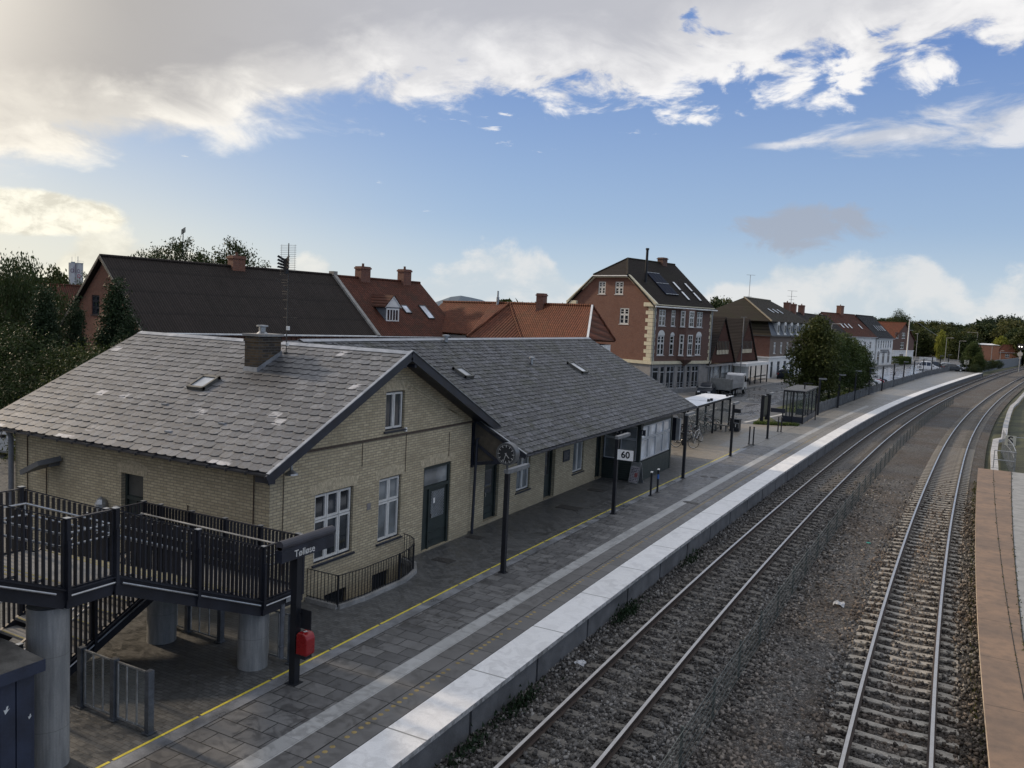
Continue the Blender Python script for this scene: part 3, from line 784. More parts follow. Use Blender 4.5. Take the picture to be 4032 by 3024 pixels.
def window(T, P0, t, n, hole, cols, splits, frame=None, dark=None, glass=None, inset=.08, bar=.05, gap=.018, sill=True, sillm=None, mk=None, name='window', muntins=None):
    """casement window filling a hole; splits = fractions of the height where rows change (bottom to top)"""
    frame = frame or WFR; dark = dark or DFR; glass = glass or GLASS; mk = mk or WM
    P0 = Vector((P0[0], P0[1], 0)); t = Vector((t[0], t[1], 0)).normalized(); n = Vector((n[0], n[1], 0)).normalized()
    a, b, c, d = hole; P = lambda u, z, q: P0 + t * u - n * q + Vector((0, 0, z))
    mb = mk(T); ed = .035
    def slab(u0, u1, z0, z1, q, th, mi):
        vs = [P(u, z, qq) for qq in (q, q + th) for u, z in ((u0, z0), (u1, z0), (u1, z1), (u0, z1))]
        mb.mesh(vs, [(0, 1, 2, 3), (7, 6, 5, 4), (0, 4, 5, 1), (1, 5, 6, 2), (2, 6, 7, 3), (3, 7, 4, 0)], mi)
    for u0, u1, z0, z1 in ((a, a + ed, c, d), (b - ed, b, c, d), (a + ed, b - ed, d - ed, d), (a + ed, b - ed, c, c + ed)): slab(u0, u1, z0, z1, inset, .06, 1)
    rows = [0] + list(splits) + [1]; w = (b - a - 2 * ed) / cols; H = d - c - 2 * ed
    for i in range(cols):
        for r0, r1 in zip(rows, rows[1:]):
            u0, u1 = a + ed + i * w + gap / 2, a + ed + (i + 1) * w - gap / 2
            z0, z1 = c + ed + r0 * H + gap / 2, c + ed + r1 * H - gap / 2
            for q in ((u0, u0 + bar, z0, z1), (u1 - bar, u1, z0, z1), (u0 + bar, u1 - bar, z0, z0 + bar), (u0 + bar, u1 - bar, z1 - bar, z1)):
                slab(*q, inset - .012, .05, 0)
            if muntins:
                nu, nz = muntins
                for k in range(1, nu):
                    uu = u0 + (u1 - u0) * k / nu; slab(uu - bar * .25, uu + bar * .25, z0 + bar, z1 - bar, inset, .03, 0)
                for k in range(1, nz):
                    z_ = z0 + (z1 - z0) * k / nz; slab(u0 + bar, u1 - bar, z_ - bar * .25, z_ + bar * .25, inset, .03, 0)
    W = mb.build(name, [frame, dark], T); fix_normals(W)
    mb = mk(T); q = inset + .035
    mb.face([P(a + .01, c + .01, q), P(b - .01, c + .01, q), P(b - .01, d - .01, q), P(a + .01, d - .01, q)])
    g = mb.build('pane', glass, W)
    if sill:
        mb = mk(T); vs = [P(u, z, qq) for qq in (-.06, inset) for u, z in ((a - .07, c - .06), (b + .07, c - .06), (b + .07, c - (.02 if qq < 0 else -.005)), (a - .07, c - (.02 if qq < 0 else -.005)))]
        mb.mesh(vs, [(0, 1, 2, 3), (7, 6, 5, 4), (0, 4, 5, 1), (1, 5, 6, 2), (2, 6, 7, 3), (3, 7, 4, 0)])
        fix_normals(mb.build('sill', sillm or DFR, W))
    return W
def LM(T): return MB()

def slates(mb, O, u, v, U, V, w, e, keep=None, seed=1, lift=.02, lo=.1, hi=1.0):
    O, u, v = Vector(O), Vector(u).normalized(), Vector(v).normalized(); n = u.cross(v).normalized()
    if n.z < 0: n = -n
    rr = random.Random(seed); rows = int(V / e) + 1
    for r in range(rows):
        s = -w / 2 * (r % 2) + rr.uniform(-.01, .01); y0 = r * e
        while s < U:
            a, b = max(0, s + .004), min(U, s + w - .004)
            if b - a > .03:
                y1 = min(V, y0 + e * 1.12); jz = rr.uniform(-.004, .01); jy = rr.uniform(-.008, .008)
                if keep is None or keep(O + u * ((a + b) / 2) + v * (y0 + e * .3)):
                    cut = min(.085, (b - a) * .3); yb = y0 + jy
                    c = rr.random(); c = lo + (hi - lo) * (c ** 1.4)
                    if rr.random() < .07: c = min(1.9, c + .8)  # a few slates paled to stand for glints
                    q = [O + u * x + v * y + n * z for x, y, z in ((a + cut, yb, lift + jz), (b - cut, yb, lift + jz), (b, yb + cut * .55, lift + jz - .003), (b, y1, .002), (a, y1, .002), (a, yb + cut * .55, lift + jz - .003))]
                    mb.face(q, 0, c)
                    lo_ = [p - n * .014 for p in (q[5], q[0], q[1], q[2])]
                    tp = (q[5], q[0], q[1], q[2])
                    for k in range(3): mb.face([lo_[k], lo_[k + 1], tp[k + 1], tp[k]], 0, -.3)
            s += w

# ================================================================== the station building
ST = thing('station_building', 'long yellow brick station building with grey slate roofs standing on the platform', 'station', (-14.15, 14.82, 0))
XW, YC, YD = -14.15, 14.82, 24.35
RA, RZ, EY, EZ, EY2, EZ2 = 19.7, 6.38, 14.2, 3.7, 25.1, 3.75
XV, XB = -13.55, -24.95
sl = (RZ - EZ) / (RA - EY); sr = (RZ - EZ2) / (EY2 - RA)
zl = lambda y: RZ - (RA - y) * sl
zr = lambda y: RZ - (y - RA) * sr
gh = [(16.46 - YC, 18.03 - YC, .87, 2.72), (19.2 - YC, 20.3 - YC, .82, 2.7), (21.5 - YC, 23.12 - YC, .02, 2.72), (19.39 - YC, 20.33 - YC, 4.08, 5.22),
      (16.95 - YC, 17.85 - YC, -.6, -.08), (19.0 - YC, 19.8 - YC, -.6, -.08)]
mb = WM(ST)
top = [(0, zl(YC) - .12), (RA - YC, RZ - .14), (YD - YC, zr(YD) - .12)]
wall(mb, (XW, YC), (0, 1), YD - YC, -1.0, top, gh, (1, 0), .12)
sh = [(.0, 0, 0, 0)]
wall(mb, (-24.2, YC), (1, 0), 10.05, -.1, [(0, zl(YC) - .12), (10.05, zl(YC) - .12)], [(24.2 - 19.5, 24.2 - 18.62, 1.05, 2.86)], (0, -1), .2)
wall(mb, (-24.2, YC), (0, 1), YD - YC, -.1, top, [], (-1, 0), .1)
# long wing
XL = -14.3
lw = [(25.68, 26.75, .12, 2.6), (28.2, 29.36, .76, 2.72), (30.72, 31.75, .02, 2.75), (33.65, 34.85, .68, 2.72), (36.35, 37.3, .02, 2.75)]
wall(mb, (XL, YD), (0, 1), 45.6 - YD, -.1, [(0, 3.85), (45.6 - YD, 3.85)], [(a - YD, b - YD, c, d) for a, b, c, d in lw], (1, 0), .22)
wall(mb, (-23.6, 45.6), (1, 0), 10.2, -.1, [(0, 3.85), (4.7, 6.25), (10.2, 3.5)], [], (0, 1), .1)
mb.box(-13.95, -13.4, 45.2, 45.58, -.1, 2.7)
mb.build('wall', YB, ST)
# brick arches over the openings, slightly proud
def arch(P0, t, n, a, b, z, h=.26, rise=.09, proud=.006):
    mb = WM(ST); P0 = Vector((P0[0], P0[1], 0)); t = Vector((*t, 0)); n = Vector((*n, 0)); k = 0; N = int((b - a + .3) / .077)
    for i in range(N):
        f0, f1 = i / N, (i + .86) / N; sk = .12
        u0, u1 = a - .12 + (b - a + .24) * f0, a - .12 + (b - a + .24) * f1
        def q(u, f, up): 
            zz = z - .02 + rise * 4 * f * (1 - f) * (1 if up else .5); x = (u - (a + b) / 2) * (1 + (sk if up else 0))
            return P0 + t * ((a + b) / 2 + x) + n * proud + Vector((0, 0, zz + (h if up else 0)))
        mb.face([q(u0, f0, 0), q(u1, f1, 0), q(u1, f1, 1), q(u0, f0, 1)])
    mb.build('window_arch', YBA, ST)
for h in gh[:4]: arch((XW, YC), (0, 1), (1, 0), h[0], h[1], h[3])
arch((-24.2, YC), (1, 0), (0, -1), 24.2 - 19.5, 24.2 - 18.62, 2.86, .26, .14)
# string course, diagonal mouldings, cables and rods
BRN = simple('brown_moulded_brick', (.075, .055, .042), .8, var=.35, scale=8, bump=.3)
mb = WM(ST)
for i in range(34):
    y0 = 15.55 + i * .26; mb.box(XW - .01, XW + .045, y0, y0 + .25, 3.88, 3.94)
mb.build('string_course', BRN, ST)
mb = WM(ST)
for dz in (0, .13): mb.bar((XW + .012, 20.35, 5.46 - dz), (XW + .012, 23.45 + dz, 4.2 - dz * .2), .03, .035)
mb.bar((XW + .012, 20.35, 5.48), (XW + .012, 20.35, 5.3), .03); mb.bar((XW + .012, 23.45, 4.2), (XW + .012, 23.6, 4.18), .03)
mb.build('diagonal_moulding', YBA, ST)
CABM = simple('rusty_cable', (.045, .028, .02), .8)
for x, z0, z1 in ((-23.58, .3, 3.5), (-22.69, .3, 2.68), (-14.64, .3, 3.46), (-16.9, 1.6, 2.35)): mb = WM(ST); mb.tube([(x, YC - .03, z0), (x, YC - .03, z1)], .014, 6); mb.build('cable', CABM, ST)
for y, z0, z1 in ((15.27, .9, 3.5), (18.35, 3.2, 3.9), (20.45, 2.75, 4.0), (22.9, 2.9, 3.7)): mb = WM(ST); mb.tube([(XW + .02, y, z0), (XW + .02, y, z1)], .009, 5); mb.build('cable', CABM, ST)
# roofs
mb = WM(ST); vl = (0, RA - EY, RZ - EZ); vr = (0, RA - EY2, RZ - EZ2)
mb.slab([(XB, EY, EZ), (XV, EY, EZ), (XV, RA, RZ), (XB, RA, RZ)], .09, 1, .3)
mb.slab([(XB, RA, RZ), (XV, RA, RZ), (XV, EY2, EZ2), (XB, EY2, EZ2)], .09, 1, .3)
slates(mb, (XB, EY - .03, EZ), (1, 0, 0), vl, XV - XB, Vector(vl).length - .05, .345, .275, seed=3, lift=.02)
zlong = lambda x: 2.98 + (-12.2 - x) * .515
slates(mb, (XB, EY2 + .03, EZ2), (1, 0, 0), vr, XV - XB, Vector(vr).length - .05, .345, .275, keep=lambda p: p.z > zlong(p.x) - .05 or p.x > -14.3, seed=5)
fr = mb.build('slate_roof', [SLATE1, DFR], ST)
mb = WM(ST); RX, RLZ = -18.9, 6.43; vv = (RX + 12.2, 0, RLZ - 2.98)
YE2 = 45.85
mb.slab([(-12.2, 24.55, 2.97), (-12.2, YE2, 2.97), (-14.4, YE2, 4.10), (-14.4, 24.55, 4.10)], .08, 1, .3)
mb.slab([(-14.4, 24.0, 4.10), (-14.4, YE2, 4.10), (RX, YE2, RLZ - .01), (RX, 20.2, RLZ - .01)], .08, 1, .3)
mb.slab([(RX, 20.2, RLZ), (RX, YE2, RLZ), (-24.4, YE2, 3.75), (-24.4, 24.0, 3.75)], .08, 1, .3)
slates(mb, (-12.17, 19.8, 2.98), (0, 1, 0), vv, YE2 - 19.8, Vector(vv).length - .04, .30, .25,
       keep=lambda p: (p.y > 24.58 if p.x > -14.25 else (p.z > zr(p.y) - .03)), seed=8, lift=.018)
mb.build('slate_roof', [SLATE2, DFR], ST)
# ridge cappings and flashings
mb = WM(ST)
for x0 in [XB + i * 1.9 for i in range(6)]:
    x1 = min(XV, x0 + 1.89)
    for s_ in (-1, 1): mb.slab([(x0, RA, RZ + .05), (x1, RA, RZ + .05), (x1, RA + s_ * .17, RZ - .035), (x0, RA + s_ * .17, RZ - .035)][::s_], .015)
mb.build('ridge_capping', ZINC, ST); mb = WM(ST)
for y0 in [21.0 + i * 2.0 for i in range(13)]:
    y1 = min(YE2, y0 + 1.99)
    for s_ in (-1, 1): mb.slab([(RX, y0, RLZ + .05), (RX, y1, RLZ + .05), (RX + s_ * .17, y1, RLZ - .03), (RX + s_ * .17, y0, RLZ - .03)][::-s_], .015)
mb.build('ridge_capping', ZINC, ST)
for (ya, za, yb, zb) in ((EY - .12, EZ - .06, RA, RZ), (RA, RZ, EY2 + .12, EZ2 - .06)):
    mb = WM(ST); mb.bar((XV + .02, ya, za - .09), (XV + .02, yb, zb - .09), .045, .24, up=(0, 0, 1))
    mb.build('verge_board', DFR, ST); mb = WM(ST); mb.bar((XB - .02, ya, za - .09), (XB - .02, yb, zb - .09), .045, .2, up=(0, 0, 1)); mb.build('verge_board', DFR, ST)
mb = WM(ST); mb.bar((-12.18, YE2 + .02, 2.9), (RX, YE2 + .02, RLZ - .08), .04, .16); mb.build('verge_board', DFR, ST)
mb = WM(ST); mb.bar((-12.14, 24.56, 2.9), (-14.1, 24.56, 3.93), .04, .16); mb.build('verge_board', DFR, ST)
for q in ((-14.1, -13.6, 14.28, 14.42, 3.42, 3.56), (-14.15, -13.5, 24.75, 24.95, 3.45, 3.62), (XW, XW + .6, 19.4, 19.5, 5.95, 6.05), (XW, XW + .6, 19.9, 20.0, 5.95, 6.05)):
    mb = WM(ST); mb.box(*q); mb.build('rafter_end', DFR, ST)
if 0: mb.box(-14.1, -13.6, 14.28, 14.42, 3.42, 3.56); mb.box(-14.15, -13.5, 24.75, 24.95, 3.45, 3.62)
mb = WM(ST)
for (ya, za, yb, zb) in ((EY - .12, EZ - .03, RA, RZ + .03), (RA, RZ + .03, EY2 + .12, EZ2 - .03)):
    mb.bar((XV + .03, ya, za + .035), (XV + .03, yb, zb + .035), .09, .02)
mb.bar((-12.12, 24.55, 3.0), (-14.1, 24.55, 4.02), .07, .02)
mb.build('verge_flashing', ZINC, ST)
# gutters and downpipes
mb = WM(ST)
def gutter(p, q, r=.065):
    d = (Vector(q) - Vector(p)).normalized(); a = d.cross(Vector((0, 0, 1)))
    prof = [(r * cos(k), r * sin(k)) for k in [pi + pi * j / 6 for j in range(7)]]
    A = [Vector(p) + a * x + Vector((0, 0, z)) for x, z in prof]; B = [Vector(q) + a * x + Vector((0, 0, z)) for x, z in prof]
    for k in range(6): mb.face([A[k], A[k + 1], B[k + 1], B[k]])
    n = int((Vector(q) - Vector(p)).length / .6)
    for i in range(n + 1):
        c = Vector(p).lerp(Vector(q), i / n); mb.bar(c + Vector((0, 0, -.07)), c + a * .0 + Vector((0, 0, .012)), .018, .14)
gutter((XB, EY - .06, EZ - .03), (XV - .05, EY - .06, EZ - .03)); gutter((-12.12, 24.6, 2.95), (-12.12, YE2, 2.95))
gm = mb.build('gutter', simple('grey_gutter', (.07, .072, .08), .5, metal=.3, var=.3), ST)
mb = WM(ST)
mb.tube([(-24.2, 14.62, 3.5), (-24.22, 14.7, 3.3), (-24.22, 14.7, 0)], .075, 10)
mb.build('downpipe', simple('grey_downpipe', (.16, .17, .19), .5), ST)
mb = WM(ST); mb.tube([(-13.6, 25.0, 3.55), (-14.02, 24.52, 3.3), (-14.06, 24.5, 0)], .05, 10)
mb.build('downpipe', DFR, ST)
mb = WM(ST); mb.tube([(-13.62, 45.72, 2.9), (-13.62, 45.72, 0)], .05, 10); mb.build('downpipe', DFR, ST)
# covered way along the long wing: end frame, posts, brackets
mb = WM(ST)
mb.box(-14.26, -14.14, 24.5, 24.62, 2.3, 3.9); mb.bar((-14.2, 24.56, 2.42), (-12.45, 24.56, 2.72), .1, .12)
mb.bar((-12.5, 24.56, 2.7), (-12.5, 24.56, 2.95), .1); mb.bar((-14.2, 24.56, 3.2), (-13.2, 24.56, 2.62), .07, .09)
mb.bar((-12.42, 24.6, 2.86), (-12.42, YE2 - .1, 2.86), .1, .1)
for y in (27.2, 32.4, 35.7):
    mb.bar((-14.28, y, 2.95), (-12.5, y, 2.95), .08, .08); mb.bar((-14.28, y, 2.35), (-13.65, y, 2.9), .07, .08); mb.box(-14.3, -14.22, y - .04, y + .04, 2.2, 2.95)
mb.build('eaves_timber', DFR, ST)
mb = WM(ST); mb.face([(-14.14, 24.58, 2.5), (-12.6, 24.58, 2.76), (-12.6, 24.58, 3.1), (-14.14, 24.58, 3.85)]); mb.build('gable_boarding', simple('brown_boarding', (.085, .07, .05), .8, var=.3, scale=6), ST)
# windows of the gable wall
for k, (h, c, s_) in enumerate(((gh[0], 3, [.62]), (gh[1], 2, [.62]), (gh[3], 2, []))):
    window(ST, (XW, YC), (0, 1), (1, 0), h, c, s_, glass=GLASS2 if k == 1 else GLASS, bar=.055)
for h in gh[4:]:
    mb = WM(ST); mb.box(XW - .12, XW - .08, YC + h[0], YC + h[1], h[2], h[3]); mb.build('basement_window', GLASS, ST)
# gable door with transom
def door(y0, y1, z0, z1, X, dd=.1, lattice=False, transom=.72, two=False, handle=True):
    mb = WM(ST); x = X - dd; H = z1 - z0; zt = z0 + H * transom
    mb.box(x - .05, x, y0, y1, z0, z1)
    for a, b, c, d in ((y0, y0 + .1, z0, z1), (y1 - .1, y1, z0, z1), (y0 + .1, y1 - .1, z1 - .1, z1), (y0 + .1, y1 - .1, zt, zt + .1)): mb.box(x, x + .06, a, b, c, d)
    m_ = y0 + .1 + (y1 - y0 - .2) * (.22 if lattice else 0)
    if lattice: mb.box(x, x + .05, m_, m_ + .07, z0, zt)
    for a in (.12, .3): mb.box(x, x + .03, m_ + .14, y1 - .2, z0 + a * H * .6, z0 + a * H * .6 + .03)
    D = mb.build('door', WOODD, ST)
    mb = WM(ST); mb.face([(x + .004, y0 + .12, zt + .12), (x + .004, y1 - .12, zt + .12), (x + .004, y1 - .12, z1 - .12), (x + .004, y0 + .12, z1 - .12)])
    mb.face([(x + .006, m_ + .2, z0 + .95), (x + .006, y1 - .25, z0 + .95), (x + .006, y1 - .25, zt - .12), (x + .006, m_ + .2, zt - .12)]); mb.build('pane', GLASS2 if lattice else GLASS, D)
    if lattice:
        mb = WM(ST); a0, a1, b0, b1 = m_ + .2, y1 - .25, z0 + .95, zt - .12
        for k in range(-14, 15):
            for s_ in (1, -1):
                c0 = (a0 + a1) / 2 + k * .09; p = []
                y_, z_ = c0 - (b1 - b0) / 2, b0
                ya, yb = c0 - s_ * (b1 - b0) / 2, c0 + s_ * (b1 - b0) / 2
                lo_, hi_ = (ya, b0), (yb, b1); t0, t1 = 0.0, 1.0; dy = yb - ya
                ta, tb = (a0 - ya) / dy, (a1 - ya) / dy; t0, t1 = max(0, min(ta, tb)), min(1, max(ta, tb))
                if t1 > t0: mb.bar((x + .012, ya + dy * t0, b0 + (b1 - b0) * t0), (x + .012, ya + dy * t1, b0 + (b1 - b0) * t1), .008)
        mb.build('lattice', GALV, D)
        mb = WM(ST); mb.box(x + .02, x + .03, m_ + .3, m_ + .4, 1.45, 1.62); mb.build('notice', WHITE, D)
    if handle:
        mb = WM(ST); mb.box(x + .05, x + .09, m_ + .12, m_ + .15, 1.0, 1.14); mb.build('handle', CHROME, D)
    return D
door(21.5, 23.12, .02, 2.72, XW, .1, True)
door(25.68, 26.75, .12, 2.6, XL, .16, transom=.78); door(30.72, 31.75, .02, 2.75, XL, .2, transom=.76); door(36.35, 37.3, .02, 2.75, XL, .2, transom=.76)
for a, b, c, d in (lw[1], lw[3]): window(ST, (XL, 0), (0, 1), (1, 0), (a, b, c, d), 2, [.76], glass=GLASS2, bar=.055)
# side window, dark, tall with arched head
mb = WM(ST); y = YC + .18
mb.box(-19.5, -18.62, y, y + .05, 1.05, 2.86); mb.box(-19.5, -19.42, y - .05, y, 1.05, 2.86); mb.box(-19.42, -18.62, y - .05, y, 2.12, 2.22); mb.box(-19.1, -19.05, y - .04, y, 1.05, 2.12)
W = mb.build('window', WOODD, ST)
mb = WM(ST); mb.face([(-19.4, y - .008, 2.24), (-18.64, y - .008, 2.24), (-18.64, y - .008, 2.84), (-19.4, y - .008, 2.84)]); mb.build('pane', simple('dull_dark_pane', (.05, .052, .05), .35), W)
# skylights
def skylight(c, u, v, w, h, name='skylight', glassm=None):
    c, u, v = Vector(c), Vector(u).normalized(), Vector(v).normalized(); n = u.cross(v); n = n if n.z > 0 else -n
    mb = WM(ST)
    for a, b, e, f in ((-w / 2, -w / 2 + .07, -h / 2, h / 2), (w / 2 - .07, w / 2, -h / 2, h / 2), (-w / 2, w / 2, -h / 2, -h / 2 + .08), (-w / 2, w / 2, h / 2 - .1, h / 2)):
        q = [c + u * x + v * y + n * .11 for x, y in ((a, e), (b, e), (b, f), (a, f))]; mb.slab(q, .11)
    S = mb.build(name, simple('weathered_zinc_frame', (.11, .11, .10), .55, metal=.3), ST); fix_normals(S)
    mb = WM(ST); mb.face([c + u * x + v * y + n * .075 for x, y in ((-w / 2 + .05, -h / 2 + .05), (w / 2 - .05, -h / 2 + .05), (w / 2 - .05, h / 2 - .05), (-w / 2 + .05, h / 2 - .05))])
    mb.build('pane', glassm or GLASSP, S)
skylight((-19.02, 17.18, zl(17.18) + .02), (1, 0, 0), vl, .66, .72)
skylight((-16.55, 27.6, zlong(-16.55) + .02), (0, 1, 0), vv, .62, .72)
skylight((-16.25, 38.15, zlong(-16.25) + .02), (0, 1, 0), vv, .72, 1.0)
# small roof vents
mb = WM(ST); mb.lathe([(.07, -.1), (.07, .26), (.13, .27), (.13, .32), (.02, .36)], 12, (-16.85, 34.2, zlong(-16.85))); mb.build('roof_vent', GALV, ST)
mb = WM(ST); mb.lathe([(.09, -.1), (.09, .2), (.16, .21), (.16, .27), (.03, .29)], 12, (-18.7, 29.7, 6.35)); mb.build('roof_vent', ZINC, ST)
mb = WM(ST)
for x, y in ((-16.6, 15.6), (-17.9, 15.0), (-19.3, 16.05)): mb.box(x - .1, x + .1, y - .05, y + .07, zl(y) + .02, zl(y) + .06)
mb.build('roof_vent', ZINC, ST)
# chimney
mb = WM(ST); mb.box(-18.34, -17.82, 18.05, 19.0, 5.3, 6.62); mb.box(-18.37, -17.79, 18.02, 19.03, 6.45, 6.53)
CH = mb.build('chimney', CHB, ST)
mb = WM(ST); mb.box(-18.40, -17.76, 17.99, 19.06, 6.62, 6.69); mb.build('chimney_slab', CONC2, CH)
mb = WM(ST); mb.slab([(-18.36, 18.0, 5.56), (-17.8, 18.0, 5.56), (-17.8, 18.03, 5.72), (-18.36, 18.03, 5.72)], .01); mb.slab([(-17.79, 18.0, 5.56), (-17.79, 19.02, 6.05), (-17.79, 19.02, 6.2), (-17.79, 18.0, 5.71)], .01)
mb.build('lead_flashing', ZINC, CH)
mb = WM(ST); mb.lathe([(.17, 0), (.1, .06), (.1, .2), (.17, .21), (.17, .25), (.02, .26)], 16, (-18.1, 18.5, 6.69)); mb.build('chimney_cowl', GALV, CH)
# wall lamps and small fittings
mb = WM(ST); mb.slab([(-22.95, 14.15, 2.56), (-22.05, 14.1, 2.95), (-21.98, 14.75, 3.02), (-22.6, 14.8, 2.76)], .14); mb.box(-22.3, -22.1, 14.5, 14.8, 2.72, 2.9)
mb.tube([(-22.2, 14.6, 2.8), (-22.2, 14.82, 2.8)], .035); mb.build('wall_lamp', simple('grey_lamp_shade', (.12, .125, .13), .6), ST)
mb = WM(ST); mb.lathe([(.17, -.14), (.15, -.1), (.04, -.02), (.03, .1)], 14, (-13.85, 15.22, 3.62)); mb.tube([(-13.85, 15.22, 3.7), (-14.15, 15.22, 3.8)], .02)
mb.box(-13.9, -13.82, 15.0, 15.08, 3.72, 3.86); mb.build('wall_lamp', GALV, ST)
mb = WM(ST); mb.box(XW, XW + .06, 20.35, 20.42, 3.98, 4.1); mb.build('sensor', WHITE, ST)
mb = WM(ST); mb.lathe([(.17, 0), (.17, .22), (.1, .34), (.01, .4)], 12, (-20.15, 14.7, 1.72)); mb.build('vent_cowl', GALV, ST)
mb = WM(ST); mb.box(XL, XL + .03, 32.52, 33.22, 1.36, 1.86); PL = mb.build('plaque', DFR, ST)
mb = WM(ST)
for k in range(6): mb.box(XL + .03, XL + .033, 32.6, 33.14 - (k % 3) * .08, 1.76 - k * .055, 1.775 - k * .055)
mb.build('lettering', simple('dim_white_lettering', (.25, .25, .25)), PL)
mb = WM(ST); mb.box(XW, XW + .015, 18.65, 18.82, 1.9, 2.1); mb.build('blank_plate', simple('faded_grey_plate', (.2, .19, .19)), ST)
# glazed bay
mb = WM(ST)
for k in range(9): z = .0 + k * .103; mb.box(-14.3, -12.42 + (k % 2) * .0, 37.22, 42.08, z, z + .095)
mb.box(-14.3, -12.44, 37.24, 42.06, 0, .93)
for y in (37.16, 42.0): mb.box(-12.56, -12.40, y, y + .14, 0, 2.9)
mb.box(-12.55, -12.41, 37.3, 42.0, 2.66, 2.9); mb.box(-14.3, -12.56, 37.17, 37.27, 2.66, 2.95); mb.box(-14.3, -12.56, 42.0, 42.13, .9, 3.2)
mb.box(-13.58, -13.46, 37.16, 37.28, .9, 2.7)
mb.build('bay', WOODD, ST)
LGR = simple('light_grey_frame_paint', (.42, .44, .46), .5, var=.12)
window(ST, (-12.42, 0), (0, 1), (1, 0), (37.3, 42.0, .95, 2.66), 4, [.62], frame=LGR, glass=GLASSP, inset=.03, bar=.05, sill=False)
window(ST, (0, 37.2), (1, 0), (0, -1), (-13.46, -12.56, .95, 2.66), 1, [.62], frame=LGR, glass=GLASS2, inset=.03, bar=.04, sill=False)
window(ST, (0, 37.2), (1, 0), (0, -1), (-14.28, -13.58, .95, 2.66), 1, [.62], frame=LGR, glass=GLASS2, inset=.03, bar=.04, sill=False)
# hanging direction signs
def sign_box(x0, x1, y, z0, z1, txt, size, lab, name='direction_sign', th=.08):
    S = thing(name, lab, 'sign', ((x0 + x1) / 2, y, (z0 + z1) / 2)); mb = WM(S)
    mb.box(x0, x1, y - th / 2, y + th / 2, z0, z1); mb.bar(((x0 + x1) / 2, y, z1), ((x0 + x1) / 2, y, min(2.95, z1 + .5)), .03); mb.build('panel', DFR, S)
    text_part(txt, size, WFR, S, (0, -th / 2 - .004, 0), (pi / 2, 0, 0)); return S
sign_box(-13.78, -12.98, 36.9, 2.22, 2.42, '<  K  II  \u00bb', .16, 'dark hanging direction sign with white arrow and symbols under the eaves beside the bay')
sign_box(-12.4, -12.12, 36.95, 2.27, 2.53, '1', .24, 'small black hanging sign with a white 1 at the corner of the glazed bay')
# antenna mast on the roof
A = thing('roof_antenna', 'tall thin television antenna mast with wire grid beside the station chimney', 'antenna', (-17.72, 19.12, 6.0))
AM = simple('dull_antenna_metal', (.05, .05, .05), .5, metal=.3); mb = WM(A)
mb.tube([(-17.72, 19.12, 5.9), (-17.72, 19.12, 9.42)], .015, 8); mb.box(-17.76, -17.68, 19.06, 19.18, 5.95, 6.15); mb.build('mast', AM, A)
mb = WM(A)
for k in range(17): z = 9.36 - k * .055; mb.tube([(-18.05, 19.12, z), (-17.42, 19.12, z)], .0045, 5)
for x in (-18.0, -17.47): mb.tube([(x, 19.12, 9.38), (x, 19.12, 8.46)], .004, 5)
mb.build('reflector_grid', AM, A)
mb = WM(A)
for s_ in (-1, 1):
    for k in range(4):
        z = 8.98 - k * .075
        mb.slab([(-17.72 + s_ * .02, 19.0, z - .05), (-17.72 + s_ * .22, 18.92, z + .07 - k * .03), (-17.72 + s_ * .25, 18.9, z + .02 - k * .03), (-17.72 + s_ * .04, 19.02, z - .12)], .03)
mb.box(-17.76, -17.68, 18.98, 19.1, 8.5, 8.95); fix_normals(mb.build('butterfly_elements', BLK, A))
mb = WM(A)
for z, w in ((8.32, .25), (8.24, .25), (8.16, .24), (7.98, .22), (7.9, .22)): mb.tube([(-17.72 - w, 19.12, z), (-17.72 + w, 19.12, z)], .006, 5)
mb.tube([(-17.9, 18.8, 8.36), (-17.98, 19.4, 8.0)], .008, 6)
for z, w in ((7.72, .3), (7.45, .2), (6.68, .0)):
    mb.tube([(-17.72 - w * .6, 19.12, z), (-17.72 + w, 19.12, z + .02)], .006, 5)
mb.tube([(-17.88, 19.12, 7.2), (-17.32, 19.12, 7.2)], .007, 5)
mb.build('cross_rods', AM, A)
mb = WM(A); mb.box(-17.68, -17.6, 19.05, 19.12, 6.82, 6.94); mb.box(-17.68, -17.61, 19.05, 19.12, 6.35, 6.45); mb.build('amplifier_box', WHITE, A)

# sunken light well and its railing
LWL = thing('light_well', 'low concrete kerb of the sunken light well below the gable windows', 'light well', (-13.6, 18.2, 0))
mb = WM(LWL)
kb = [(-14.13, 16.22), (-13.12, 16.22), (-12.98, 17.1), (-12.98, 18.9), (-13.2, 19.75), (-13.6, 20.3), (-14.13, 20.5)]
for (x0, y0), (x1, y1) in zip(kb, kb[1:]):
    mb.bar((x0, y0, .03), (x1, y1, .03), .16, .14); mb.face([(x0, y0, 0), (x1, y1, 0), (x1, y1, -1.0), (x0, y0, -1.0)])
mb.face([(-14.14, 16.2, -.98), (-12.9, 16.2, -.98), (-12.9, 20.5, -.98), (-14.14, 20.5, -.98)])
mb.build('kerb', CONC2, LWL)
RLG = thing('iron_railing', 'black iron railing with thin bars curving round the light well below the gable', 'railing', (-13.6, 18.2, .08))
def bars_along(path, step, z0, z1, th=.014):
    mb = WM(RLG); acc = 0
    for (x0, y0), (x1, y1) in zip(path, path[1:]):
        L = math.hypot(x1 - x0, y1 - y0); s = -acc
        while s < L:
            if s >= 0: f = s / L; x, y = x0 + (x1 - x0) * f, y0 + (y1 - y0) * f; mb.bar((x, y, z0), (x, y, z1), th)
            s += step
        acc = L - (s - step)
        mb.bar((x0, y0, z1), (x1, y1, z1), .035, .012); mb.bar((x0, y0, z0 + .05), (x1, y1, z0 + .05), .03, .012)
    return mb
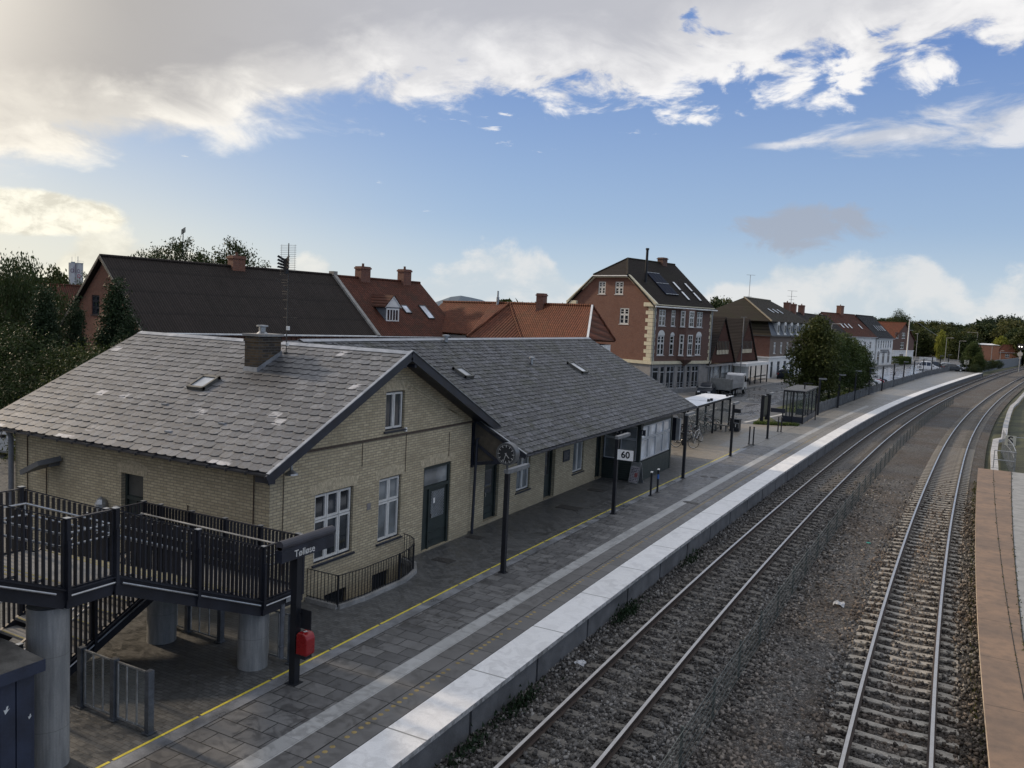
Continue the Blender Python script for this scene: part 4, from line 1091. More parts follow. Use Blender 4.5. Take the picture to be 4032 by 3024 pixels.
kb2 = [(-14.13, 16.22), (-13.12, 16.22), (-13.0, 17.1), (-13.0, 18.7), (-13.08, 19.25), (-13.25, 19.75), (-13.55, 20.2), (-13.85, 20.42), (-14.13, 20.5)]
bars_along(kb2, .115, .08, .84).build('bars', BLK, RLG)
for x, y in ((-13.12, 16.22), (-13.0, 18.7), (-13.25, 19.75)):
    mb = WM(RLG); mb.bar((x, y, .05), (x, y, .86), .04); mb.build('post', BLK, RLG)
# ================================================================== stairs of the footbridge
FS = thing('footbridge_stairs', 'charcoal steel footbridge stairs with slatted railings and grey concrete columns', 'stairs', (-13.4, 10.5, 0))
def ztop(y):
    return 4.08 + (8.14 - y) * .4194 if y < 8.14 else (4.08 if y < 9.0 else (4.08 - (y - 9.0) * .4194 if y < 12.41 else 2.65))
def zlow(y): return 2.65 if y > 12.0 else 2.65 - (12.0 - y) * .5
def railing(p, q, zt, posts, out, inner=True, pipe=True, step=.104, h=1.08, sw=.066):
    """p,q plan points; zt(function of fraction) top height; out outward unit"""
    p, q = Vector((*p, 0)), Vector((*q, 0)); L = (q - p).length; o = Vector((*out, 0))
    A = lambda f, z, d=0: p.lerp(q, f) + o * d + Vector((0, 0, z))
    mb = WM(FS); n = int(L / step)
    for k in range(n):
        f = (k + .5) / n; z = zt(f); mb.bar(A(f, z - h - .02), A(f, z - .02), sw if abs((q - p).x) < .1 else .02, .024 if abs((q - p).x) < .1 else .062, up=(0, 1, 0))
    mb.bar(A(0, zt(0)), A(1, zt(1)), .055, .02)
    mb.bar(A(0, zt(0) - h - .03), A(1, zt(1) - h - .03), .05, .02)
    mb.build('railing_panel', STAIRP, FS)
    mb = WM(FS)
    mb.bar(A(0, zt(0) - 1.28), A(1, zt(1) - 1.28), .07, .31); mb.bar(A(0, zt(0) - 1.135, .05), A(1, zt(1) - 1.135, .05), .06, .02)
    mb.build('stringer_beam', STAIRP, FS)
    for f in posts:
        mb = WM(FS); z = zt(f); mb.bar(A(f, z - 1.42, .03), A(f, z + .01, .03), .09, .05); mb.bar(A(f, z - 1.28, .09), A(f, z - .32, .09), .03, .06)
        mb.bar(A(f, z + .012, .02), A(f, z + .024, .02), .11, .11); mb.build('post', STAIRP, FS)
        mb = WM(FS); mb.box(*[c for i in range(2) for c in (A(f, 0, .03)[i] - .05, A(f, 0, .03)[i] + .05)], z + .025, z + .034); mb.build('post_cap', GALV, FS)
    if pipe:
        mb = WM(FS); fs = [0.04] + sorted(posts) + [.96]
        mb.tube([A(.03, zt(.03) - 1.22, .075), A(.97, zt(.97) - 1.22, .075)], .018, 6); mb.build('outer_pipe', HAND, FS)
    if inner:
        for dz in (.26, .46):
            mb = WM(FS); mb.tube([A(0, zt(0) - dz, -.09), A(1, zt(1) - dz, -.09)], .021, 8); mb.build('handrail', HAND, FS)
        mb = WM(FS)
        for f in posts: mb.bar(A(f, zt(f) - .50, -.07), A(f, zt(f) - .28, -.07), .03, .03)
        if posts: mb.build('handrail_bracket', GALV, FS)
lin = lambda a, b: (lambda f: a + (b - a) * f)
XR, XM, XL2, XF = -12.0, -14.5, -14.62, -16.95
railing((XR, 1.0), (XR, 8.14), lin(ztop(1), 4.08), [.0, .25, .5, .75], (1, 0))
railing((XR, 8.14), (XR, 9.0), lin(4.08, 4.08), [0.0, 1.0], (1, 0))
railing((XR, 9.0), (XR, 12.41), lin(4.08, 2.65), [.505], (1, 0), sw=.072)
railing((XR, 12.41), (XR, 13.53), lin(2.65, 2.65), [.0, 1.0], (1, 0))
railing((XR, 13.53), (XF, 13.53), lin(2.65, 2.65), [.02, .24, .46, .675, .89], (0, 1))
railing((XF, 13.53), (XF, 12.0), lin(2.65, 2.65), [.0, .5], (-1, 0))
railing((XF, 12.0), (XF, 9.0), lin(2.65, 1.15), [.0, .5, 1.0], (-1, 0))
railing((XL2, 12.0), (XL2, 9.0), lin(2.65, 1.15), [.5, 1.0], (1, 0))
railing((XM, 1.0), (XM, 8.14), lin(ztop(1), 4.08), [.25, .5, .75, 1.0], (-1, 0))
railing((XM, 8.14), (XM, 9.0), lin(4.08, 4.08), [1.0], (-1, 0))
railing((XM, 9.0), (XM, 12.41), lin(4.08, 2.65), [.5, 1.0], (-1, 0))
NOS = simple('worn_yellow_nosing', (.19, .165, .045), .7, var=.3)
TREAD = simple('grey_stair_tread', (.17, .17, .168), .8, var=.3, scale=6, fscale=60, fine=.2)
def flight(x0, x1, y0, y1, z0, z1, name='tread'):
    n = max(2, round(abs(z1 - z0) / .165)); d = (y1 - y0) / n
    for k in range(n):
        a = y0 + k * d; z = z0 + (z1 - z0) * (k + .5) / n
        mb = WM(FS); mb.box(x0, x1, min(a, a + d), max(a, a + d) + .03, z - .05, z); o = mb.build('tread', TREAD, FS)
        e = a if (z1 > z0) == (d > 0) else a + d
        mb = WM(FS); lo_ = min(a, a + d) if e == min(a, a + d) else max(a, a + d) - .05
        mb.box(x0 + .05, x1 - .05, lo_ + .01, lo_ + .045, z, z + .004); mb.build('yellow_nosing', NOS, o)
flight(-14.45, -12.05, 1.0, 8.14, 5.95, 2.96); flight(-14.45, -12.05, 9.0, 12.41, 2.96, 1.53); flight(-16.9, -14.68, 9.0, 12.0, .0, 1.53)
for q in ((-14.45, -12.04, 8.14, 9.03, 2.88, 2.95), (-16.9, -12.04, 12.38, 13.5, 1.45, 1.52), (-16.9, -14.6, 12.0, 12.38, 1.45, 1.52)): mb = WM(FS); mb.box(*q); mb.build('landing_deck', TREAD, FS)
for q in ((-14.5, -12.0, 8.5, 8.62, 2.64, 2.88), (-16.9, -12.0, 12.5, 12.62, 1.22, 1.45), (-16.9, -12.0, 13.3, 13.42, 1.22, 1.45)): mb = WM(FS); mb.box(*q); mb.build('cross_beam', STAIRP, FS)
def colmat():
    m, t, b = mat('cast_column_concrete'); v = t.coord(); x, y, z = t.xyz(v)
    n = t.noise(t.comb(x, y, t.math('MULTIPLY', z, .12)), 7, 5, .6); n2 = t.noise(v, 1.3, 5, .65); n3 = t.noise(v, 45, 3)
    col = t.mix(t.ramp(n, .35, .65), (.17, .178, .182), (.27, .275, .272)); col = t.mix(t.ramp(n2, .45, .75, 0, .5), col, (.12, .122, .115))
    wob = t.math('ADD', z, t.math('MULTIPLY', n2, .05)); ln = t.ramp(t.math('ABSOLUTE', t.math('SUBTRACT', t.math('FRACT', t.math('DIVIDE', wob, 1.22)), .55)), 0, .006, 1, 0, False)
    col = t.mix(t.math('MULTIPLY', ln, .6), col, (.06, .06, .06)); col = t.mix(t.ramp(n3, .3, .7, 0, .2), col, (.1, .1, .1))
    t.link(col, b.inputs['Base Color']); b.inputs['Roughness'].default_value = .75; t.link(t.bump(n3, .15, .005), b.inputs['Normal']); return m
CONCC = colmat()
for x, y, z in ((-12.38, 8.1, 2.65), (-12.42, 12.62, 1.22), (-15.05, 12.5, 1.22), (-14.2, 2.6, 5.0), (-12.4, 2.6, 5.0)):
    mb = WM(FS); mb.lathe([(.31, -.1), (.31, z * .3), (.31, z * .302), (.31, z)], 40, (x, y, 0)); mb.build('concrete_column', CONCC, FS, smooth=False)
mb = WM(FS); mb.tube([(-11.98, 13.0, 1.3), (-11.98, 13.0, .12)], .05, 10); mb.tube([(-11.98, 13.0, .36), (-11.98, 13.0, .39)], .065, 10); mb.build('drain_pipe', simple('blue_grey_pipe', (.12, .13, .15), .5), FS)
mb = WM(FS); mb.box(-11.93, -11.925, 13.05, 13.18, 1.32, 1.42); mb.build('label_plate', GALV, FS)

# glass screens under the stairs
def screen(x0, x1, y, n, z, lab, post=.1):
    S = thing('glass_screen', lab, 'screen', ((x0 + x1) / 2, y, 0)); w = (x1 - x0) / n
    PM = simple('blue_grey_steel_post', (.10, .112, .13), .45, metal=.4, var=.35, scale=5)
    for k in range(n + 1):
        mb = WM(S); x = x0 + k * w; mb.box(x - .05, x + .05, y - .06, y + .06, 0, z + .03); mb.box(x - .09, x + .09, y - .1, y + .1, 0, .015); mb.build('post', PM, S)
    for k in range(n):
        a, b = x0 + k * w + .07, x0 + (k + 1) * w - .07; mb = WM(S)
        mb.box(a, b, y - .015, y + .015, z - .03, z); mb.box(a, b, y - .015, y + .015, .04, .07); mb.box(a, a + .03, y - .015, y + .015, .07, z - .03); mb.box(b - .03, b, y - .015, y + .015, .07, z - .03)
        for f in (.33, .67): mb.box(a + (b - a) * f - .012, a + (b - a) * f + .012, y - .012, y + .012, .07, z - .03)
        fr_ = mb.build('frame', GALV, S)
        mb = WM(S); mb.face([(a, y, .06), (b, y, .06), (b, y, z - .02), (a, y, z - .02)]); mb.build('pane', CLEAR, fr_)
screen(-13.68, -11.85, 9.6, 2, 1.1, 'glass screen of two panels with steel posts in front of the staircase, nearest the viewer')
screen(-15.98, -13.9, 13.13, 2, 1.05, 'glass screen of steel bars behind the middle concrete column')
screen(-12.85, -11.82, 13.13, 1, 1.05, 'single glass panel screen beside the station name post')

# blue shed at the lower left
SH = thing('blue_shed', 'dark blue boarded shed with sloping grey felt roof in front of the nearest column', 'shed', (-12.5, 5.5, 0))
BLU = simple('dark_blue_boards', (.022, .030, .055), .55, var=.35, scale=2, bump=.05)
mb = WM(SH)
x = -13.9; 
mb.box(-13.9, -11.56, 2.5, 7.33, 0, 2.1)
y = 2.5
while y < 7.3: mb.box(-11.56, -11.535, y + .012, min(7.33, y + .24) - .012, 0, 2.1); y += .24
x = -13.9
while x < -11.6: mb.box(x + .012, x + .228, 2.475, 2.5, 0, 2.1); mb.box(x + .012, min(-11.56, x + .228), 7.33, 7.35, 0, 2.1); x += .24
mb.build('wall', BLU, SH)
mb = WM(SH); mb.slab([(-14.0, 2.4, 2.38), (-11.46, 2.4, 2.2), (-11.46, 7.44, 2.2), (-14.0, 7.44, 2.38)], .03); mb.build('roof', simple('grey_felt', (.11, .105, .095), .9, var=.5, scale=3), SH)
mb = WM(SH); mb.box(-11.46, -11.43, 2.4, 7.44, 2.03, 2.2); mb.box(-14, -11.46, 7.42, 7.45, 2.05, 2.2); mb.build('fascia', BLU, SH)
for y, z, s_ in ((6.93, 1.62, .075), (7.27, 1.38, .05)):
    mb = WM(SH); X_ = -11.531
    for q in ([(-.1, .5), (.25, .6), (.1, -.2), (.55, -.05), (-.35, -1), (-.7, 0), (-.3, -.1)],):
        mb.face([(X_, y + a * s_, z + b * s_) for a, b in q])
    mb.build('white_arrow', simple('white_sticker', (.6, .62, .62), .6) if y < 7 else MATS['white_sticker'], SH)

# ================================================================== platform posts
def lamp_post(x, y, h, rz, label, lamp=True, llen=.95, w=.13, group='black lamp posts along the platform', head=None):
    T = thing('lamp_post', label, 'lamp post', (x, y, 0), rz, group)
    mb = MB(); mb.box(-w / 2, w / 2, -w / 2, w / 2, 0, h); mb.box(-w * .9, w * .9, -w * .9, w * .9, -.01, .012); mb.build('post', BLK, T)
    if lamp:
        mb = MB(); mb.box(-.07, .07, -.1, llen, h - .01, h + .09); mb.box(-.075, .075, -.1, llen, h + .09, h + .105); mb.box(-.05, .05, -.05, llen - .05, h - .03, h - .01)
        mb.build('lamp_head', [simple('grey_lamp_housing', (.2, .21, .22), .5, metal=.4) if 'grey_lamp_housing' not in MATS else MATS['grey_lamp_housing']], T)
    return T
# 1: station name sign
T = thing('station_name_sign', 'dark station name sign reading T\u00f8ll\u00f8se on a black post under a lamp tube', 'sign', (-11.12, 12.45, 0))
mb = MB(); mb.box(-.075, .075, -.075, .075, 0, 2.72); mb.box(-.13, .13, -.13, .13, -.01, .012); mb.build('post', BLK, T)
mb = MB(); mb.box(-.085, .085, -.52, 1.02, 2.6, 2.84); mb.build('name_panel', DFR, T)
mb = MB(); mb.tube([(0, -.5, 2.93), (0, 1.05, 2.93)], .095, 14); mb.box(-.06, .06, -.5, 1.05, 2.83, 2.9); mb.build('lamp_tube', simple('matt_grey_lamp_tube', (.045, .045, .055), .6), T, smooth=False)
text_part('T\u00f8ll\u00f8se', .20, WFR, T, (.09, .12, 2.705), (pi / 2, 0, pi / 2))
text_part('T\u00f8ll\u00f8se', .235, WFR, T, (-.09, .20, 2.70), (pi / 2, 0, -pi / 2))
# red box and plate on the same post
T = thing('red_box', 'glossy red plastic box with rounded lid fixed low on the station name post', 'box', (-10.87, 12.47, .66))
mb = MB(); prof = [(-.16, 0), (.16, 0), (.17, .06), (.17, .34), (.13, .42), (.04, .46), (-.1, .46), (-.16, .4)]
mb.prism(prof, 'y', -.15, .15); o = mb.build('body', REDP, T); fix_normals(o)
bv = o.modifiers.new('b', 'BEVEL'); bv.width = .03; bv.segments = 3
mb = MB(); mb.box(-.2, .1, -.12, .12, -.08, 0); mb.build('base', BLK, T)
mb = MB(); mb.face([(-.05, -.05, .462), (.03, -.05, .462), (.06, .03, .462), (-.02, .05, .462)]); mb.build('white_sticker', MATS['white_sticker'], T); T.scale = (.85, .85, 1.0)
T = thing('notice_plate', 'small black notice plate on the station name post above the red box', 'plate', (-10.98, 12.5, 1.35))
mb = MB(); mb.box(-.05, .22, -.01, .01, -.2, .2); mb.bar((-.08, 0, .1), (0, 0, .1), .02); mb.build('panel', BLK, T)
# 2: clock
T = lamp_post(-11.1, 21.3, 2.98, 0, 'black post carrying the round station clock in front of the gable door', llen=1.3)
CK = thing('station_clock', 'round black platform clock with white hour marks standing on top of a post', 'clock', (-11.12, 21.3, 3.55))
CK.rotation_euler = (0, 0, R(0))
mb = MB(); mb.tube([(0, -.12, 0), (0, .12, 0)], .33, 40); mb.tube([(0, 0, -.6), (0, 0, -.3)], .035, 8); mb.build('case', simple('clock_case_grey', (.12, .125, .13), .4, metal=.3), CK)
mb = MB(); n = 40
mb.face([(.29 * cos(2 * pi * k / n), -.123, .29 * sin(2 * pi * k / n)) for k in range(n)]); mb.face([(.29 * cos(2 * pi * k / n), .123, -.29 * sin(2 * pi * k / n)) for k in range(n)])
DI = mb.build('dial', simple('black_clock_dial', (.02, .022, .026), .35), CK)
mb = MB()
for k in range(12):
    a = k * pi / 6; r0, r1 = (.20, .275)
    for ys_ in (-.127, .127): mb.bar((r0 * sin(a), ys_, r0 * cos(a)), (r1 * sin(a), ys_, r1 * cos(a)), .014, .004, up=(0, 1, 0))
for k in range(60):
    a = k * pi / 30
    if k % 5: mb.bar((.25 * sin(a), -.127, .25 * cos(a)), (.275 * sin(a), -.127, .275 * cos(a)), .005, .004, up=(0, 1, 0))
mb.build('hour_marks', WFR, DI)
mb = MB()
for deg, l, w in ((136, .15, .016), (198, .24, .012)):
    a = R(deg); mb.bar((-.04 * sin(a), -.131, -.04 * cos(a)), (l * sin(a), -.131, l * cos(a)), w, .004, up=(0, 1, 0))
mb.build('clock_hand', WFR, DI)
# 3: 60 sign
T = lamp_post(-11.1, 30.42, 2.98, 0, 'black lamp post holding the square white 60 sign', llen=1.3)
S = thing('distance_sign', 'white rectangular sign with black 60 hanging from a black lamp post', 'sign', (-10.7, 30.34, 2.39))
mb = MB(); mb.box(-.33, .33, -.015, .015, -.21, .21); mb.build('panel', simple('sign_white', (.78, .78, .78), .5, var=.05), S)
mb = MB(); 
for q in ((-.335, .335, -.02, .012, .205, .215), (-.335, .335, -.02, .012, -.215, -.205), (.325, .335, -.02, .012, -.21, .21)): mb.box(*q)
mb.build('border', BLK, S)
text_part('60', .36, BLK, S, (0, -.02, 0), (pi / 2, 0, 0), bold=.008)
# 4, 5, 6
lamp_post(-11.0, 39.75, 3.1, 0, 'black lamp post standing in front of the glazed bay and bicycles', llen=1.2)
T = lamp_post(-10.7, 48.5, 3.02, 0, 'black lamp post with a small display box and numbered cube near the bicycle shelter', llen=1.2)
mb = MB(); mb.box(.07, .42, -.1, .1, 2.55, 2.78); mb.build('display_box', BLK, T)
mb = MB(); mb.box(.08, .34, -.12, .12, 1.66, 1.95); NB = mb.build('number_cube', BLK, T); text_part('1', .24, WFR, NB, (.2, -.126, 1.81), (pi / 2, 0, 0))
T = lamp_post(-10.38, 57.9, 3.02, 0, 'black lamp post with a blank dark blue board, beside the town map panel', llen=1.1)
mb = MB(); mb.box(.1, 1.05, -.03, .03, 1.86, 2.14); mb.build('board', DFR, T)
# far posts
far = [(77.5, 'beyond the glass shelter, where the slat fence begins'), (86.8, 'in front of the dark trees, second beyond shelter'), (98.0, 'in front of the dark trees, third beyond the shelter'), (108.1, 'with the white 140 sign beside the parked cars'),
       (117.4, 'just right of the 140 sign, by the parked cars'), (128.2, 'with a small dark box half way up, by the car park'), (140.3, 'in front of the flagpole'), (150.6, 'with the white 185 sign'),
       (163.3, 'right of the 185 sign'), (181.5, 'third from the platform end, left of the white van'), (194.9, 'second from the far end of the platform'), (210.2, 'farthest on the platform, beside the dark parked cars')]
FX = [-9.73, -9.1, -8.63, -8.0, -7.14, -6.4, -5.63, -4.58, -3.54, -2.46, -1.13, .36]
for k, ((y, lab), x) in enumerate(zip(far, FX)):
    T = lamp_post(x, y, 3.2, heading(y) - R(70), 'distant black lamp post ' + lab, llen=.55, w=.16)
    if k in (3, 7):
        S = thing('distance_sign', ('small white 140 sign just right of the parked cars' if k == 3 else 'far white 185 sign on the post in front of the wet car park'), 'sign', (x + (.62 if k == 3 else .75), y - .2, 2.25 if k == 3 else 2.2)); s_ = 1.0 if k == 3 else 1.1
        mb = MB(); mb.box(-.5 * s_, .5 * s_, -.015, .015, -.26 * s_, .26 * s_); mb.build('panel', MATS['sign_white'], S)
        text_part('140' if k == 3 else '185', .42 * s_, BLK, S, (0, -.02, 0), (pi / 2, 0, 0), bold=.008)
    if k == 5:
        mb = MB(); mb.box(.1, .5, -.1, .1, 1.7, 2.1); mb.build('display_box', BLK, T)
# short posts, in pairs
def short_post(x, y, h, lab, cap=WFR, sticker=None):
    T = thing('short_post', lab, 'bollard', (x, y, 0)); mb = MB(); mb.tube([(0, 0, 0), (0, 0, h)], .045, 12); mb.tube([(0, 0, -.01), (0, 0, .015)], .1, 12); mb.build('tube', BLK, T)
    mb = MB(); mb.slab([(-.05, -.05, h + .01), (.05, -.05, h + .01), (.05, .05, h + .05), (-.05, .05, h + .05)], .03); mb.build('cap', cap, T)
    if sticker:
        mb = MB(); mb.tube([(0, 0, h * .6), (0, 0, h * .8)], .048, 12); mb.build('sticker', sticker, T)
GB = simple('blue_sticker', (.03, .12, .4), .5)
short_post(-11.0, 34.73, 1.02, 'nearer of two slim black posts with card reader caps by the chalkboard')
short_post(-10.97, 35.6, 1.02, 'farther of two slim black posts, with a blue and orange sticker', sticker=GB)
short_post(-10.85, 54.3, 1.1, 'left of two slim black posts standing on the open forecourt', BLK); short_post(-10.6, 54.35, 1.1, 'right of two slim black posts standing on the open forecourt', BLK)
short_post(-10.5, 62.55, 1.05, 'left of two slim black posts by the grass strip', BLK); short_post(-10.27, 62.5, 1.05, 'right of two slim black posts by the grass strip', BLK)
for x, y in ((-10.72, 54.32), (-10.38, 62.52)):
    pass
# sandwich board
AB = thing('sandwich_board', 'folding sandwich board with a faded printed poster in front of the dark bay', 'sign', (-12.48, 37.0, 0), R(-12))
for s_, nm in ((-1, 'poster_panel'), (1, 'back_panel')):
    mb = MB(); q = [(-.26, s_ * .26, 0), (.26, s_ * .26, 0), (.26, s_ * .02, .98), (-.26, s_ * .02, .98)]; mb.slab(q if s_ < 0 else q[::-1], .025); P_ = mb.build(nm, GALV, AB)
    if s_ < 0:
        f = lambda x, z, d=.004: (x, -.26 + .24 * z / .98 - d, z)
        mb = MB(); mb.face([f(-.22, .06), f(.22, .06), f(.22, .78), f(-.22, .78)]); mb.build('poster', simple('faded_poster', (.42, .40, .42), .7, var=.2, scale=6), P_)
        mb = MB(); rr = random.Random(12)
        for k in range(9):
            z = .10 + k * .072; x = -.2
            while x < .16:
                w_ = rr.uniform(.04, .16); mb.face([f(x, z, .007), f(min(.2, x + w_), z, .007), f(min(.2, x + w_), z + rr.uniform(.02, .05), .007), f(x, z + .035, .007)]); x += w_ + .03
        mb.build('print_blocks', simple('dark_print', (.06, .05, .07), .7), P_)
        mb = MB(); mb.face([f(.02, .3, .009), f(.18, .3, .009), f(.18, .5, .009), f(.02, .5, .009)]); mb.build('red_picture', simple('faded_red_print', (.32, .10, .10), .7, var=.5, scale=20), P_)
# ticket cabinet at the corner of the building
T = thing('wall_cabinet', 'dark cabinet with a pale grey panel hung at the far corner of the station', 'cabinet', (-13.2, 45.4, 1.0))
mb = MB(); mb.box(-.2, .12, -.2, .2, 0, 1.3); mb.build('body', DFR, T); mb = MB(); mb.box(.13, .33, -.22, -.17, .05, 1.28); mb.box(.12, .3, -.17, .15, .05, 1.26); mb.build('pale_panel', simple('pale_grey_panel', (.3, .31, .32), .5), T)
# ================================================================== the town behind the station
def house(name, label, cat, P, ang, L, W, eave, ridge, wm, rm, front=(), left=(), right=(), oh=.3, hip=(0, 0), base=None, band=None, gutter_m=None, glass=None, group=None, frame=None, muntins=None, inset=.1):
    """local frame: facade along x at y=0 facing -y; hip=(length of hip at x=0, at x=L); windows (a,b,z0,z1,cols,splits)"""
    T = thing(name, label, cat, (P[0], P[1], 0), R(ang), group)
    rh = ridge - eave
    def gtop(hipl):
        return [(0, eave), (W / 2, ridge - .12), (W, eave)] if not hipl else [(0, eave), (W, eave)]
    zb = base[0] if base else -.1
    mb = MB(); hs = lambda ws: [w[:4] for w in ws if w[2] >= zb - .01]
    wall(mb, (0, 0), (1, 0), L, zb, [(0, eave), (L, eave)], hs(front), (0, -1), inset)
    wall(mb, (0, 0), (0, 1), W, zb, gtop(hip[0]), hs(left), (-1, 0), inset)
    wall(mb, (L, 0), (0, 1), W, zb, gtop(hip[1]), hs(right), (1, 0), inset)
    wall(mb, (0, W), (1, 0), L, zb, [(0, eave), (L, eave)], [], (0, 1), inset)
    mb.build('wall', wm, T)
    if base:
        mb = MB(); hb = lambda ws: [w[:4] for w in ws if w[2] < zb - .01]
        q = .03
        wall(mb, (-q, -q), (1, 0), L + 2 * q, -.1, [(0, zb), (L + 2 * q, zb)], hb(front), (0, -1), inset)
        wall(mb, (-q, -q), (0, 1), W + 2 * q, -.1, [(0, zb), (W + 2 * q, zb)], hb(left), (-1, 0), inset)
        wall(mb, (L + q, -q), (0, 1), W + 2 * q, -.1, [(0, zb), (W + 2 * q, zb)], hb(right), (1, 0), inset)
        mb.build('ground_floor_wall', base[1], T)
        if len(base) > 2:
            mb = MB(); mb.box(-.15, -.03, -.15, W + .1, zb - .12, zb + .12); mb.build('cornice', base[2], T)
    for ws, P0, t, n in ((front, (0, 0), (1, 0), (0, -1)), (left, (0, 0), (0, 1), (-1, 0)), (right, (L, 0), (0, 1), (1, 0))):
        for w in ws:
            m_ = w[6] if len(w) > 6 else muntins
            window(T, P0, t, n, w[:4], w[4], w[5], frame=frame, dark=frame or WFR, glass=glass or GLASS, inset=.05, bar=.07, gap=.01, sillm=frame or WFR, mk=LM, muntins=m_)
    # roof
    s = rh / (W / 2); ez = eave - oh * s + .12; z = ridge + .12; h0, h1 = hip
    x0, x1 = (-oh, L + oh); mb = MB()
    r0, r1 = (h0 if h0 else x0), (L - h1 if h1 else x1)
    mb.slab([(x0, -oh, ez), (x1, -oh, ez), (r1, W / 2, z), (r0, W / 2, z)], .12)
    mb.slab([(x1, W + oh, ez), (x0, W + oh, ez), (r0, W / 2, z), (r1, W / 2, z)], .12)
    if h0: mb.slab([(x0, W + oh, ez), (x0, -oh, ez), (r0, W / 2, z)], .12)
    if h1: mb.slab([(x1, -oh, ez), (x1, W + oh, ez), (r1, W / 2, z)], .12)
    RF = mb.build('roof', rm, T)
    mb = MB(); mb.tube([(r0, W / 2, z + .01), (r1, W / 2, z + .01)], .11, 8)
    for (a, b) in (((x0, -oh), h0), ((x0, W + oh), h0)):
        if b: mb.tube([(a[0], a[1], ez + .02), (r0, W / 2, z)], .1, 6)
    for (a, b) in (((x1, -oh), h1), ((x1, W + oh), h1)):
        if b: mb.tube([(a[0], a[1], ez + .02), (r1, W / 2, z)], .1, 6)
    mb.build('ridge_tiles', rm, RF)
    mb = MB(); mb.tube([(x0, -oh - .06, ez - .06), (x1, -oh - .06, ez - .06)], .07, 6); mb.build('gutter', gutter_m or GALV, T)
    T['_s'] = s
    def slopept(x, y, d=0.0):      # point on the front slope
        nn = Vector((0, -s, 1)).normalized(); return Vector((x, y, eave + .12 + y * s)) + nn * d
    def chim(x, y, w, l, zt, m=RB, pots=1):
        mb = MB(); mb.box(x - l / 2, x + l / 2, y - w / 2, y + w / 2, eave + min(y, W - y) * s - .3, zt); mb.box(x - l / 2 - .06, x + l / 2 + .06, y - w / 2 - .06, y + w / 2 + .06, zt - .22, zt - .08); c = mb.build('chimney', m, RF)
        mb = MB(); 
        for i in range(pots): mb.lathe([(.11, 0), (.09, .22), (.12, .25), (.03, .26)], 10, (x - l / 2 + l * (i + .5) / pots, y, zt))
        mb.build('chimney_pot', simple('clay_pot', (.12, .06, .04), .8) if 'clay_pot' not in MATS else MATS['clay_pot'], c)
    def sky(x, y, w, h, pm=None):
        u = Vector((1, 0, 0)); v = Vector((0, 1, s)).normalized(); c = slopept(x, y)
        n = Vector((0, -s, 1)).normalized(); mb = MB()
        for a, b, e, f in ((-w / 2, -w / 2 + .06, -h / 2, h / 2), (w / 2 - .06, w / 2, -h / 2, h / 2), (-w / 2, w / 2, -h / 2, -h / 2 + .06), (-w / 2, w / 2, h / 2 - .09, h / 2)):
            mb.slab([c + u * p + v * q + n * .1 for p, q in ((a, e), (b, e), (b, f), (a, f))], .1)
        S = mb.build('roof_window', simple('dark_frame', (.04, .042, .045), .5) if 'dark_frame' not in MATS else MATS['dark_frame'], RF); fix_normals(S)
        mb = MB(); mb.face([c + u * p + v * q + n * .08 for p, q in ((-w / 2 + .04, -h / 2 + .04), (w / 2 - .04, -h / 2 + .04), (w / 2 - .04, h / 2 - .04), (-w / 2 + .04, h / 2 - .04))]); mb.build('pane', pm or SKYG, S)
    return T, RF, slopept, chim, sky
SKYG = glassmat('bright_roof_glass', (.25, .28, .32), .06)
W_ = lambda xs, w, z0, z1, c=2, s=(.6,): [(x - w / 2, x + w / 2, z0, z1, c, list(s)) for x in xs]

# long barn-like house and its red roofed neighbour
BX, BY, BA = -42.6, 33.9, 78.2
T, RF, sp, ch, sk = house('brick_warehouse', 'long brick building with a dark corrugated roof behind the station', 'house', (BX, BY), BA, 18.05, 10.6, 5.65, 9.98, RB2, CORR,
    front=[], left=[(5.95, 7.05, 6.35, 7.6, 2, [.35, .7]), (3.6, 4.5, 6.35, 7.6, 2, [.35, .7])], gutter_m=WHITE, frame=DFR)
ch(9.4, 5.3, .7, 1.0, 10.9, RB2)
mb = MB()
for q in range(2):
    s_ = T['_s']; mb.bar((-.32, -.3, 5.55), (-.32, 5.3, 10.05), .06, .16); mb.bar((-.32, 10.9, 5.55), (-.32, 5.3, 10.05), .06, .16)
mb.build('verge_board', simple('pale_verge', (.3, .28, .24), .7), T)
mb = MB()
for k in range(44): mb.box(.2 + k * .41, .34 + k * .41, -.07, 0, 5.1, 5.4)
mb.box(0, 18.05, -.06, 0, 5.4, 5.5); mb.build('brick_corbels', RB2, T)
def along(d): return (BX + .205 * d, BY + .979 * d)
T, RF, sp, ch, sk = house('red_roofed_house', 'house with weathered red tiles, a small white fronted dormer and two brick chimneys', 'house', along(18.15), BA, 9.3, 10.6, 5.62, 9.92, RB, TILEB,
    front=W_([.9, 2.6, 4.3, 6.0, 7.7], .9, 3.9, 5.05, 2, (.5,)))
ch(3.0, 5.3, .8, 1.0, 11.0); ch(7.7, 5.3, .8, .9, 11.1)
sk(5.2, 2.3, .7, 1.0); sk(7.4, 2.1, .75, 1.7)
mb = MB(); 
for sgn in (0,): mb.bar((-.05, -.4, 5.5), (-.05, 5.3, 10.2), .3, .2); mb.bar((-.05, 11, 5.5), (-.05, 5.3, 10.2), .3, .2); mb.box(-.25, .15, 5.0, 5.6, 10.1, 10.4)
mb.build('parapet', simple('pale_grey_parapet', (.27, .26, .24), .85, var=.3), T)
mb = MB(); mb.box(0, 9.3, -.06, 0, 5.3, 5.42)
for k in range(22): mb.box(.1 + k * .42, .24 + k * .42, -.07, 0, 5.1, 5.3)
mb.build('brick_corbels', RB, T)
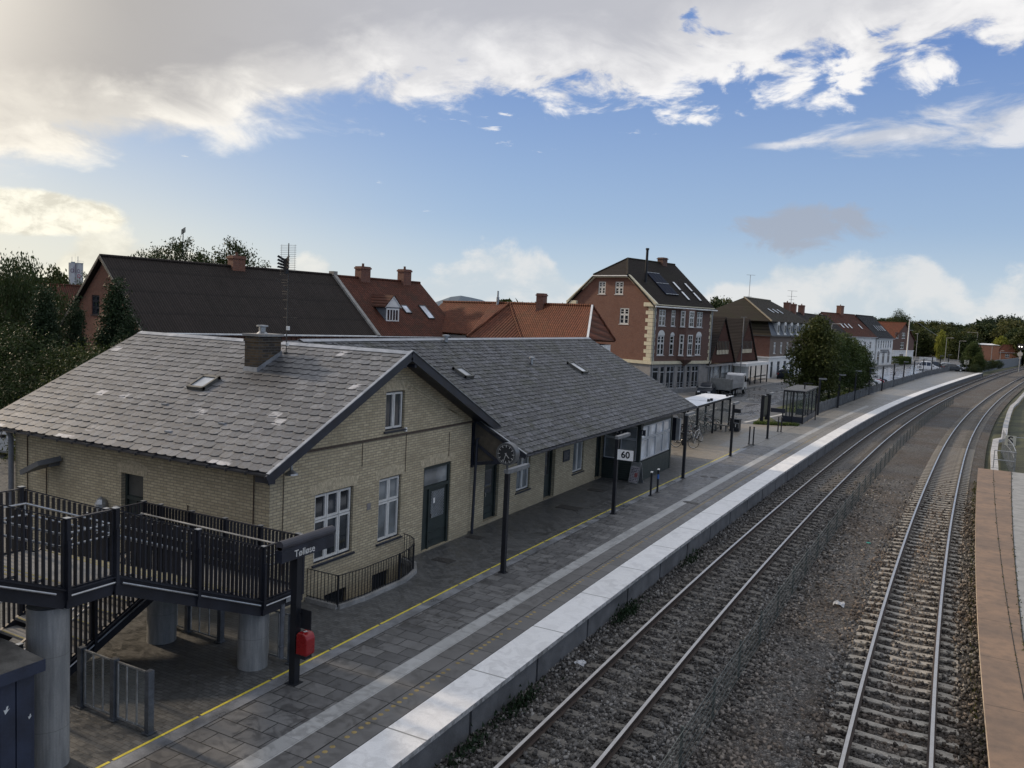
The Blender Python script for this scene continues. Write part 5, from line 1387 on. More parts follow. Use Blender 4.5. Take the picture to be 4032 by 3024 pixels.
# dormer
mb = MB(); zf0, zf1 = 6.45, 7.75; mb.box(1.95, 3.4, 1.15, 3.0, zf0, zf1)
DM = mb.build('dormer', simple('blue_grey_lead', (.13, .15, .175), .6, var=.25), RF)
mb = MB(); mb.face([(1.85, 1.1, zf1), (3.5, 1.1, zf1), (2.675, 1.1, 8.6)]); mb.bar((1.8, 1.1, zf1 - .02), (2.675, 1.1, 8.62), .1, .12); mb.bar((3.55, 1.1, zf1 - .02), (2.675, 1.1, 8.62), .1, .12)
mb.box(2.0, 3.35, 1.1, 1.15, zf0 + .15, zf1 - .1); mb.build('dormer_front', WHITE, DM)
mb = MB()
for a in range(4): mb.box(2.1 + a * .3, 2.3 + a * .3, 1.09, 1.1, zf0 + .28, zf1 - .22)
mb.build('dormer_panes', GLASS, DM)
mb = MB(); mb.slab([(1.75, 1.0, zf1 - .05), (2.675, 1.0, 8.68), (2.675, 3.9, 8.68), (1.75, 3.2, zf1 - .05)][::-1], .06); mb.slab([(3.6, 1.0, zf1 - .05), (3.6, 3.2, zf1 - .05), (2.675, 3.9, 8.68), (2.675, 1.0, 8.68)][::-1], .06); mb.build('dormer_roof', TILEB, DM)

# low orange pantiled house group
T = thing('orange_roofed_house', 'low white house with bright orange pantile hipped roof in front of the tall brick house', 'house', (-28, 58, 0))
C1, C2, P1, P2 = (-32.4, 54.4, 5.75), (-28.6, 56.2, 5.75), (-31.9, 60.2, 8.5), (-22.9, 55.9, 8.5)
E2, E3 = (-21.6, 52.2, 6.2), (-21.9, 58.3, 6.0)
Lb = (-40.6, 63.8, 8.45); LbE = (-41.5, 61.2, 6.2); Rb = (-23.9 - 3, 66, 5.7)
mb = WM(T)
mb.slab([C1, C2, P1], .1); mb.slab([C2, E2, P2, P1], .1); mb.slab([E2, E3, P2], .1)
mb.slab([P1, C1, (-34.2, 57.8, 5.9), (-34.0, 61.0, 8.47)][::-1], .1)
mb.slab([(-40.6, 63.8, 8.45), (-41.8, 60.6, 5.9), (-33.6, 57.4, 5.9), (-31.95, 60.25, 8.49)], .1)
mb.slab([P2, E3, (-29.5, 64.2, 5.7), P1][::1], .1); mb.slab([P1, (-29.5, 64.2, 5.7), (-39.5, 66.6, 5.9), Lb], .1)
RFc = mb.build('roof', TILEO, T); fix_normals(RFc)
mb = WM(T)
for a, b in ((P1, C1), (P1, C2), (P1, P2), (P2, E3), (P1, Lb)): mb.tube([Vector(a) + Vector((0, 0, .05)), Vector(b) + Vector((0, 0, .05))], .1, 6)
mb.build('ridge_tiles', TILEO, RFc)
mb = WM(T); mb.bar((P2[0], P2[1], P2[2] + .04), (E2[0], E2[1], E2[2] + .02), .14, .12); mb.build('verge_board', WHITE, T)
def wseg(mb, a, b, z0, z1): mb.face([(a[0], a[1], z0), (b[0], b[1], z0), (b[0], b[1], z1), (a[0], a[1], z1)])
mb = WM(T); ring = [(-32.2, 54.8), (-28.6, 56.5), (-21.9, 52.6), (-22.2, 58.2), (-29.3, 63.9), (-39.3, 66.3), (-41.3, 61.0), (-34, 58.2)]
for a, b in zip(ring, ring[1:] + ring[:1]): wseg(mb, a, b, -.1, 5.72)
mb.build('wall', WHITE, T)
mb = WM(T); mb.box(-28.4, -27.8, 57.9, 58.6, 7.9, 9.35); mb.box(-28.45, -27.75, 57.85, 58.65, 9.15, 9.25); mb.build('chimney', RB, RFc)
mb = WM(T); mb.tube([(-33.2, 60.5, 8.2), (-33.2, 60.5, 9.0)], .12, 10); mb.tube([(-33.2, 60.5, 9.0), (-33.2, 60.5, 9.5)], .07, 10); mb.build('metal_flue', GALV, RFc)
mb = WM(T)
a, b = Vector((-22.2, 58.2, 0)), Vector((-21.9, 52.6, 0)); 
for f in (.3, .52):
    c = a.lerp(b, f) + Vector((.05, -.03, 0)); d = (b - a).normalized(); mb.bar(c + Vector((0, 0, 4.9)), c + d * .7 + Vector((0, 0, 4.9)), .03, 1.0)
mb.build('window', DFR, T)
mb = WM(T); mb.bar((-37.2, 61.7, 7.5), (-37.4, 61.1, 7.05), .8, .12); mb.build('roof_window', SKYG, RFc)
# tall brick corner house
AX, AY, AA = -27.75, 84.8, 72.9
QW = CREAM
T = thing('tall_brick_house', 'tall red brick corner house with cream quoins, dark roof and solar panels', 'house', (AX, AY, 0), R(AA))
L, W, EV, RG, GF = 11.6, 11.5, 9.45, 14.4, 3.2; s = (RG - EV) / (W / 2); HZ = 12.35; hy = (HZ - EV) / s
up = [(1.05, 2.33, 7.15, 8.9), (3.37, 4.18, 7.15, 8.9), (8.47, 9.65, 7.15, 8.9)]
md = [(1.05, 2.33, 4.0, 6.15), (3.37, 4.18, 4.0, 6.15), (8.47, 9.65, 4.0, 6.15)]
lf = [(6.6, 7.6, 10.35, 11.75), (4.15, 5.27, 10.35, 11.75), (3.19, 4.43, 7.15, 8.9)]
gfl = [(.5, 1.6, .9, 2.7), (1.95, 2.75, .35, 2.8), (3.1, 4.6, .35, 2.8), (5.2, 6.6, .35, 2.8), (7.1, 7.8, .35, 2.8), (8.1, 9.5, .35, 2.8)]
mb = MB(); wall(mb, (0, 0), (1, 0), L, GF, [(0, EV), (L, EV)], up + md, (0, -1), .12, 0)
wall(mb, (L, 0), (0, 1), W, -.1, [(0, EV), (W / 2, RG - .1), (W, EV)], [], (1, 0), .1, 0); wall(mb, (0, W), (1, 0), L, -.1, [(0, EV), (L, EV)], [], (0, 1), .1, 0)
mb.build('front_wall', RBD, T)
mb = MB(); wall(mb, (0, 0), (0, 1), W, GF, [(0, EV), (hy, HZ), (W - hy, HZ), (W, EV)], lf, (-1, 0), .12, 0); mb.build('gable_wall', RB, T)
mb = MB(); wall(mb, (-.04, -.04), (1, 0), L + .08, -.1, [(0, GF), (L + .08, GF)], gfl, (0, -1), .15); wall(mb, (-.04, -.04), (0, 1), W + .08, -.1, [(0, GF), (W + .08, GF)], [], (-1, 0), .1)
mb.build('ground_floor_wall', GREYR, T)
mb = MB(); mb.box(-.6, -.08, 6.2, 7.1, 3.5, 4.3); mb.build('air_conditioner', WHITE, T)
for q in ((-.2, L + .1, -.22, -.04, GF - .15, GF + .18), (-.2, -.04, -.04, W, GF - .15, GF + .18), (-.1, L + .1, -.25, 0, EV - .28, EV - .02)): mb = MB(); mb.box(*q); mb.build('cornice', QW, T)
def QB(*q):
    m_ = MB(); m_.box(*q); m_.build('quoin', QW, T)
for k in range(15):
    z = GF + .2 + k * .41; w_ = .62 if k % 2 else .95
    if z + .39 < EV - .2:
        QB(-.05, .001, -.05, w_, z, z + .38); QB(-.05, w_ * .55, -.05, -.001, z, z + .38)
        QB(L - w_ * .5, L + .05, -.05, .001, z, z + .38); QB(-.05, .001, W - w_, W + .03, z, z + .38)
for q in ((-.3, .05, -.3, 1.1, EV - .3, EV + .12), (-.3, .05, W - 1.0, W + .5, EV - .3, EV + .12)):
    mb = MB(); mb.box(*q); mb.build('gable_kneeler', QW, T)
mb = MB()       # cream verge on the gable
for a, b in (((-.12, -.45, EV - .1), (-.12, hy, HZ)), ((-.12, hy, HZ), (-.12, W - hy, HZ)), ((-.12, W - hy, HZ), (-.12, W + .45, EV - .1))):
    mb.bar(a, b, .28, .32); mb.bar(Vector(a) + Vector((-.12, 0, .12)), Vector(b) + Vector((-.12, 0, .12)), .12, .1)
mb.build('verge_moulding', QW, T)
o_ = .4; z = RG + .1; ez = EV - o_ * s + .1; xh = 2.6
mb = MB(); mb.slab([(-.35, hy, HZ + .12), (-.35, -o_, ez), (L + .3, -o_, ez), (L + .3, W / 2, z), (xh, W / 2, z)], .14)
mb.slab([(L + .3, W + o_, ez), (-.35, W + o_, ez), (-.35, W - hy, HZ + .12), (xh, W / 2, z), (L + .3, W / 2, z)], .14)
mb.slab([(-.45, W - hy, HZ + .1), (-.45, hy, HZ + .1), (xh, W / 2, z)], .12)
RFA = mb.build('roof', TILEK, T)
mb = MB(); mb.tube([(-.4, hy, HZ + .14), (xh, W / 2, z)], .11, 6); mb.tube([(-.4, W - hy, HZ + .14), (xh, W / 2, z)], .11, 6); mb.tube([(xh, W / 2, z), (L + .3, W / 2, z)], .11, 6); mb.build('ridge_tiles', TILEM, RFA)
mb = MB(); mb.tube([(-.35, -o_ - .06, ez - .05), (L + .3, -o_ - .06, ez - .05)], .08, 6); mb.tube([(-.5, hy, HZ), (-.5, W - hy, HZ)], .07, 6); mb.build('gutter', WHITE, T)
mb = MB(); mb.tube([(.25, -.12, ez - .1), (.25, -.12, 0)], .06, 8); mb.build('downpipe', GALV, T); mb = MB(); mb.tube([(L - .12, -.12, ez - .1), (L - .12, -.12, 0)], .06, 8); mb.build('downpipe', GALV, T)
u, v, n = Vector((1, 0, 0)), Vector((0, 1, s)).normalized(), Vector((0, -s, 1)).normalized()
sp = lambda x, y, d=0: Vector((x, y, EV + .1 + y * s)) + n * d
mb = MB()
for i in range(4):
    for j in range(2):
        c = sp(4.0 + i * .62, 1.9 + j * 1.35, .12); mb.slab([c + u * a + v * b for a, b in ((-.29, -.98), (.29, -.98), (.29, .98), (-.29, .98))], .08)
mb.build('solar_panel', simple('solar_panel_blue', (.012, .018, .034), .6, var=.2, spec=.08), RFA)
mb = MB()
for i in range(4):
    for y in (1.2, 2.58, 3.93): c = sp(4.0 + i * .62, y, .14); mb.bar(c - u * .27, c + u * .27, .07, .03, up=n)
mb.build('solar_panel_edges', simple('pale_panel_edge', (.3, .33, .36), .4), RFA)
for x in (7.6, 10.0):
    for y in (1.2, 2.45):
        mb = MB(); c = sp(x, y, .1); mb.slab([c + u * a + v * b for a, b in ((-.22, -.75), (.22, -.75), (.22, .75), (-.22, .75))], .1); S_ = mb.build('roof_window', MATS['dark_frame'], RFA)
        mb = MB(); c = sp(x, y, .104); mb.face([c + u * a + v * b for a, b in ((-.17, -.66), (.17, -.66), (.17, .66), (-.17, .66))]); mb.build('pane', simple('bright_sky_pane', (.75, .78, .8), .2) if 'bright_sky_pane' not in MATS else MATS['bright_sky_pane'], S_)
mb = MB(); mb.box(8.8, 9.7, 5.3, 6.1, 13.6, 15.1); mb.box(8.72, 9.78, 5.22, 6.18, 14.9, 15.0); mb.build('chimney', RBD, RFA)
mb = MB(); mb.tube([(2.0, 2.7, 11.6), (2.0, 2.7, 15.3)], .14, 12); mb.tube([(2.0, 2.7, 15.3), (2.0, 2.7, 15.5)], .19, 12); mb.build('stove_pipe', BLK, RFA)
for h in up: window(T, (0, 0), (1, 0), (0, -1), h, 2 if h[1] - h[0] > 1 else 1, [.62], dark=WFR, inset=.05, bar=.08, gap=.01, sillm=WFR, mk=LM, muntins=(1, 2))
for h in md: window(T, (0, 0), (1, 0), (0, -1), h, 2 if h[1] - h[0] > 1 else 1, [.6], dark=WFR, inset=.05, bar=.09, gap=.01, sillm=WFR, mk=LM, muntins=(1, 2))
for h in lf: window(T, (0, 0), (0, 1), (-1, 0), h, 2, [.6] if h[3] < 10 else [.55], dark=WFR, inset=.04, bar=.09, gap=.01, sillm=WFR, mk=LM, muntins=(1, 2))
for h in gfl: window(T, (0, 0), (1, 0), (0, -1), h, 2 if h[1] - h[0] > 1.2 else 1, [.75], frame=LGR, dark=LGR, inset=.06, bar=.045, gap=.01, sillm=LGR, mk=LM)
mb = MB()       # arched heads over the first floor windows
for h in md:
    a, b, zt = h[0], h[1], h[3]; N = 8; m_ = (a + b) / 2; r = (b - a) / 2
    mb.face([(m_ + r * cos(pi * k / N), -.012, zt + r * .9 * sin(pi * k / N)) for k in range(N + 1)])
mb.build('arched_window_head', WFR, T)
# oriel bay
mb = MB(); bx = [(4.85, 0), (5.35, -.7), (7.1, -.7), (7.6, 0)]; 
mb.prism(bx, 'z', GF + .35, EV - .35)
for k in range(4):
    f0, f1 = k / 4, (k + 1) / 4; sc = lambda p, f: (6.22 + (p[0] - 6.22) * f, p[1] * f)
    for a, b in zip(bx, bx[1:]): mb.face([(*sc(a, f0), GF - .5 + .85 * f0), (*sc(b, f0), GF - .5 + .85 * f0), (*sc(b, f1), GF - .5 + .85 * f1), (*sc(a, f1), GF - .5 + .85 * f1)])
BW = mb.build('oriel_bay', RBD, T); fix_normals(BW)
for (a, b), ww in (((bx[0], bx[1]), .5), ((bx[1], bx[2]), .95), ((bx[2], bx[3]), .5)):
    a, b = Vector((*a, 0)), Vector((*b, 0)); t_ = (b - a).normalized(); n_ = Vector((t_.y, -t_.x, 0)); m_ = (b - a).length / 2; st = a + n_ * .1
    for z0, z1 in ((4.0, 6.3), (7.15, 8.9)): window(BW, (st.x, st.y), (t_.x, t_.y), (n_.x, n_.y), (m_ - ww / 2, m_ + ww / 2, z0, z1), 1, [.6], dark=WFR, inset=.06, bar=.08, gap=.01, sillm=WFR, mk=LM, muntins=(1 if ww < .6 else 2, 2))
mb = MB(); mb.bar((-1, -1.6, .85), (L, -1.6, .95), .05); mb.bar((-1, -1.6, 1.15), (L, -1.6, 1.25), .05); 
for k in range(7): mb.bar((-1 + k * 2, -1.6, 0), (-1 + k * 2, -1.6, 1.2), .05)
mb.box(-1.2, L, -1.9, -1.75, 0, .55)
mb.build('ramp_railing', simple('grey_ramp_paint', (.2, .21, .22), .6), T)

# twin gabled shop
DXP, DYP = -25.3, 95.4
T = thing('twin_gabled_shop', 'low shop with two dark pointed roofs, red brown boarded gables and a white canopy', 'shop', (DXP, DYP, 0), R(86.6))
DBM = simple('red_brown_boards', (.13, .062, .045), .8, var=.25, scale=4)
RBS = MB(); 
for g0 in (0, 10.6):
    ap = (g0 + 5.3, 8.35); a = (g0 + .1, 3.0); b = (g0 + 10.5, 3.0)
    mb = MB(); mb.face([(a[0], -.9, a[1]), (b[0], -.9, b[1]), (ap[0], -.9, ap[1])])
    k = a[0] + .15
    while k < b[0]:
        f = 1 - abs(k - ap[0]) / 5.2; zt = 3.0 + 5.3 * f
        if zt > 3.2: mb.box(k - .035, k + .035, -.96, -.9, 3.0, zt)
        k += .34
    G_ = mb.build('boarded_gable', DBM, T)
    mb = MB(); mb.box(g0 + 2.9, g0 + 7.7, -1.0, -.93, 4.0, 5.6); mb.build('window', GLASS, G_)
    mb = MB(); 
    for k in range(9): mb.box(g0 + 2.9 + k * .6 - .03, g0 + 2.9 + k * .6 + .03, -1.04, -1.0, 4.0, 5.6)
    mb.build('window_bars', DBM, G_)
    mb = MB(); 
    for k in range(8): mb.box(g0 + 2.98 + k * .6, g0 + 3.42 + k * .6, -1.012, -1.003, 4.04, 4.55)
    mb.build('pale_blinds', CREAM, G_)
    mb = MB()
    mb.slab([(a[0] - .15, -1.15, 2.8), (ap[0], -1.15, 8.45), (ap[0], 11, 8.45), (a[0] - .15, 11, 2.8)][::-1], .12); mb.slab([(b[0] + .15, -1.15, 2.8), (b[0] + .15, 11, 2.8), (ap[0], 11, 8.45), (ap[0], -1.15, 8.45)][::-1], .12)
    mb.build('roof', CORR if g0 else CORR, T)
mb = MB(); mb.box(0, 21.2, 0, 11, -.1, 2.9); mb.build('wall', simple('dark_shop_wall', (.10, .10, .10), .7), T)
mb = MB()
for x0, x1 in ((.4, 1.6), (1.8, 3.4), (4.2, 5.2), (5.5, 7.5), (8.4, 11.6), (12, 13.2)): mb.box(x0, x1, -.04, 0, .35, 2.5)
mb.build('shop_window', GLASS2, T)
mb = MB()
for x0, x1 in ((.4, 1.6), (1.8, 3.4), (4.2, 5.2), (5.5, 7.5), (8.4, 11.6), (12, 13.2)):
    mb = MB()
    for x in (x0, x1): mb.box(x - .04, x + .04, -.07, -.03, .2, 2.6)
    mb.box(x0 + .04, x1 - .04, -.07, -.03, .2, .3); mb.box(x0 + .04, x1 - .04, -.07, -.03, 2.5, 2.6); mb.build('pale_shop_frame', WHITE, T)
mb = MB(); mb.box(14.2, 20.8, -.06, 0, .2, 2.6)
mb.build('pale_shop_frame', WHITE, T)
mb = MB(); mb.box(-.2, 21.3, -1.0, .0, 2.62, 2.86); mb.build('grey_fascia', GREYR, T)
mb = MB(); mb.box(10.2, 21.6, -2.6, -1.0, 2.5, 2.85); mb.build('white_canopy', WHITE, T)
for x in (13.0, 15.4, 18.2, 21.4): mb = MB(); mb.box(x - .07, x + .07, -2.55, -2.41, 0, 2.5); mb.build('post', BLK, T)
mb = MB(); mb.bar((15.4, -2.3, 1.0), (21.4, -2.3, 1.0), .05, .18); mb.bar((15.4, -2.3, .5), (21.4, -2.3, .5), .05, .15); mb.build('bench_rail', simple('weathered_bench_wood', (.12, .115, .105), .8), T)

# house with mansard roof
T = thing('mansard_house', 'brick house with a white ground floor, mossy mansard roof and arched white dormers', 'house', (-22.9, 124.4, 0), R(84.5))
L, W = 25, 12
gf = [(1.0, 2.2, .1, 2.5), (4.4, 5.8, .4, 2.5), (7.9, 9.4, .4, 2.5), (11.6, 13.1, .4, 2.5), (15.4, 16.9, .4, 2.5), (19, 20.5, .4, 2.5)]
mf = [(x - .55, x + .55, 3.7, 5.35) for x in (2.6, 6.1, 9.6, 13.2, 16.9, 20.6)]
mb = MB(); wall(mb, (-.05, -.05), (1, 0), L, -.1, [(0, 3.15), (L, 3.15)], gf, (0, -1), .14); wall(mb, (-.05, -.05), (0, 1), W, -.1, [(0, 3.15), (W, 3.15)], [], (-1, 0), .1); mb.box(-.2, L, -.2, 0, 3.05, 3.25); mb.box(-.2, 0, 0, W, 3.05, 3.25); mb.build('ground_floor_wall', WHITE, T)
mb = MB(); wall(mb, (0, 0), (1, 0), L, 3.2, [(0, 6.35), (L, 6.35)], mf, (0, -1), .12); mb.build('front_wall', brickmat('brown_grey_brick', (.18, .135, .11), (.14, .10, .08), (.14, .12, .1)), T)
mb = MB(); wall(mb, (0, 0), (0, 1), W, 3.2, [(0, 6.35), (W, 6.35)], [], (-1, 0), .1); mb.build('side_wall', RB, T); mb = MB(); wall(mb, (L, 0), (0, 1), W, -.1, [(0, 6.35), (W, 6.35)], [], (1, 0), .1); mb.build('side_wall', RB, T)
DSL = simple('dark_blue_slate', (.035, .045, .06), .5, var=.3)
mb = MB(); i = .75; mb.face([(-.2, -.2, 6.35), (L + .2, -.2, 6.35), (L - i, i, 8.4), (i, i, 8.4)]); mb.build('front_mansard', DSL, T)
mb = MB(); mb.face([(-.2, W, 6.35), (-.2, -.2, 6.35), (i, i, 8.4), (i, W - i, 8.4)]); mb.build('side_mansard', TILEM, T); mb = MB(); mb.face([(L + .2, -.2, 6.35), (L + .2, W, 6.35), (L - i, W - i, 8.4), (L - i, i, 8.4)]); mb.build('side_mansard', TILEM, T)
mb = MB(); e = .1; z0, z1 = 8.4, 11.95; h = 5.5
mb.slab([(-e, -e, z0), (L + e, -e, z0), (L - h, W / 2, z1), (h, W / 2, z1)], .12); mb.slab([(L + e, W + e, z0), (-e, W + e, z0), (h, W / 2, z1), (L - h, W / 2, z1)], .12); mb.slab([(-e, W + e, z0), (-e, -e, z0), (h, W / 2, z1)], .12); mb.slab([(L + e, -e, z0), (L + e, W + e, z0), (L - h, W / 2, z1)], .12)
RM = mb.build('roof', TILEM, T)
mb = MB(); mb.tube([(-e, -e, z0 + .05), (h, W / 2, z1 + .05)], .13, 6); mb.tube([(h, W / 2, z1 + .05), (L - h, W / 2, z1 + .05)], .12, 6); mb.build('ridge_tiles', simple('lichen_ridge', (.2, .18, .14), .9, var=.5, scale=5), RM)
mb = MB(); mb.box(-.3, L + .3, -.35, -.05, 6.2, 6.36); mb.build('cornice', simple('dark_cornice', (.07, .065, .06), .7), T); mb = MB(); mb.box(-.3, -.05, -.05, W, 6.2, 6.36); mb.build('cornice', MATS['dark_cornice'], T)
for x in (3.5, 7.2, 10.8, 14.4, 18.1, 21.8):
    mb = MB(); mb.box(x - .55, x + .55, -.12, .9, 6.55, 8.0); mb.prism([(x + .6 * cos(pi * k / 8), 8.0 + .42 * sin(pi * k / 8)) for k in range(9)], 'y', -.15, 1.0); D_ = mb.build('dormer', WFR, T)
    mb = MB(); mb.box(x - .36, x + .36, -.14, -.12, 6.8, 7.9); mb.build('pane', GLASS, D_); mb = MB(); mb.box(x - .03, x + .03, -.16, -.14, 6.8, 7.9); mb.box(x - .62, x + .62, -.22, -.1, 6.45, 6.58); mb.build('sill', WFR, D_)
for x in (12.5, 15.0, 17.6):
    mb = MB(); c = Vector((x - 4, 2.6, z0 + 2.6 * 3.55 / 6 + .2)); mb.slab([c + Vector((-.18, -.5, -.3)), c + Vector((.18, -.5, -.3)), c + Vector((.18, .5, .3)), c + Vector((-.18, .5, .3))], .06); mb.build('roof_window', MATS['bright_sky_pane'], RM)
for h_ in gf: window(T, (0, -.05), (1, 0), (0, -1), h_, 2, [.72], frame=MATS['blue_grey_steel_post'], dark=WFR, inset=.06, bar=.06, gap=.02, sillm=WFR, mk=LM)
for h_ in mf: window(T, (0, 0), (1, 0), (0, -1), h_, 2, [.68], dark=WFR, inset=.04, bar=.09, gap=.01, sillm=WFR, mk=LM)
# rooftop antennas
for (x, y, zb, zt, rows, lab) in ((-30.5, 144, 9, 16.2, ((16.2, .9), (12.6, .5)), 'tall thin television antenna above the mossy mansard roof'), (-26.2, 160, 10.6, 14.4, ((14.4, 1.1), (13.4, 1.1), (12.8, .6), (12.2, .9)), 'bushy television antenna with four cross bars on a chimney right of the mansard roof')):
    A = thing('television_antenna', lab, 'antenna', (x, y, zb)); mb = MB(); mb.tube([(0, 0, 0), (0, 0, zt - zb)], .04, 6)
    for z, w in rows: mb.bar((-w * .7, 0, z - zb), (w * .9, -.1, z - zb - .05), .045)
    mb.build('aerial', simple('pale_aerial', (.3, .31, .32), .5) if 'pale_aerial' not in MATS else MATS['pale_aerial'], A)

# row beyond: dark roofs, white gable house, white house, brick house
T, RF, sp, ch, sk = house('dark_roofed_house', 'brick house with dark tiles and two chimneys, mostly hidden behind the street trees', 'house', (-20.6, 150), 86, 36, 10, 6.4, 10.3, RBD, TILEK, front=W_([2, 5, 8, 11, 14], 1.0, 3.8, 5.4))
ch(1.5, 5, 1.0, 1.1, 12.0); ch(6, 5, 1.0, 1.1, 11.9); ch(12.5, 5, 1.0, 1.1, 11.9)
T, RF, sp, ch, sk = house('red_tiled_house', 'house with red brown tiles and a plain white gable beyond the street trees', 'house', (-19.4, 187), 72.6, 16.6, 10.5, 6.5, 11.1, WHITE, TILEB, front=W_([3, 7, 11, 14], 1.1, 3.8, 5.4))
ch(9, 5.25, 1.1, 1.4, 13.0)
for x in (3.5, 5.6, 7.6, 13): sk(x, 2.2, .7, 1.5, MATS['bright_sky_pane'])
T, RF, sp, ch, sk = house('white_corner_house', 'white rendered house with shiny black roof and three arched ground floor openings', 'house', (-14.1, 203.5), 78.7, 12.9, 10, 6.3, 11.1, WHITE, BLKT,
    front=[(1.0 + k * 1.95, 1.75 + k * 1.95, 4.0, 5.7, 1, [.6]) for k in range(6)] + [(.8, 2.6, .1, 2.6, 1, [.8]), (5.0, 6.8, .5, 2.6, 2, [.8]), (9.2, 11.0, .5, 2.6, 2, [.8])], frame=simple('grey_white_frame', (.4, .4, .4), .6))
for x in (5.5, 7.4, 9.2, 10.8, 11.6): sk(x, 2.1, .5, 1.8, MATS['bright_sky_pane'])
mb = MB()
for a, b in ((.7, 2.7), (4.9, 6.9), (9.1, 11.1)):
    m_ = (a + b) / 2; r = (b - a) / 2; mb.face([(m_ + r * cos(pi * k / 8), -.02, 2.6 + r * .7 * sin(pi * k / 8)) for k in range(9)])
mb.build('arched_head', GREYR, T)
mb = MB(); mb.box(3.1, 9.6, -.12, -.02, 3.35, 3.6); mb.box(3.3, 3.55, -.12, -.02, 2.8, 3.35); mb.box(9.1, 9.35, -.12, -.02, 2.8, 3.35); mb.build('shop_board', simple('dull_board', (.16, .16, .165), .7), T)
mb = MB(); rr = random.Random(8); x = 4.2
while x < 8.4: w_ = rr.uniform(.2, .5); mb.box(x, x + w_, -.05, -.02, 2.85, 3.2); x += w_ + .15
mb.build('illegible_lettering', MATS['dull_board'], T)
T, RF, sp, ch, sk = house('brick_gable_house', 'brown brick gable house with orange roof and white ground floor behind a hedge', 'house', (-8.1, 247.2), 162, 11, 14.2, 5.8, 10.2, RBD, TILEO,
    left=[(10.9, 13.0, 6.2, 7.7, 2, [.55]), (6.5, 8.7, 6.2, 7.7, 2, [.55]), (6.8, 9.2, 3.5, 5.2, 2, [.55]), (6.7, 9.4, .6, 2.2, 2, [.5])], base=(3.0, WHITE, WHITE))
# far buildings by the railway
T, RF, sp, ch, sk = house('orange_brick_block', 'plain flat topped orange brick block near the railway in the distance', 'building', gp(3843, 268), 40, 7.5, 6, 5.0, 5.3, ORB, WHITE, oh=.15)
T, RF, sp, ch, sk = house('small_orange_house', 'tiny orange house with a hipped red roof beside the flat brick block', 'house', gp(3915, 278), 5, 7, 6, 2.9, 5.2, ORB, TILEB, hip=(2, 2), front=W_([3], 1.2, 1.2, 2.3))
T, RF, sp, ch, sk = house('hillside_bungalow', 'dark roofed bungalow with white barge boards on the wooded slope', 'house', gp(3850, 400), -35, 20, 12, 7.5, 11.5, GREYR, TILEK, oh=.6)
mb = MB(); mb.bar((-.7, -.8, 7.1), (-.7, 6, 11.7), .2, .4); mb.bar((-.7, 12.8, 7.1), (-.7, 6, 11.7), .2, .4); mb.build('barge_board', WHITE, T)
T, RF, sp, ch, sk = house('hillside_bungalow', 'lower dark roof with a small white gable sign on the slope at the right edge', 'house', gp(3935, 390), -20, 26, 12, 3.5, 7.5, GREYR, TILEK, oh=.6)
T, RF, sp, ch, sk = house('red_gable_house', 'small red brick house half hidden by the dark trees at the left', 'house', gp(193, 86), 70, 9, 9, 4.6, 8.4, RB, TILEB, front=W_([3, 6], .8, 3.1, 4.2))
# silo
T = thing('concrete_silo', 'pale concrete silo with faded round letters rising above the trees at the far left', 'silo', (*gp(290, 420), 0))
c = gp(290, 420); fx, fy = -c[0], -c[1]; fl = math.hypot(fx, fy); T.rotation_euler = (0, 0, math.atan2(fy, fx) + pi / 2); T.scale = (.76, .76, 1)
mb = MB(); 
for x in (-2.1, 2.1): mb.lathe([(2.2, 0), (2.2, 23.2)], 20, (x, 0, 0))
mb.lathe([(2.15, 0), (2.15, 23.1)], 20, (4.6, 1.2, 0)) if False else None
mb.build('silo_wall', simple('pale_silo_concrete', (.50, .50, .52), .9, var=.12, scale=.4), T)
mb = MB(); mb.box(-2.9, -.4, -2.3, 1, 23.2, 23.7); mb.box(.2, 4.4, -2.25, 2.2, 23.1, 23.3)
for k in range(6): mb.bar((.6 + k * .75, -2.1, 23.3), (.6 + k * .75, -2.1, 24.3), .07)
mb.bar((.6, -2.1, 24.3), (4.4, -2.1, 24.3), .07); mb.bar((-2.3, -1, 23.7), (-2.3, -1, 26.2), .22); mb.bar((1.2, -1, 23.3), (1.2, -1, 26.5), .35); mb.bar((-.4, -1, 23.3), (-.4, -1, 28), .05)
mb.build('roof_equipment', GALV, T)
VIO = simple('faded_violet', (.16, .09, .15), .8); CRI = simple('faded_crimson', (.38, .05, .12), .8)
def ringp(mb, cx, cz, r, w, y=-2.34, n=20):
    for k in range(n):
        a, b = 2 * pi * k / n, 2 * pi * (k + 1) / n
        mb.face([(cx + (r - w) * cos(a), y, cz + (r - w) * sin(a)), (cx + r * cos(a), y, cz + r * sin(a)), (cx + r * cos(b), y, cz + r * sin(b)), (cx + (r - w) * cos(b), y, cz + (r - w) * sin(b))])
mb = MB(); ringp(mb, -2.2, 19.3, 1.0, .28); mb.box(-1.35, -1.1, -2.36, -2.33, 18.3, 21.2); mb.box(-.5, -.2, -2.36, -2.33, 18.3, 22.2); ringp(mb, 1.6, 19.2, .95, .28); mb.build('logo_letters', VIO, T)
mb = MB(); ringp(mb, 1.7, 16.7, .95, .3); mb.build('logo_ring', CRI, T)

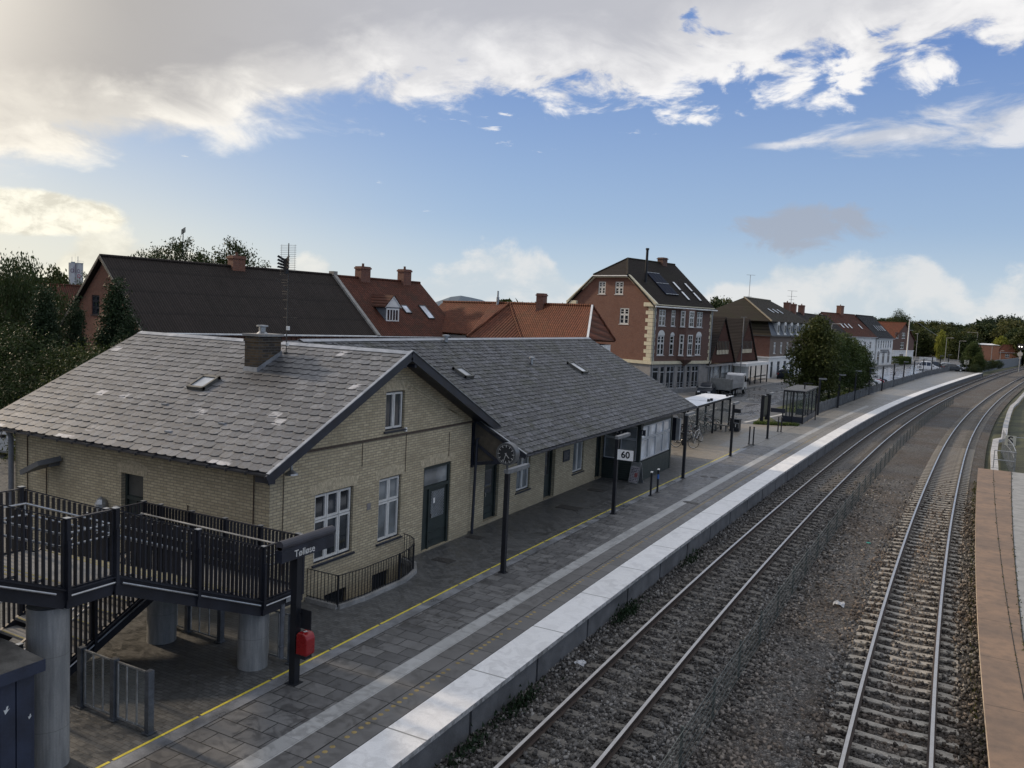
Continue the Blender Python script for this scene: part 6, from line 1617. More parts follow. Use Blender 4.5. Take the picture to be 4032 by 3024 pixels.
# ================================================================== street things
def tall_lamp(x, y, h, rz, lab, arm=1.6):
    T = thing('street_lamp', lab, 'street lamp', (x, y, 0), rz, 'tall grey street lamps beyond the platform'); mb = MB(); mb.tube([(0, 0, 0), (0, 0, h)], .09, 8, r1=.05); mb.build('mast', MATS['pale_aerial'], T)
    mb = MB(); mb.bar((0, 0, h), (arm, 0, h + .05), .07); mb.box(arm - .5, arm + .25, -.14, .14, h - .02, h + .1); mb.build('lamp_head', MATS['pale_aerial'], T)
v0 = -R(28)
tall_lamp(-8.05, 270, 7.6, v0 + pi, 'tall grey street lamp just right of the flagpole', .4); tall_lamp(-.4, 252, 6.9, v0, 'tall grey street lamp with its head to the right, above the parked cars'); tall_lamp(2.98, 276, 6.1, v0, 'shorter grey street lamp right of the car park'); tall_lamp(8.5, 318, 8.9, v0 + pi, 'tallest grey street lamp, beside the orange brick block', 3.2)
tall_lamp(-17.5, 149, 8.6, v0, 'grey street lamp rising out of the street trees'); tall_lamp(12.3, 300, 5.2, v0, 'thin grey street lamp in front of the brick block', 1.2); tall_lamp(14.5, 296, 3.6, v0, 'small grey street lamp beside the tiny orange house', .8)
T = thing('flagpole', 'tall white flagpole with a loose cord in front of the brick gable house', 'flagpole', (-9.0, 231.5, 0)); mb = MB(); mb.tube([(0, 0, 0), (0, 0, 11)], .19, 10, r1=.1); mb.build('pole', WHITE, T)
mb = MB(); mb.tube([(0, 0, 10.9), (2.2, .5, 10.2), (4.2, 1, 8.8), (6.6, 1.5, 7.3)], .04, 5); mb.bar((-.1, 0, 8.4), (1.0, 0, 8.4), .12); mb.build('cord', MATS['pale_aerial'], T)
T = thing('flagpole', 'slender grey flagpole standing in front of the twin gabled shop', 'flagpole', (-21.9, 101.5, 0)); mb = MB(); mb.tube([(0, 0, 0), (0, 0, 8.6)], .07, 8, r1=.05); mb.bar((-.35, 0, 8.6), (.35, 0, 8.62), .06); mb.build('pole', simple('weathered_pole', (.22, .22, .22), .6), T)
T = thing('rail_signal', 'black railway signal with two lit white lamps on a grey mast', 'signal', (16.2, 243, 0), v0); mb = MB(); mb.tube([(0, 0, -.8), (0, 0, 4.6)], .12, 8); mb.lathe([(.62, -.03), (.62, .03)], 16, (0, 0, 0)) if False else None; mb.tube([(0, -.2, 3.7), (0, -.1, 3.7)], .62, 14); mb.box(-.25, .25, -.1, .1, 2.6, 3.0); mb.build('mast', MATS['pale_aerial'], T)
mb = MB(); mb.box(-.75, .75, -.25, .05, 4.9, 6.3); mb.build('signal_head', BLK, T)
em, t_, b_ = mat('lit_signal_lamp'); b_.inputs['Emission Color'].default_value = (1, .96, .9, 1); b_.inputs['Emission Strength'].default_value = 2.5
mb = MB(); mb.tube([(-.28, -.3, 5.6), (-.28, -.26, 5.6)], .15, 12); mb.build('lamp', em, T); mb = MB(); mb.tube([(.3, -.3, 5.57), (.3, -.26, 5.57)], .15, 12); mb.build('lamp', em, T)
def square_sign(x, y, z, s_, txt, lab, post_z, rz=0):
    S = thing('square_sign', lab, 'sign', (x, y, z), rz); mb = MB(); mb.box(-s_ / 2, s_ / 2, -.012, .012, -s_ / 2, s_ / 2); mb.build('panel', simple('cream_sign', (.58, .56, .47), .6) if 'cream_sign' not in MATS else MATS['cream_sign'], S)
    mb = MB(); mb.bar((0, .03, post_z - z), (0, .03, s_ * .3), .05); mb.build('post', MATS['weathered_pole'], S); text_part(txt, s_ * 1.12, BLK, S, (0, -.016, 0), (pi / 2, 0, 0), bold=.012)
square_sign(4.08, 62.5, .98, .62, 'S', 'cream square sign with a large black S beside the steel ramp railing at the right', -.4)
square_sign(3.91, 207, 1.9, .95, 'S', 'far small square sign with a dark letter at the end of the platform', -.3)
# steel railing at the end of the low platform
T = thing('ramp_railing', 'bare steel handrail closing the end of the brown low platform', 'railing', (3.4, 55.6, 0)); mb = MB()
for z in (.52, 1.05): mb.tube([(-.5, .05, z), (.58, -.05, z)], .024, 8)
for x in (-.5, .52): mb.tube([(x, 0, 0), (x, 0, 1.07)], .024, 8)
path = [(.55, 0, 1.12), (.62, 3.5, 1.1), (.55, 8.5, 1.05), (.8, 13.5, 1.0)]
mb.tube(path, .026, 8); mb.tube([(x, y, z - .5) for x, y, z in path], .02, 8)
for k in range(16): y = k * .85; mb.tube([(.58, y, -.6), (.58, y, 1.08)], .016, 6)
mb.tube([(.6, 8, 1.1), (4, 8.5, 1.1)], .02, 6)
for x in (2, 3.4): mb.tube([(x, 8.3, -.5), (x, 8.3, 1.1)], .02, 6)
mb.build('bars', GALV, T)

# parked vehicles
def car(x, y, rz, col, lab, L=4.1, Wd=1.74, H=1.48, name='parked_car', detail=True, group=None, z=-.02):
    T = thing(name, lab, 'car', (x, y, z), rz, group); cm = col
    # stations along x (front +): half width, sill z, belt z, roof z, roof half width
    st = [(-.5, .62, .34, .62, .62), (-.485, .80, .26, .92, .92), (-.40, .90, .22, 1.0, 1.36 if H > 1.3 else 1.2), (-.30, .93, .2, 1.0, H - .03), (-.12, .94, .2, .98, H), (.06, .94, .2, .96, H - .02), (.17, .93, .2, .95, 1.28), (.29, .92, .22, .93, .95), (.42, .88, .24, .84, .85), (.485, .76, .3, .70, .71), (.5, .62, .36, .58, .58)]
    hw = Wd / 2; mb = MB(); rings = []
    for f, w, zs, zb, zr_ in st:
        X_ = f * L; rw = w * hw * (.72 if zr_ > zb + .15 else .93)
        half = [(0, zs), (w * hw * .85, zs), (w * hw, zs + .14), (w * hw, (zs + zb) / 2 + .08), (w * hw * .97, zb), (rw, zr_ - (.06 if zr_ > zb + .15 else .01)), (rw * .6, zr_), (0, zr_ + .015)]
        rings.append([(X_, a, b) for a, b in half] + [(X_, -a, b) for a, b in half[-2:0:-1]])
    n = len(rings[0])
    for i, (a, b) in enumerate(zip(rings, rings[1:])):
        for k in range(n): mb.face([a[k], a[(k + 1) % n], b[(k + 1) % n], b[k]], 0)
    mb.face(rings[0]); mb.face(rings[-1][::-1])
    B_ = mb.build('body', cm, T, smooth=False); fix_normals(B_)
    # glazing lifted just off the cabin faces
    def gl(nm, quads):
        g = MB()
        for q in quads: g.face(q)
        o = g.build(nm, GLASS, B_); return o
    off = .012
    def pt(i, j, fx=0): return Vector(rings[i][j])
    for sgn in (1, -1):
        J = (4, 5) if sgn > 0 else (n - 4, n - 5); qs = []
        for i0, i1 in ((2, 3), (3, 4), (4, 5), (5, 6)):
            a, b, c, d = pt(i0, J[0]), pt(i1, J[0]), pt(i1, J[1]), pt(i0, J[1]); m_ = (a + b + c + d) / 4
            qs.append([m_ + (p - m_) * .88 + Vector((0, sgn * off, .004)) for p in (a, b, c, d)])
        gl('side_window', qs)
    a, b = Vector(rings[7][5]), Vector(rings[5][5]); a.z = max(a.z, .97)
    gl('windscreen', [[(a.x - .02, -a.y * .92, a.z + .03), (a.x - .02, a.y * .92, a.z + .03), (b.x + .06, b.y * .88, b.z + .0), (b.x + .06, -b.y * .88, b.z + .0)]])
    for q in (B_.children[-1],): q.location = (.03, 0, .02)
    a, b = Vector(rings[1][5]), Vector(rings[3][5])
    gl('rear_window', [[(a.x + .02, a.y * .8, 1.0), (a.x + .02, -a.y * .8, 1.0), (b.x - .12, -b.y * .9, b.z - .08), (b.x - .12, b.y * .9, b.z - .08)]]); B_.children[-1].location = (-.03, 0, .02)
    for fx in (-.31, .33):
        for sy in (-1, 1):
            mb = MB(); c = (fx * L, sy * hw * .9, .31); mb.tube([(c[0], c[1] - .09, c[2]), (c[0], c[1] + .09, c[2])], .31, 18); w = mb.build('wheel', RUBBER, T)
            if detail: mb = MB(); mb.tube([(c[0], c[1] - .095, c[2]), (c[0], c[1] + .095, c[2])], .19, 10); mb.build('rim', CHROME, w)
    if detail:
        for sy in (-1, 1):
            mb = MB(); mb.box(.475 * L, .497 * L, sy * .6 * hw - .14, sy * .6 * hw + .14, .58, .72); mb.build('headlight', simple('headlight_glass', (.7, .72, .74), .15) if 'headlight_glass' not in MATS else MATS['headlight_glass'], B_)
            mb = MB(); mb.box(-.5 * L - .01, -.485 * L, sy * .68 * hw - .1, sy * .68 * hw + .1, .78, .98); mb.build('tail_light', REDP, B_)
            mb = MB(); mb.box(.14 * L, .18 * L, sy * hw * 1.02 - .08, sy * hw * 1.02 + .08, .96, 1.1); mb.build('mirror', BLK, B_)
        mb = MB(); mb.box(.5 * L, .5 * L + .015, -.26, .26, .4, .51); mb.build('number_plate', WFR, B_); mb = MB(); mb.box(.49 * L, .5 * L + .01, -.4, .4, .5, .58); mb.build('grille', BLK, B_)
    return T
def paint(name, c): return simple(name, c, .3, var=.05, fine=.02, spec=.35)
PB, PW, PS, PG, PR = simple('black_blue_car_paint', (.010, .014, .022), .4, var=.05, fine=.02, spec=.12), paint('white_car_paint', (.75, .75, .75)), paint('silver_car_paint', (.42, .44, .46)), paint('dark_grey_car_paint', (.05, .055, .06)), paint('red_car_paint', (.32, .02, .025))
car(-22.0, 86.4, -pi / 2 + .12, PB, 'dark hatchback facing the station, parked behind the flatbed truck')
car(*gp(40, 38.5), R(2), PS, 'silver car standing at the far left edge behind the station wall')
car(-20.9, 127.5, pi / 2 - .05, PB, 'dark car by the white mansard house, left of the street trees', L=4.4)
for k, (c, lab) in enumerate(((PW, 'white car, leftmost of the row parked behind the slat fence'), (PG, 'dark grey car in the row behind the slat fence'), (PR, 'red car in the row parked behind the slat fence'), (PG, 'dark car at the right end of the row behind the slat fence'), (PW, 'white roofed car next to the red car behind the slat fence'))):
    y = 121.5 + [0, 2.6, 7.8, 10.6, 5.2][k]; car(fence_x(y) - 3.3, y, R(3), c, lab, group='cars parked behind the slat fence', H=1.5)
car(-3.2, 196, R(8), PW, 'white van at the end of the car park near the last lamp posts', L=4.9, Wd=1.85, H=1.9)
car(-2.0, 205, R(8), PG, 'dark estate car behind the white van at the end of the car park', L=4.6, H=1.75); car(.4, 207, R(20), PS, 'pale hatchback farthest right at the end of the car park', H=1.6); car(1.2, 201, R(25), PG, 'dark hatchback at the end of the slat fence', H=1.6)
# flatbed truck
T = thing('flatbed_truck', 'white cab flatbed truck with grey tailboard parked by the kerb behind the dark hatchback', 'truck', (-20.9, 92.6, -.02), pi / 2 - .03)
mb = MB(); mb.prism([(1.6, .45), (3.25, .45), (3.35, .9), (3.2, 1.25), (2.85, 2.1), (2.6, 2.25), (1.75, 2.25), (1.6, 2.1)], 'y', -.95, .95); o = mb.build('cab', PW, T); fix_normals(o)
CB = o; bv = o.modifiers.new('b', 'BEVEL'); bv.width = .07; bv.segments = 2
mb = MB(); mb.face([(3.24, -.8, 1.3), (3.24, .8, 1.3), (2.92, .75, 2.05), (2.92, -.75, 2.05)]); mb.build('windscreen', GLASS, CB)
for sy in (-1, 1): mb = MB(); q = [(2.0, sy * .962, 1.3), (3.0, sy * .962, 1.3), (2.75, sy * .962, 2.0), (2.0, sy * .962, 2.0)]; mb.face(q); mb.build('side_window', GLASS, CB); mb = MB(); mb.box(3.0, 3.12, sy * 1.1 - .1, sy * 1.1 + .1, 1.3, 1.7); mb.build('mirror', BLK, CB)
GT = simple('grey_truck_board', (.17, .175, .17), .7, var=.25)
mb = MB(); mb.box(-3.2, 1.5, -1.02, 1.02, .82, .95); mb.box(-3.2, 1.5, .98, 1.02, .95, 1.35); mb.box(-3.2, 1.5, -1.02, -.98, .95, 1.35); mb.box(1.4, 1.5, -1, 1, .95, 2.0); mb.build('flatbed', simple('pale_flatbed', (.34, .35, .36), .6), T)
mb = MB(); mb.box(-4.3, -3.24, -1.02, 1.02, .75, 1.85); mb.box(-4.34, -4.3, -1.06, 1.06, .7, 1.9); mb.build('tailboard', GT, T)
mb = MB(); mb.box(-3.2, 3.2, -.4, .4, .45, .82); mb.build('chassis', BLK, T)
for fx in (-2.4, -1.2, 2.4):
    for sy in (-.85, .85): mb = MB(); mb.tube([(fx, sy - .12, .38), (fx, sy + .12, .38)], .38, 18); w = mb.build('wheel', RUBBER, T); mb = MB(); mb.tube([(fx, sy - .125, .38), (fx, sy + .125, .38)], .2, 10); mb.build('rim', MATS['pale_aerial'], w)

# bicycle shelter and bicycles
T = thing('bicycle_shelter', 'bicycle shelter with white translucent roof sheets and dark glass walls beside the station', 'shelter', (-14.1, 50.3, 0))
mb = WM(T)
for y in (50.5, 53.5, 57.7, 60.2, 62.6):
    for x in (-14.1, -15.9): mb.box(x - .06, x + .06, y - .06, y + .06, 0, 2.28)
for x in (-14.1, -15.9): mb.box(x - .05, x + .05, 50.4, 62.75, 2.12, 2.28)
for y in (50.45, 56.5, 62.65): mb.box(-15.9, -14.1, y - .05, y + .05, 2.0, 2.12)
for y in (56.2, 57.0, 61.6, 62.5): mb.box(-14.2, -14.04, y - .1, y + .1, 2.3, 2.5)
mb.build('frame', BLK, T)
for y0, y1 in ((50.3, 56.4), (56.6, 62.8)): mb = WM(T); mb.slab([(-16.05, y0, 2.3), (-13.92, y0, 2.3), (-13.92, y1, 2.3), (-16.05, y1, 2.3)][::-1], .03); o = mb.build('roof_sheet', TRW, T); fix_normals(o)
mb = WM(T)
for y0, y1 in ((50.6, 53.4), (53.6, 57.6), (57.8, 62.5)): mb.face([(-14.1, y0, .15), (-14.1, y1, .15), (-14.1, y1, 2.0), (-14.1, y0, 2.0)]); mb.face([(-15.9, y0, .15), (-15.9, y1, .15), (-15.9, y1, 2.0), (-15.9, y0, 2.0)])
mb.face([(-15.9, 62.6, .15), (-14.1, 62.6, .15), (-14.1, 62.6, 2.0), (-15.9, 62.6, 2.0)])
mb.build('glass_wall', SHGL, T)
def bicycle(x, y, rz, col, lab, lean=.08):
    T = thing('bicycle', lab, 'bicycle', (x, y, 0), rz, 'bicycles parked at the shelter'); T.rotation_euler = (lean, 0, rz)
    for cx in (-.52, .52):
        mb = MB(); r = .33; n = 20; pts = [(cx + r * cos(2 * pi * k / n), 0, .34 + r * sin(2 * pi * k / n)) for k in range(n + 1)]; mb.tube(pts, .018, 6, caps=False); w = mb.build('wheel', RUBBER, T)
        mb = MB()
        for k in range(9): a = 2 * pi * k / 9; mb.tube([(cx, 0, .34), (cx + .32 * cos(a), 0, .34 + .32 * sin(a))], .003, 4)
        pts = [(cx + .305 * cos(2 * pi * k / n), 0, .34 + .305 * sin(2 * pi * k / n)) for k in range(n + 1)]; mb.tube(pts, .009, 4, caps=False); mb.build('rim', CHROME, w)
    mb = MB(); S_, B__, H_, Rr, Fr = (-.17, 0, .82), (-.06, 0, .3), (.36, 0, .84), (-.52, 0, .34), (.52, 0, .34)
    for a, b in ((S_, B__), (B__, (.38, 0, .7)), ((-.14, 0, .72), H_), (Rr, B__), (Rr, (-.15, 0, .74)), (H_, Fr)): mb.tube([a, b], .016, 6)
    mb.build('frame', col, T)
    mb = MB(); mb.box(-.31, -.05, -.06, .06, .9, .95); mb.tube([(-.18, 0, .8), (-.19, 0, .91)], .013); mb.build('saddle', BLK, T)
    mb = MB(); mb.tube([(.36, 0, .84), (.34, 0, 1.02)], .014); mb.tube([(.24, -.27, 1.02), (.36, -.2, 1.04), (.36, .2, 1.04), (.24, .27, 1.02)], .012, 6); mb.build('handlebar', CHROME, T)
    return T
bc = [BLK, paint('green_bike', (.02, .07, .04)), CHROME, paint('red_bike', (.2, .02, .02)), paint('blue_bike', (.03, .06, .15))]
words = ['nearest the station corner', 'with a black frame, second from the station', 'with a bright metal frame behind the glass wall', 'with a dark red frame behind the glass wall', 'with a blue frame in the middle of the shelter', 'in the middle of the shelter, black', 'with a green frame near the shelter middle', 'with shiny rims near the far end', 'at the far end, inside the last panel', 'standing free outside the far end of the shelter']
for k in range(10):
    if k < 9: bicycle(-15.0 + random.uniform(-.2, .1), 51.1 + k * 1.22, R(180 + random.uniform(-14, 14)), bc[k % 5], 'bicycle ' + words[k], random.uniform(-.12, .12))
    else: bicycle(-13.5, 61.3, R(75), BLK, 'bicycle ' + words[k], .05)
bicycle(-13.75, 49.6, R(20), BLK, 'black bicycle leaning at the station end of the shelter', .15); bicycle(-13.7, 52.4, R(80), CHROME, 'metal framed bicycle parked in front of the shelter glass', -.12)
T = thing('litter_bin', 'square black litter bin beside the bench at the far end of the bicycle shelter', 'bin', (-13.05, 60.2, 0)); mb = MB(); mb.box(-.3, .3, -.3, .3, .05, .85); mb.box(-.33, .33, -.33, .33, .85, .9); mb.box(-.36, -.3, -.3, .3, 0, .95); mb.build('body', BLK, T)
T = thing('bench', 'low dark bench between the bicycle shelter and the litter bin', 'bench', (-13.9, 59.3, 0)); mb = MB(); mb.box(-.5, .5, -.25, .25, .42, .47); mb.box(-.4, -.34, -.2, .2, 0, .42); mb.box(.34, .4, -.2, .2, 0, .42); mb.build('seat', MATS['weathered_bench_wood'], T)
# town map board
T = thing('map_board', 'tall framed town map board standing in the grass strip', 'board', (-12.7, 68.8, 0)); mb = WM(T)
for y in (67.8, 69.8): mb.box(-12.82, -12.58, y - .09, y + .09, 0, 2.15)
mb.box(-12.75, -12.65, 67.8, 69.8, .35, 2.05); mb.build('frame', BLK, T); mb = WM(T); mb.box(-12.645, -12.64, 67.95, 69.65, .5, 1.95); mb.box(-12.765, -12.76, 67.95, 69.65, .5, 1.95); mb.build('map_panel', simple('faded_map', (.10, .10, .075), .6, var=.4, scale=4), T)
# glass waiting shelter
T = thing('glass_shelter', 'dark framed glass waiting shelter with slatted roof on the platform', 'shelter', (-10.6, 72, 0)); mb = WM(T)
x0, x1, y0, y1 = -11.3, -9.75, 69.0, 75.8
for x, y in ((x0, y0), (x1, y0), (x0, y1), (x1, y1), (x0, 70.6), (x0, 72.4), (x0, 74), (x1, 71.6), (x1, 73.6), (-10.6, y0), (-10.6, y1)): mb.box(x - .045, x + .045, y - .045, y + .045, 0, 2.6)
for x in (x0, x1): mb.box(x - .05, x + .05, y0, y1, 2.5, 2.62)
for y in (y0, y1): mb.box(x0, x1, y - .05, y + .05, 2.5, 2.62)
mb.build('frame', BLK, T)
mb = WM(T)
for k in range(9): y = y0 + .2 + k * .8; mb.box(x0 - .15, x1 + .15, y - .09, y + .09, 2.62, 2.68)
mb.build('roof_slats', simple('grey_slats', (.3, .3, .3), .6), T)
mb = WM(T); mb.box(x0 - .02, x1 + .02, y0 - .04, y0 - .02, .05, .55); mb.box(x1 + .02, x1 + .04, y0, y1, .05, .5); mb.box(x0, x1, y1 + .02, y1 + .04, .05, .6); mb.build('base_panel', DFR, T)
mb = WM(T); mb.face([(x0, y0, .5), (x1, y0, .5), (x1, y0, 2.5), (x0, y0, 2.5)]); mb.face([(x1, y0, .5), (x1, y1, .5), (x1, y1, 2.5), (x1, y0, 2.5)]); mb.face([(x0, y1, .5), (x1, y1, .5), (x1, y1, 2.5), (x0, y1, 2.5)]); mb.face([(x0, y0, 2.6), (x1, y0, 2.6), (x1, y1, 2.6), (x0, y1, 2.6)]); mb.build('glass', SHGL, T)
T = thing('platform_post', 'thin black post with a lamp just beyond the glass shelter', 'post', (-10.1, 71.3, 0)); mb = MB(); mb.box(-.05, .05, -.05, .05, 0, 3.1); mb.box(-.1, .6, -.06, .06, 3.1, 3.18); mb.build('post', BLK, T)
T = thing('platform_post', 'slim black post in front of the far panel of the glass shelter', 'post', (-9.35, 73.2, 0)); mb = MB(); mb.tube([(0, 0, 0), (0, 0, 2.2)], .04, 8); mb.box(-.15, .15, -.04, .04, 1.9, 2.0); mb.build('post', BLK, T)

# grey slat fence behind the platform
T = thing('slat_fence', 'low grey slat fence running along the back of the far platform', 'fence', (FENCE[0][0], FENCE[0][1], 0))
FSG = simple('weathered_grey_slats', (.20, .21, .22), .6, metal=.3, var=.4, scale=1.5)
tot = []; 
for (a, b), (c, d) in zip(FENCE, FENCE[1:]): tot.append(((a, b), (c, d), math.hypot(c - a, d - b)))
rr = random.Random(6); kpost = 0; carry = 0
for (a, b), (c, d), L in tot:
    mb = WM(T); n = int(L / .17)
    for k in range(n):
        f = k / n; x, y = a + (c - a) * f, b + (d - b) * f; mb.bar((x, y, .06), (x, y, .98), .1, .02, up=(0, 1, 0), c=rr.random())
    for z in (.2, .85): mb.bar((a, b, z), (c, d, z), .03, .05)
    mb.build('slat_panel', FSG, T)
    k = 0
    while k < L: mb = WM(T); f = k / L; x, y = a + (c - a) * f, b + (d - b) * f; mb.box(x - .04, x + .04, y - .04, y + .04, 0, 1.06); mb.build('post', FSG, T); k += 2.4
# distant grey barrier wall along the far curve
T = thing('grey_barrier', 'low grey noise barrier along the railway beyond the end of the platform', 'barrier', (8, 245, 0)); mb = WM(T)
bp = [(8.0, 232), (12.5, 262), (17.5, 290), (21.5, 318)]
for (a, b), (c, d) in zip(bp, bp[1:]): mb.bar((a, b, .3), (c, d, .3), .12, 2.6)
mb.build('wall', simple('blue_grey_barrier', (.17, .185, .20), .8), T)
T = thing('low_wall', 'low white roadside sign board behind the far posts', 'sign', (-4.4, 243, 0)); mb = MB(); mb.box(-2, 2, -.05, .05, .9, 1.6); mb.box(-1.9, -1.8, -.05, .05, 0, .9); mb.box(1.8, 1.9, -.05, .05, 0, .9); mb.build('board', WHITE, T)
# ================================================================== trees and shrubs
def leaf_mesh(name, m, seed, n_cl, per, rx, ry, z0, z1, ls, cl=.45, shape='oval', droop=0.0, shell=.35, thin=0.0):
    r = np.random.RandomState(seed); P = []; Tn = []
    H = z1 - z0
    for _ in range(n_cl):
        for _t in range(50):
            d = r.randn(3); d /= np.linalg.norm(d); q = (shell + (1 - shell) * r.rand() ** .6); p = d * q
            t = (p[2] + 1) / 2
            if shape == 'cone': w = (1 - t) ** .75 * 1.15 + .06
            elif shape == 'column': w = min(1, 1.25 * (1 - t) ** .45) * (.75 + .25 * min(1, t * 4))
            elif shape == 'dome': w = 1.0 if t < .5 else math.sqrt(max(0, 1 - (2 * t - 1) ** 2)) * .6 + .4
            else: w = 1.0
            break
        a = math.atan2(p[1], p[0]); wk = .26 if shape == 'column' else .16; wob = 1 + wk * math.sin(3 * a + seed + 2.5 * t) + .12 * math.sin(19 * t + seed * 2 + a)
        if shape == 'oval' or shape == 'dome': c = np.array([p[0] * rx * wob * w, p[1] * ry * wob * w, z0 + t * H])
        else:
            rr_ = math.hypot(p[0], p[1]); rr_ = min(1, rr_ / max(.2, math.sqrt(max(.05, 1 - p[2] ** 2)))) * w * wob
            c = np.array([cos(a) * rr_ * rx, sin(a) * rr_ * ry, z0 + t * H])
        P.append(c); Tn.append(np.clip(.25 + .45 * r.rand() + .35 * (t - .4) - .2 * (1 - q), 0, 1))  # light painted into leaf tone: tops and outside lighter, inside darker
    P = np.array(P); Tn = np.array(Tn); N = n_cl * per
    ci = np.repeat(np.arange(n_cl), per); off = r.randn(N, 3) * cl * np.array([1, 1, .75]); off[:, 2] -= np.abs(r.randn(N)) * droop
    C = P[ci] + off
    u = r.randn(N, 3); u /= np.linalg.norm(u, axis=1)[:, None]; v = r.randn(N, 3); v -= (v * u).sum(1)[:, None] * u; v /= np.linalg.norm(v, axis=1)[:, None]
    s = ls * (.6 + .8 * r.rand(N))[:, None]
    if droop: u = u * .4 + np.array([0, 0, -1.0]); u /= np.linalg.norm(u, axis=1)[:, None]
    V = np.stack([C - u * s, C + v * s * .45, C + u * s, C - v * s * .45], 1).reshape(-1, 3)
    me = bpy.data.meshes.new(name); me.vertices.add(len(V)); me.vertices.foreach_set('co', V.ravel())
    L = N * 4; me.loops.add(L); me.loops.foreach_set('vertex_index', np.arange(L, dtype=np.int32)); me.polygons.add(N)
    me.polygons.foreach_set('loop_start', np.arange(0, L, 4, dtype=np.int32)); me.polygons.foreach_set('loop_total', np.full(N, 4, dtype=np.int32))
    a = me.attributes.new('tone', 'FLOAT', 'FACE'); a.data.foreach_set('value', np.clip(Tn[ci] * .75 + r.rand(N) * .4 - .08, 0, 1))
    me.materials.append(m); me.update(calc_edges=True); return me, P

def trunk_mesh(name, P, h, r0, seed, limbs=7, frac=.7):
    rr = random.Random(seed); mb = MB(); b = rr.uniform(-.2, .2)
    pts = [(0, 0, -.2), (b * .3, 0, h * .25), (b * .6, b * .3, h * .5), (b, b * .2, h * frac)]
    mb.tube(pts, r0, 9, r1=r0 * .35)
    for k in range(limbs):
        q = P[rr.randrange(len(P))]; s = rr.uniform(.25, .65); a = Vector((b * .6 * s, 0, h * s * .9)); e = Vector(q); m_ = a.lerp(e, .5) + Vector((0, 0, .15 * (e - a).length))
        mb.tube([a, m_, e], r0 * .38, 6, r1=r0 * .08)
    return mb.data(name, [BARK], smooth=True)

def tree_kind(m, seed, h, rx, n_cl, per, ls, z0=.15, **k):
    tr = k.pop('trunk', .16); limbs = k.pop('limbs', 7)
    c, P = leaf_mesh('crown', m, seed, n_cl, per, rx, k.pop('ry', rx), h * z0, h, ls, **k)
    return trunk_mesh('trunk', P, h, tr, seed, limbs), c, h
def plant(kind, x, y, h, rz, name, label, cat='tree', group=None, z=-.05, wide=1.0):
    T = thing(name, label, cat, (x, y, z), rz, group); s = h / kind[2]; T.scale = (s * wide, s * wide, s)
    for nm, me in (('trunk', kind[0]), ('crown', kind[1])):
        o = bpy.data.objects.new(nm, me); COL.objects.link(o); o.parent = T
    return T
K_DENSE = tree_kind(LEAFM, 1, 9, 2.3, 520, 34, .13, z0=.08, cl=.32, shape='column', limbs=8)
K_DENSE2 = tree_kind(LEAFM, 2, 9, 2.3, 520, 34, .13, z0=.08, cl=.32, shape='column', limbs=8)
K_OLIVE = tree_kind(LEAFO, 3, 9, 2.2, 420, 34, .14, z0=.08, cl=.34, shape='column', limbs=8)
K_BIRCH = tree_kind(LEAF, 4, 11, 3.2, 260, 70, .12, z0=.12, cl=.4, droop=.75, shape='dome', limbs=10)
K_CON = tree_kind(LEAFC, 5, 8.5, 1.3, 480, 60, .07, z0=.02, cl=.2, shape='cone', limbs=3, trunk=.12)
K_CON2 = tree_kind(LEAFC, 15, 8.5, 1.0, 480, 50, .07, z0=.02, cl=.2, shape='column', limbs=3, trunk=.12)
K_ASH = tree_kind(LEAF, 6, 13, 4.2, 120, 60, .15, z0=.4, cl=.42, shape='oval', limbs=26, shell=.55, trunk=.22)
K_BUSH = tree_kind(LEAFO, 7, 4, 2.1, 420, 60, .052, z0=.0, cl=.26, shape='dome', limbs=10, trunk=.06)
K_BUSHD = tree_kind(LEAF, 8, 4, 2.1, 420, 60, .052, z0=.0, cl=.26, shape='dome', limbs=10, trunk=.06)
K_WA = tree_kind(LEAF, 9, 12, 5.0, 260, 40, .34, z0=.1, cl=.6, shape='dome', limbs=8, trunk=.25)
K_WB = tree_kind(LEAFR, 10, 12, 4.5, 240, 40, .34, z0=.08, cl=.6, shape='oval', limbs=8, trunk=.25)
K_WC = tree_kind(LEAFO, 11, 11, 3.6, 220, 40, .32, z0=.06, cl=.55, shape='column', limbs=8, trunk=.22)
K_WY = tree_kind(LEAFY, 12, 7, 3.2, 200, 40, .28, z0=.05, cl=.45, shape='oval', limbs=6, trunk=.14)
K_WK = tree_kind(LEAFC, 13, 16, 6.0, 260, 44, .42, z0=.08, cl=.75, shape='oval', limbs=8, trunk=.35)

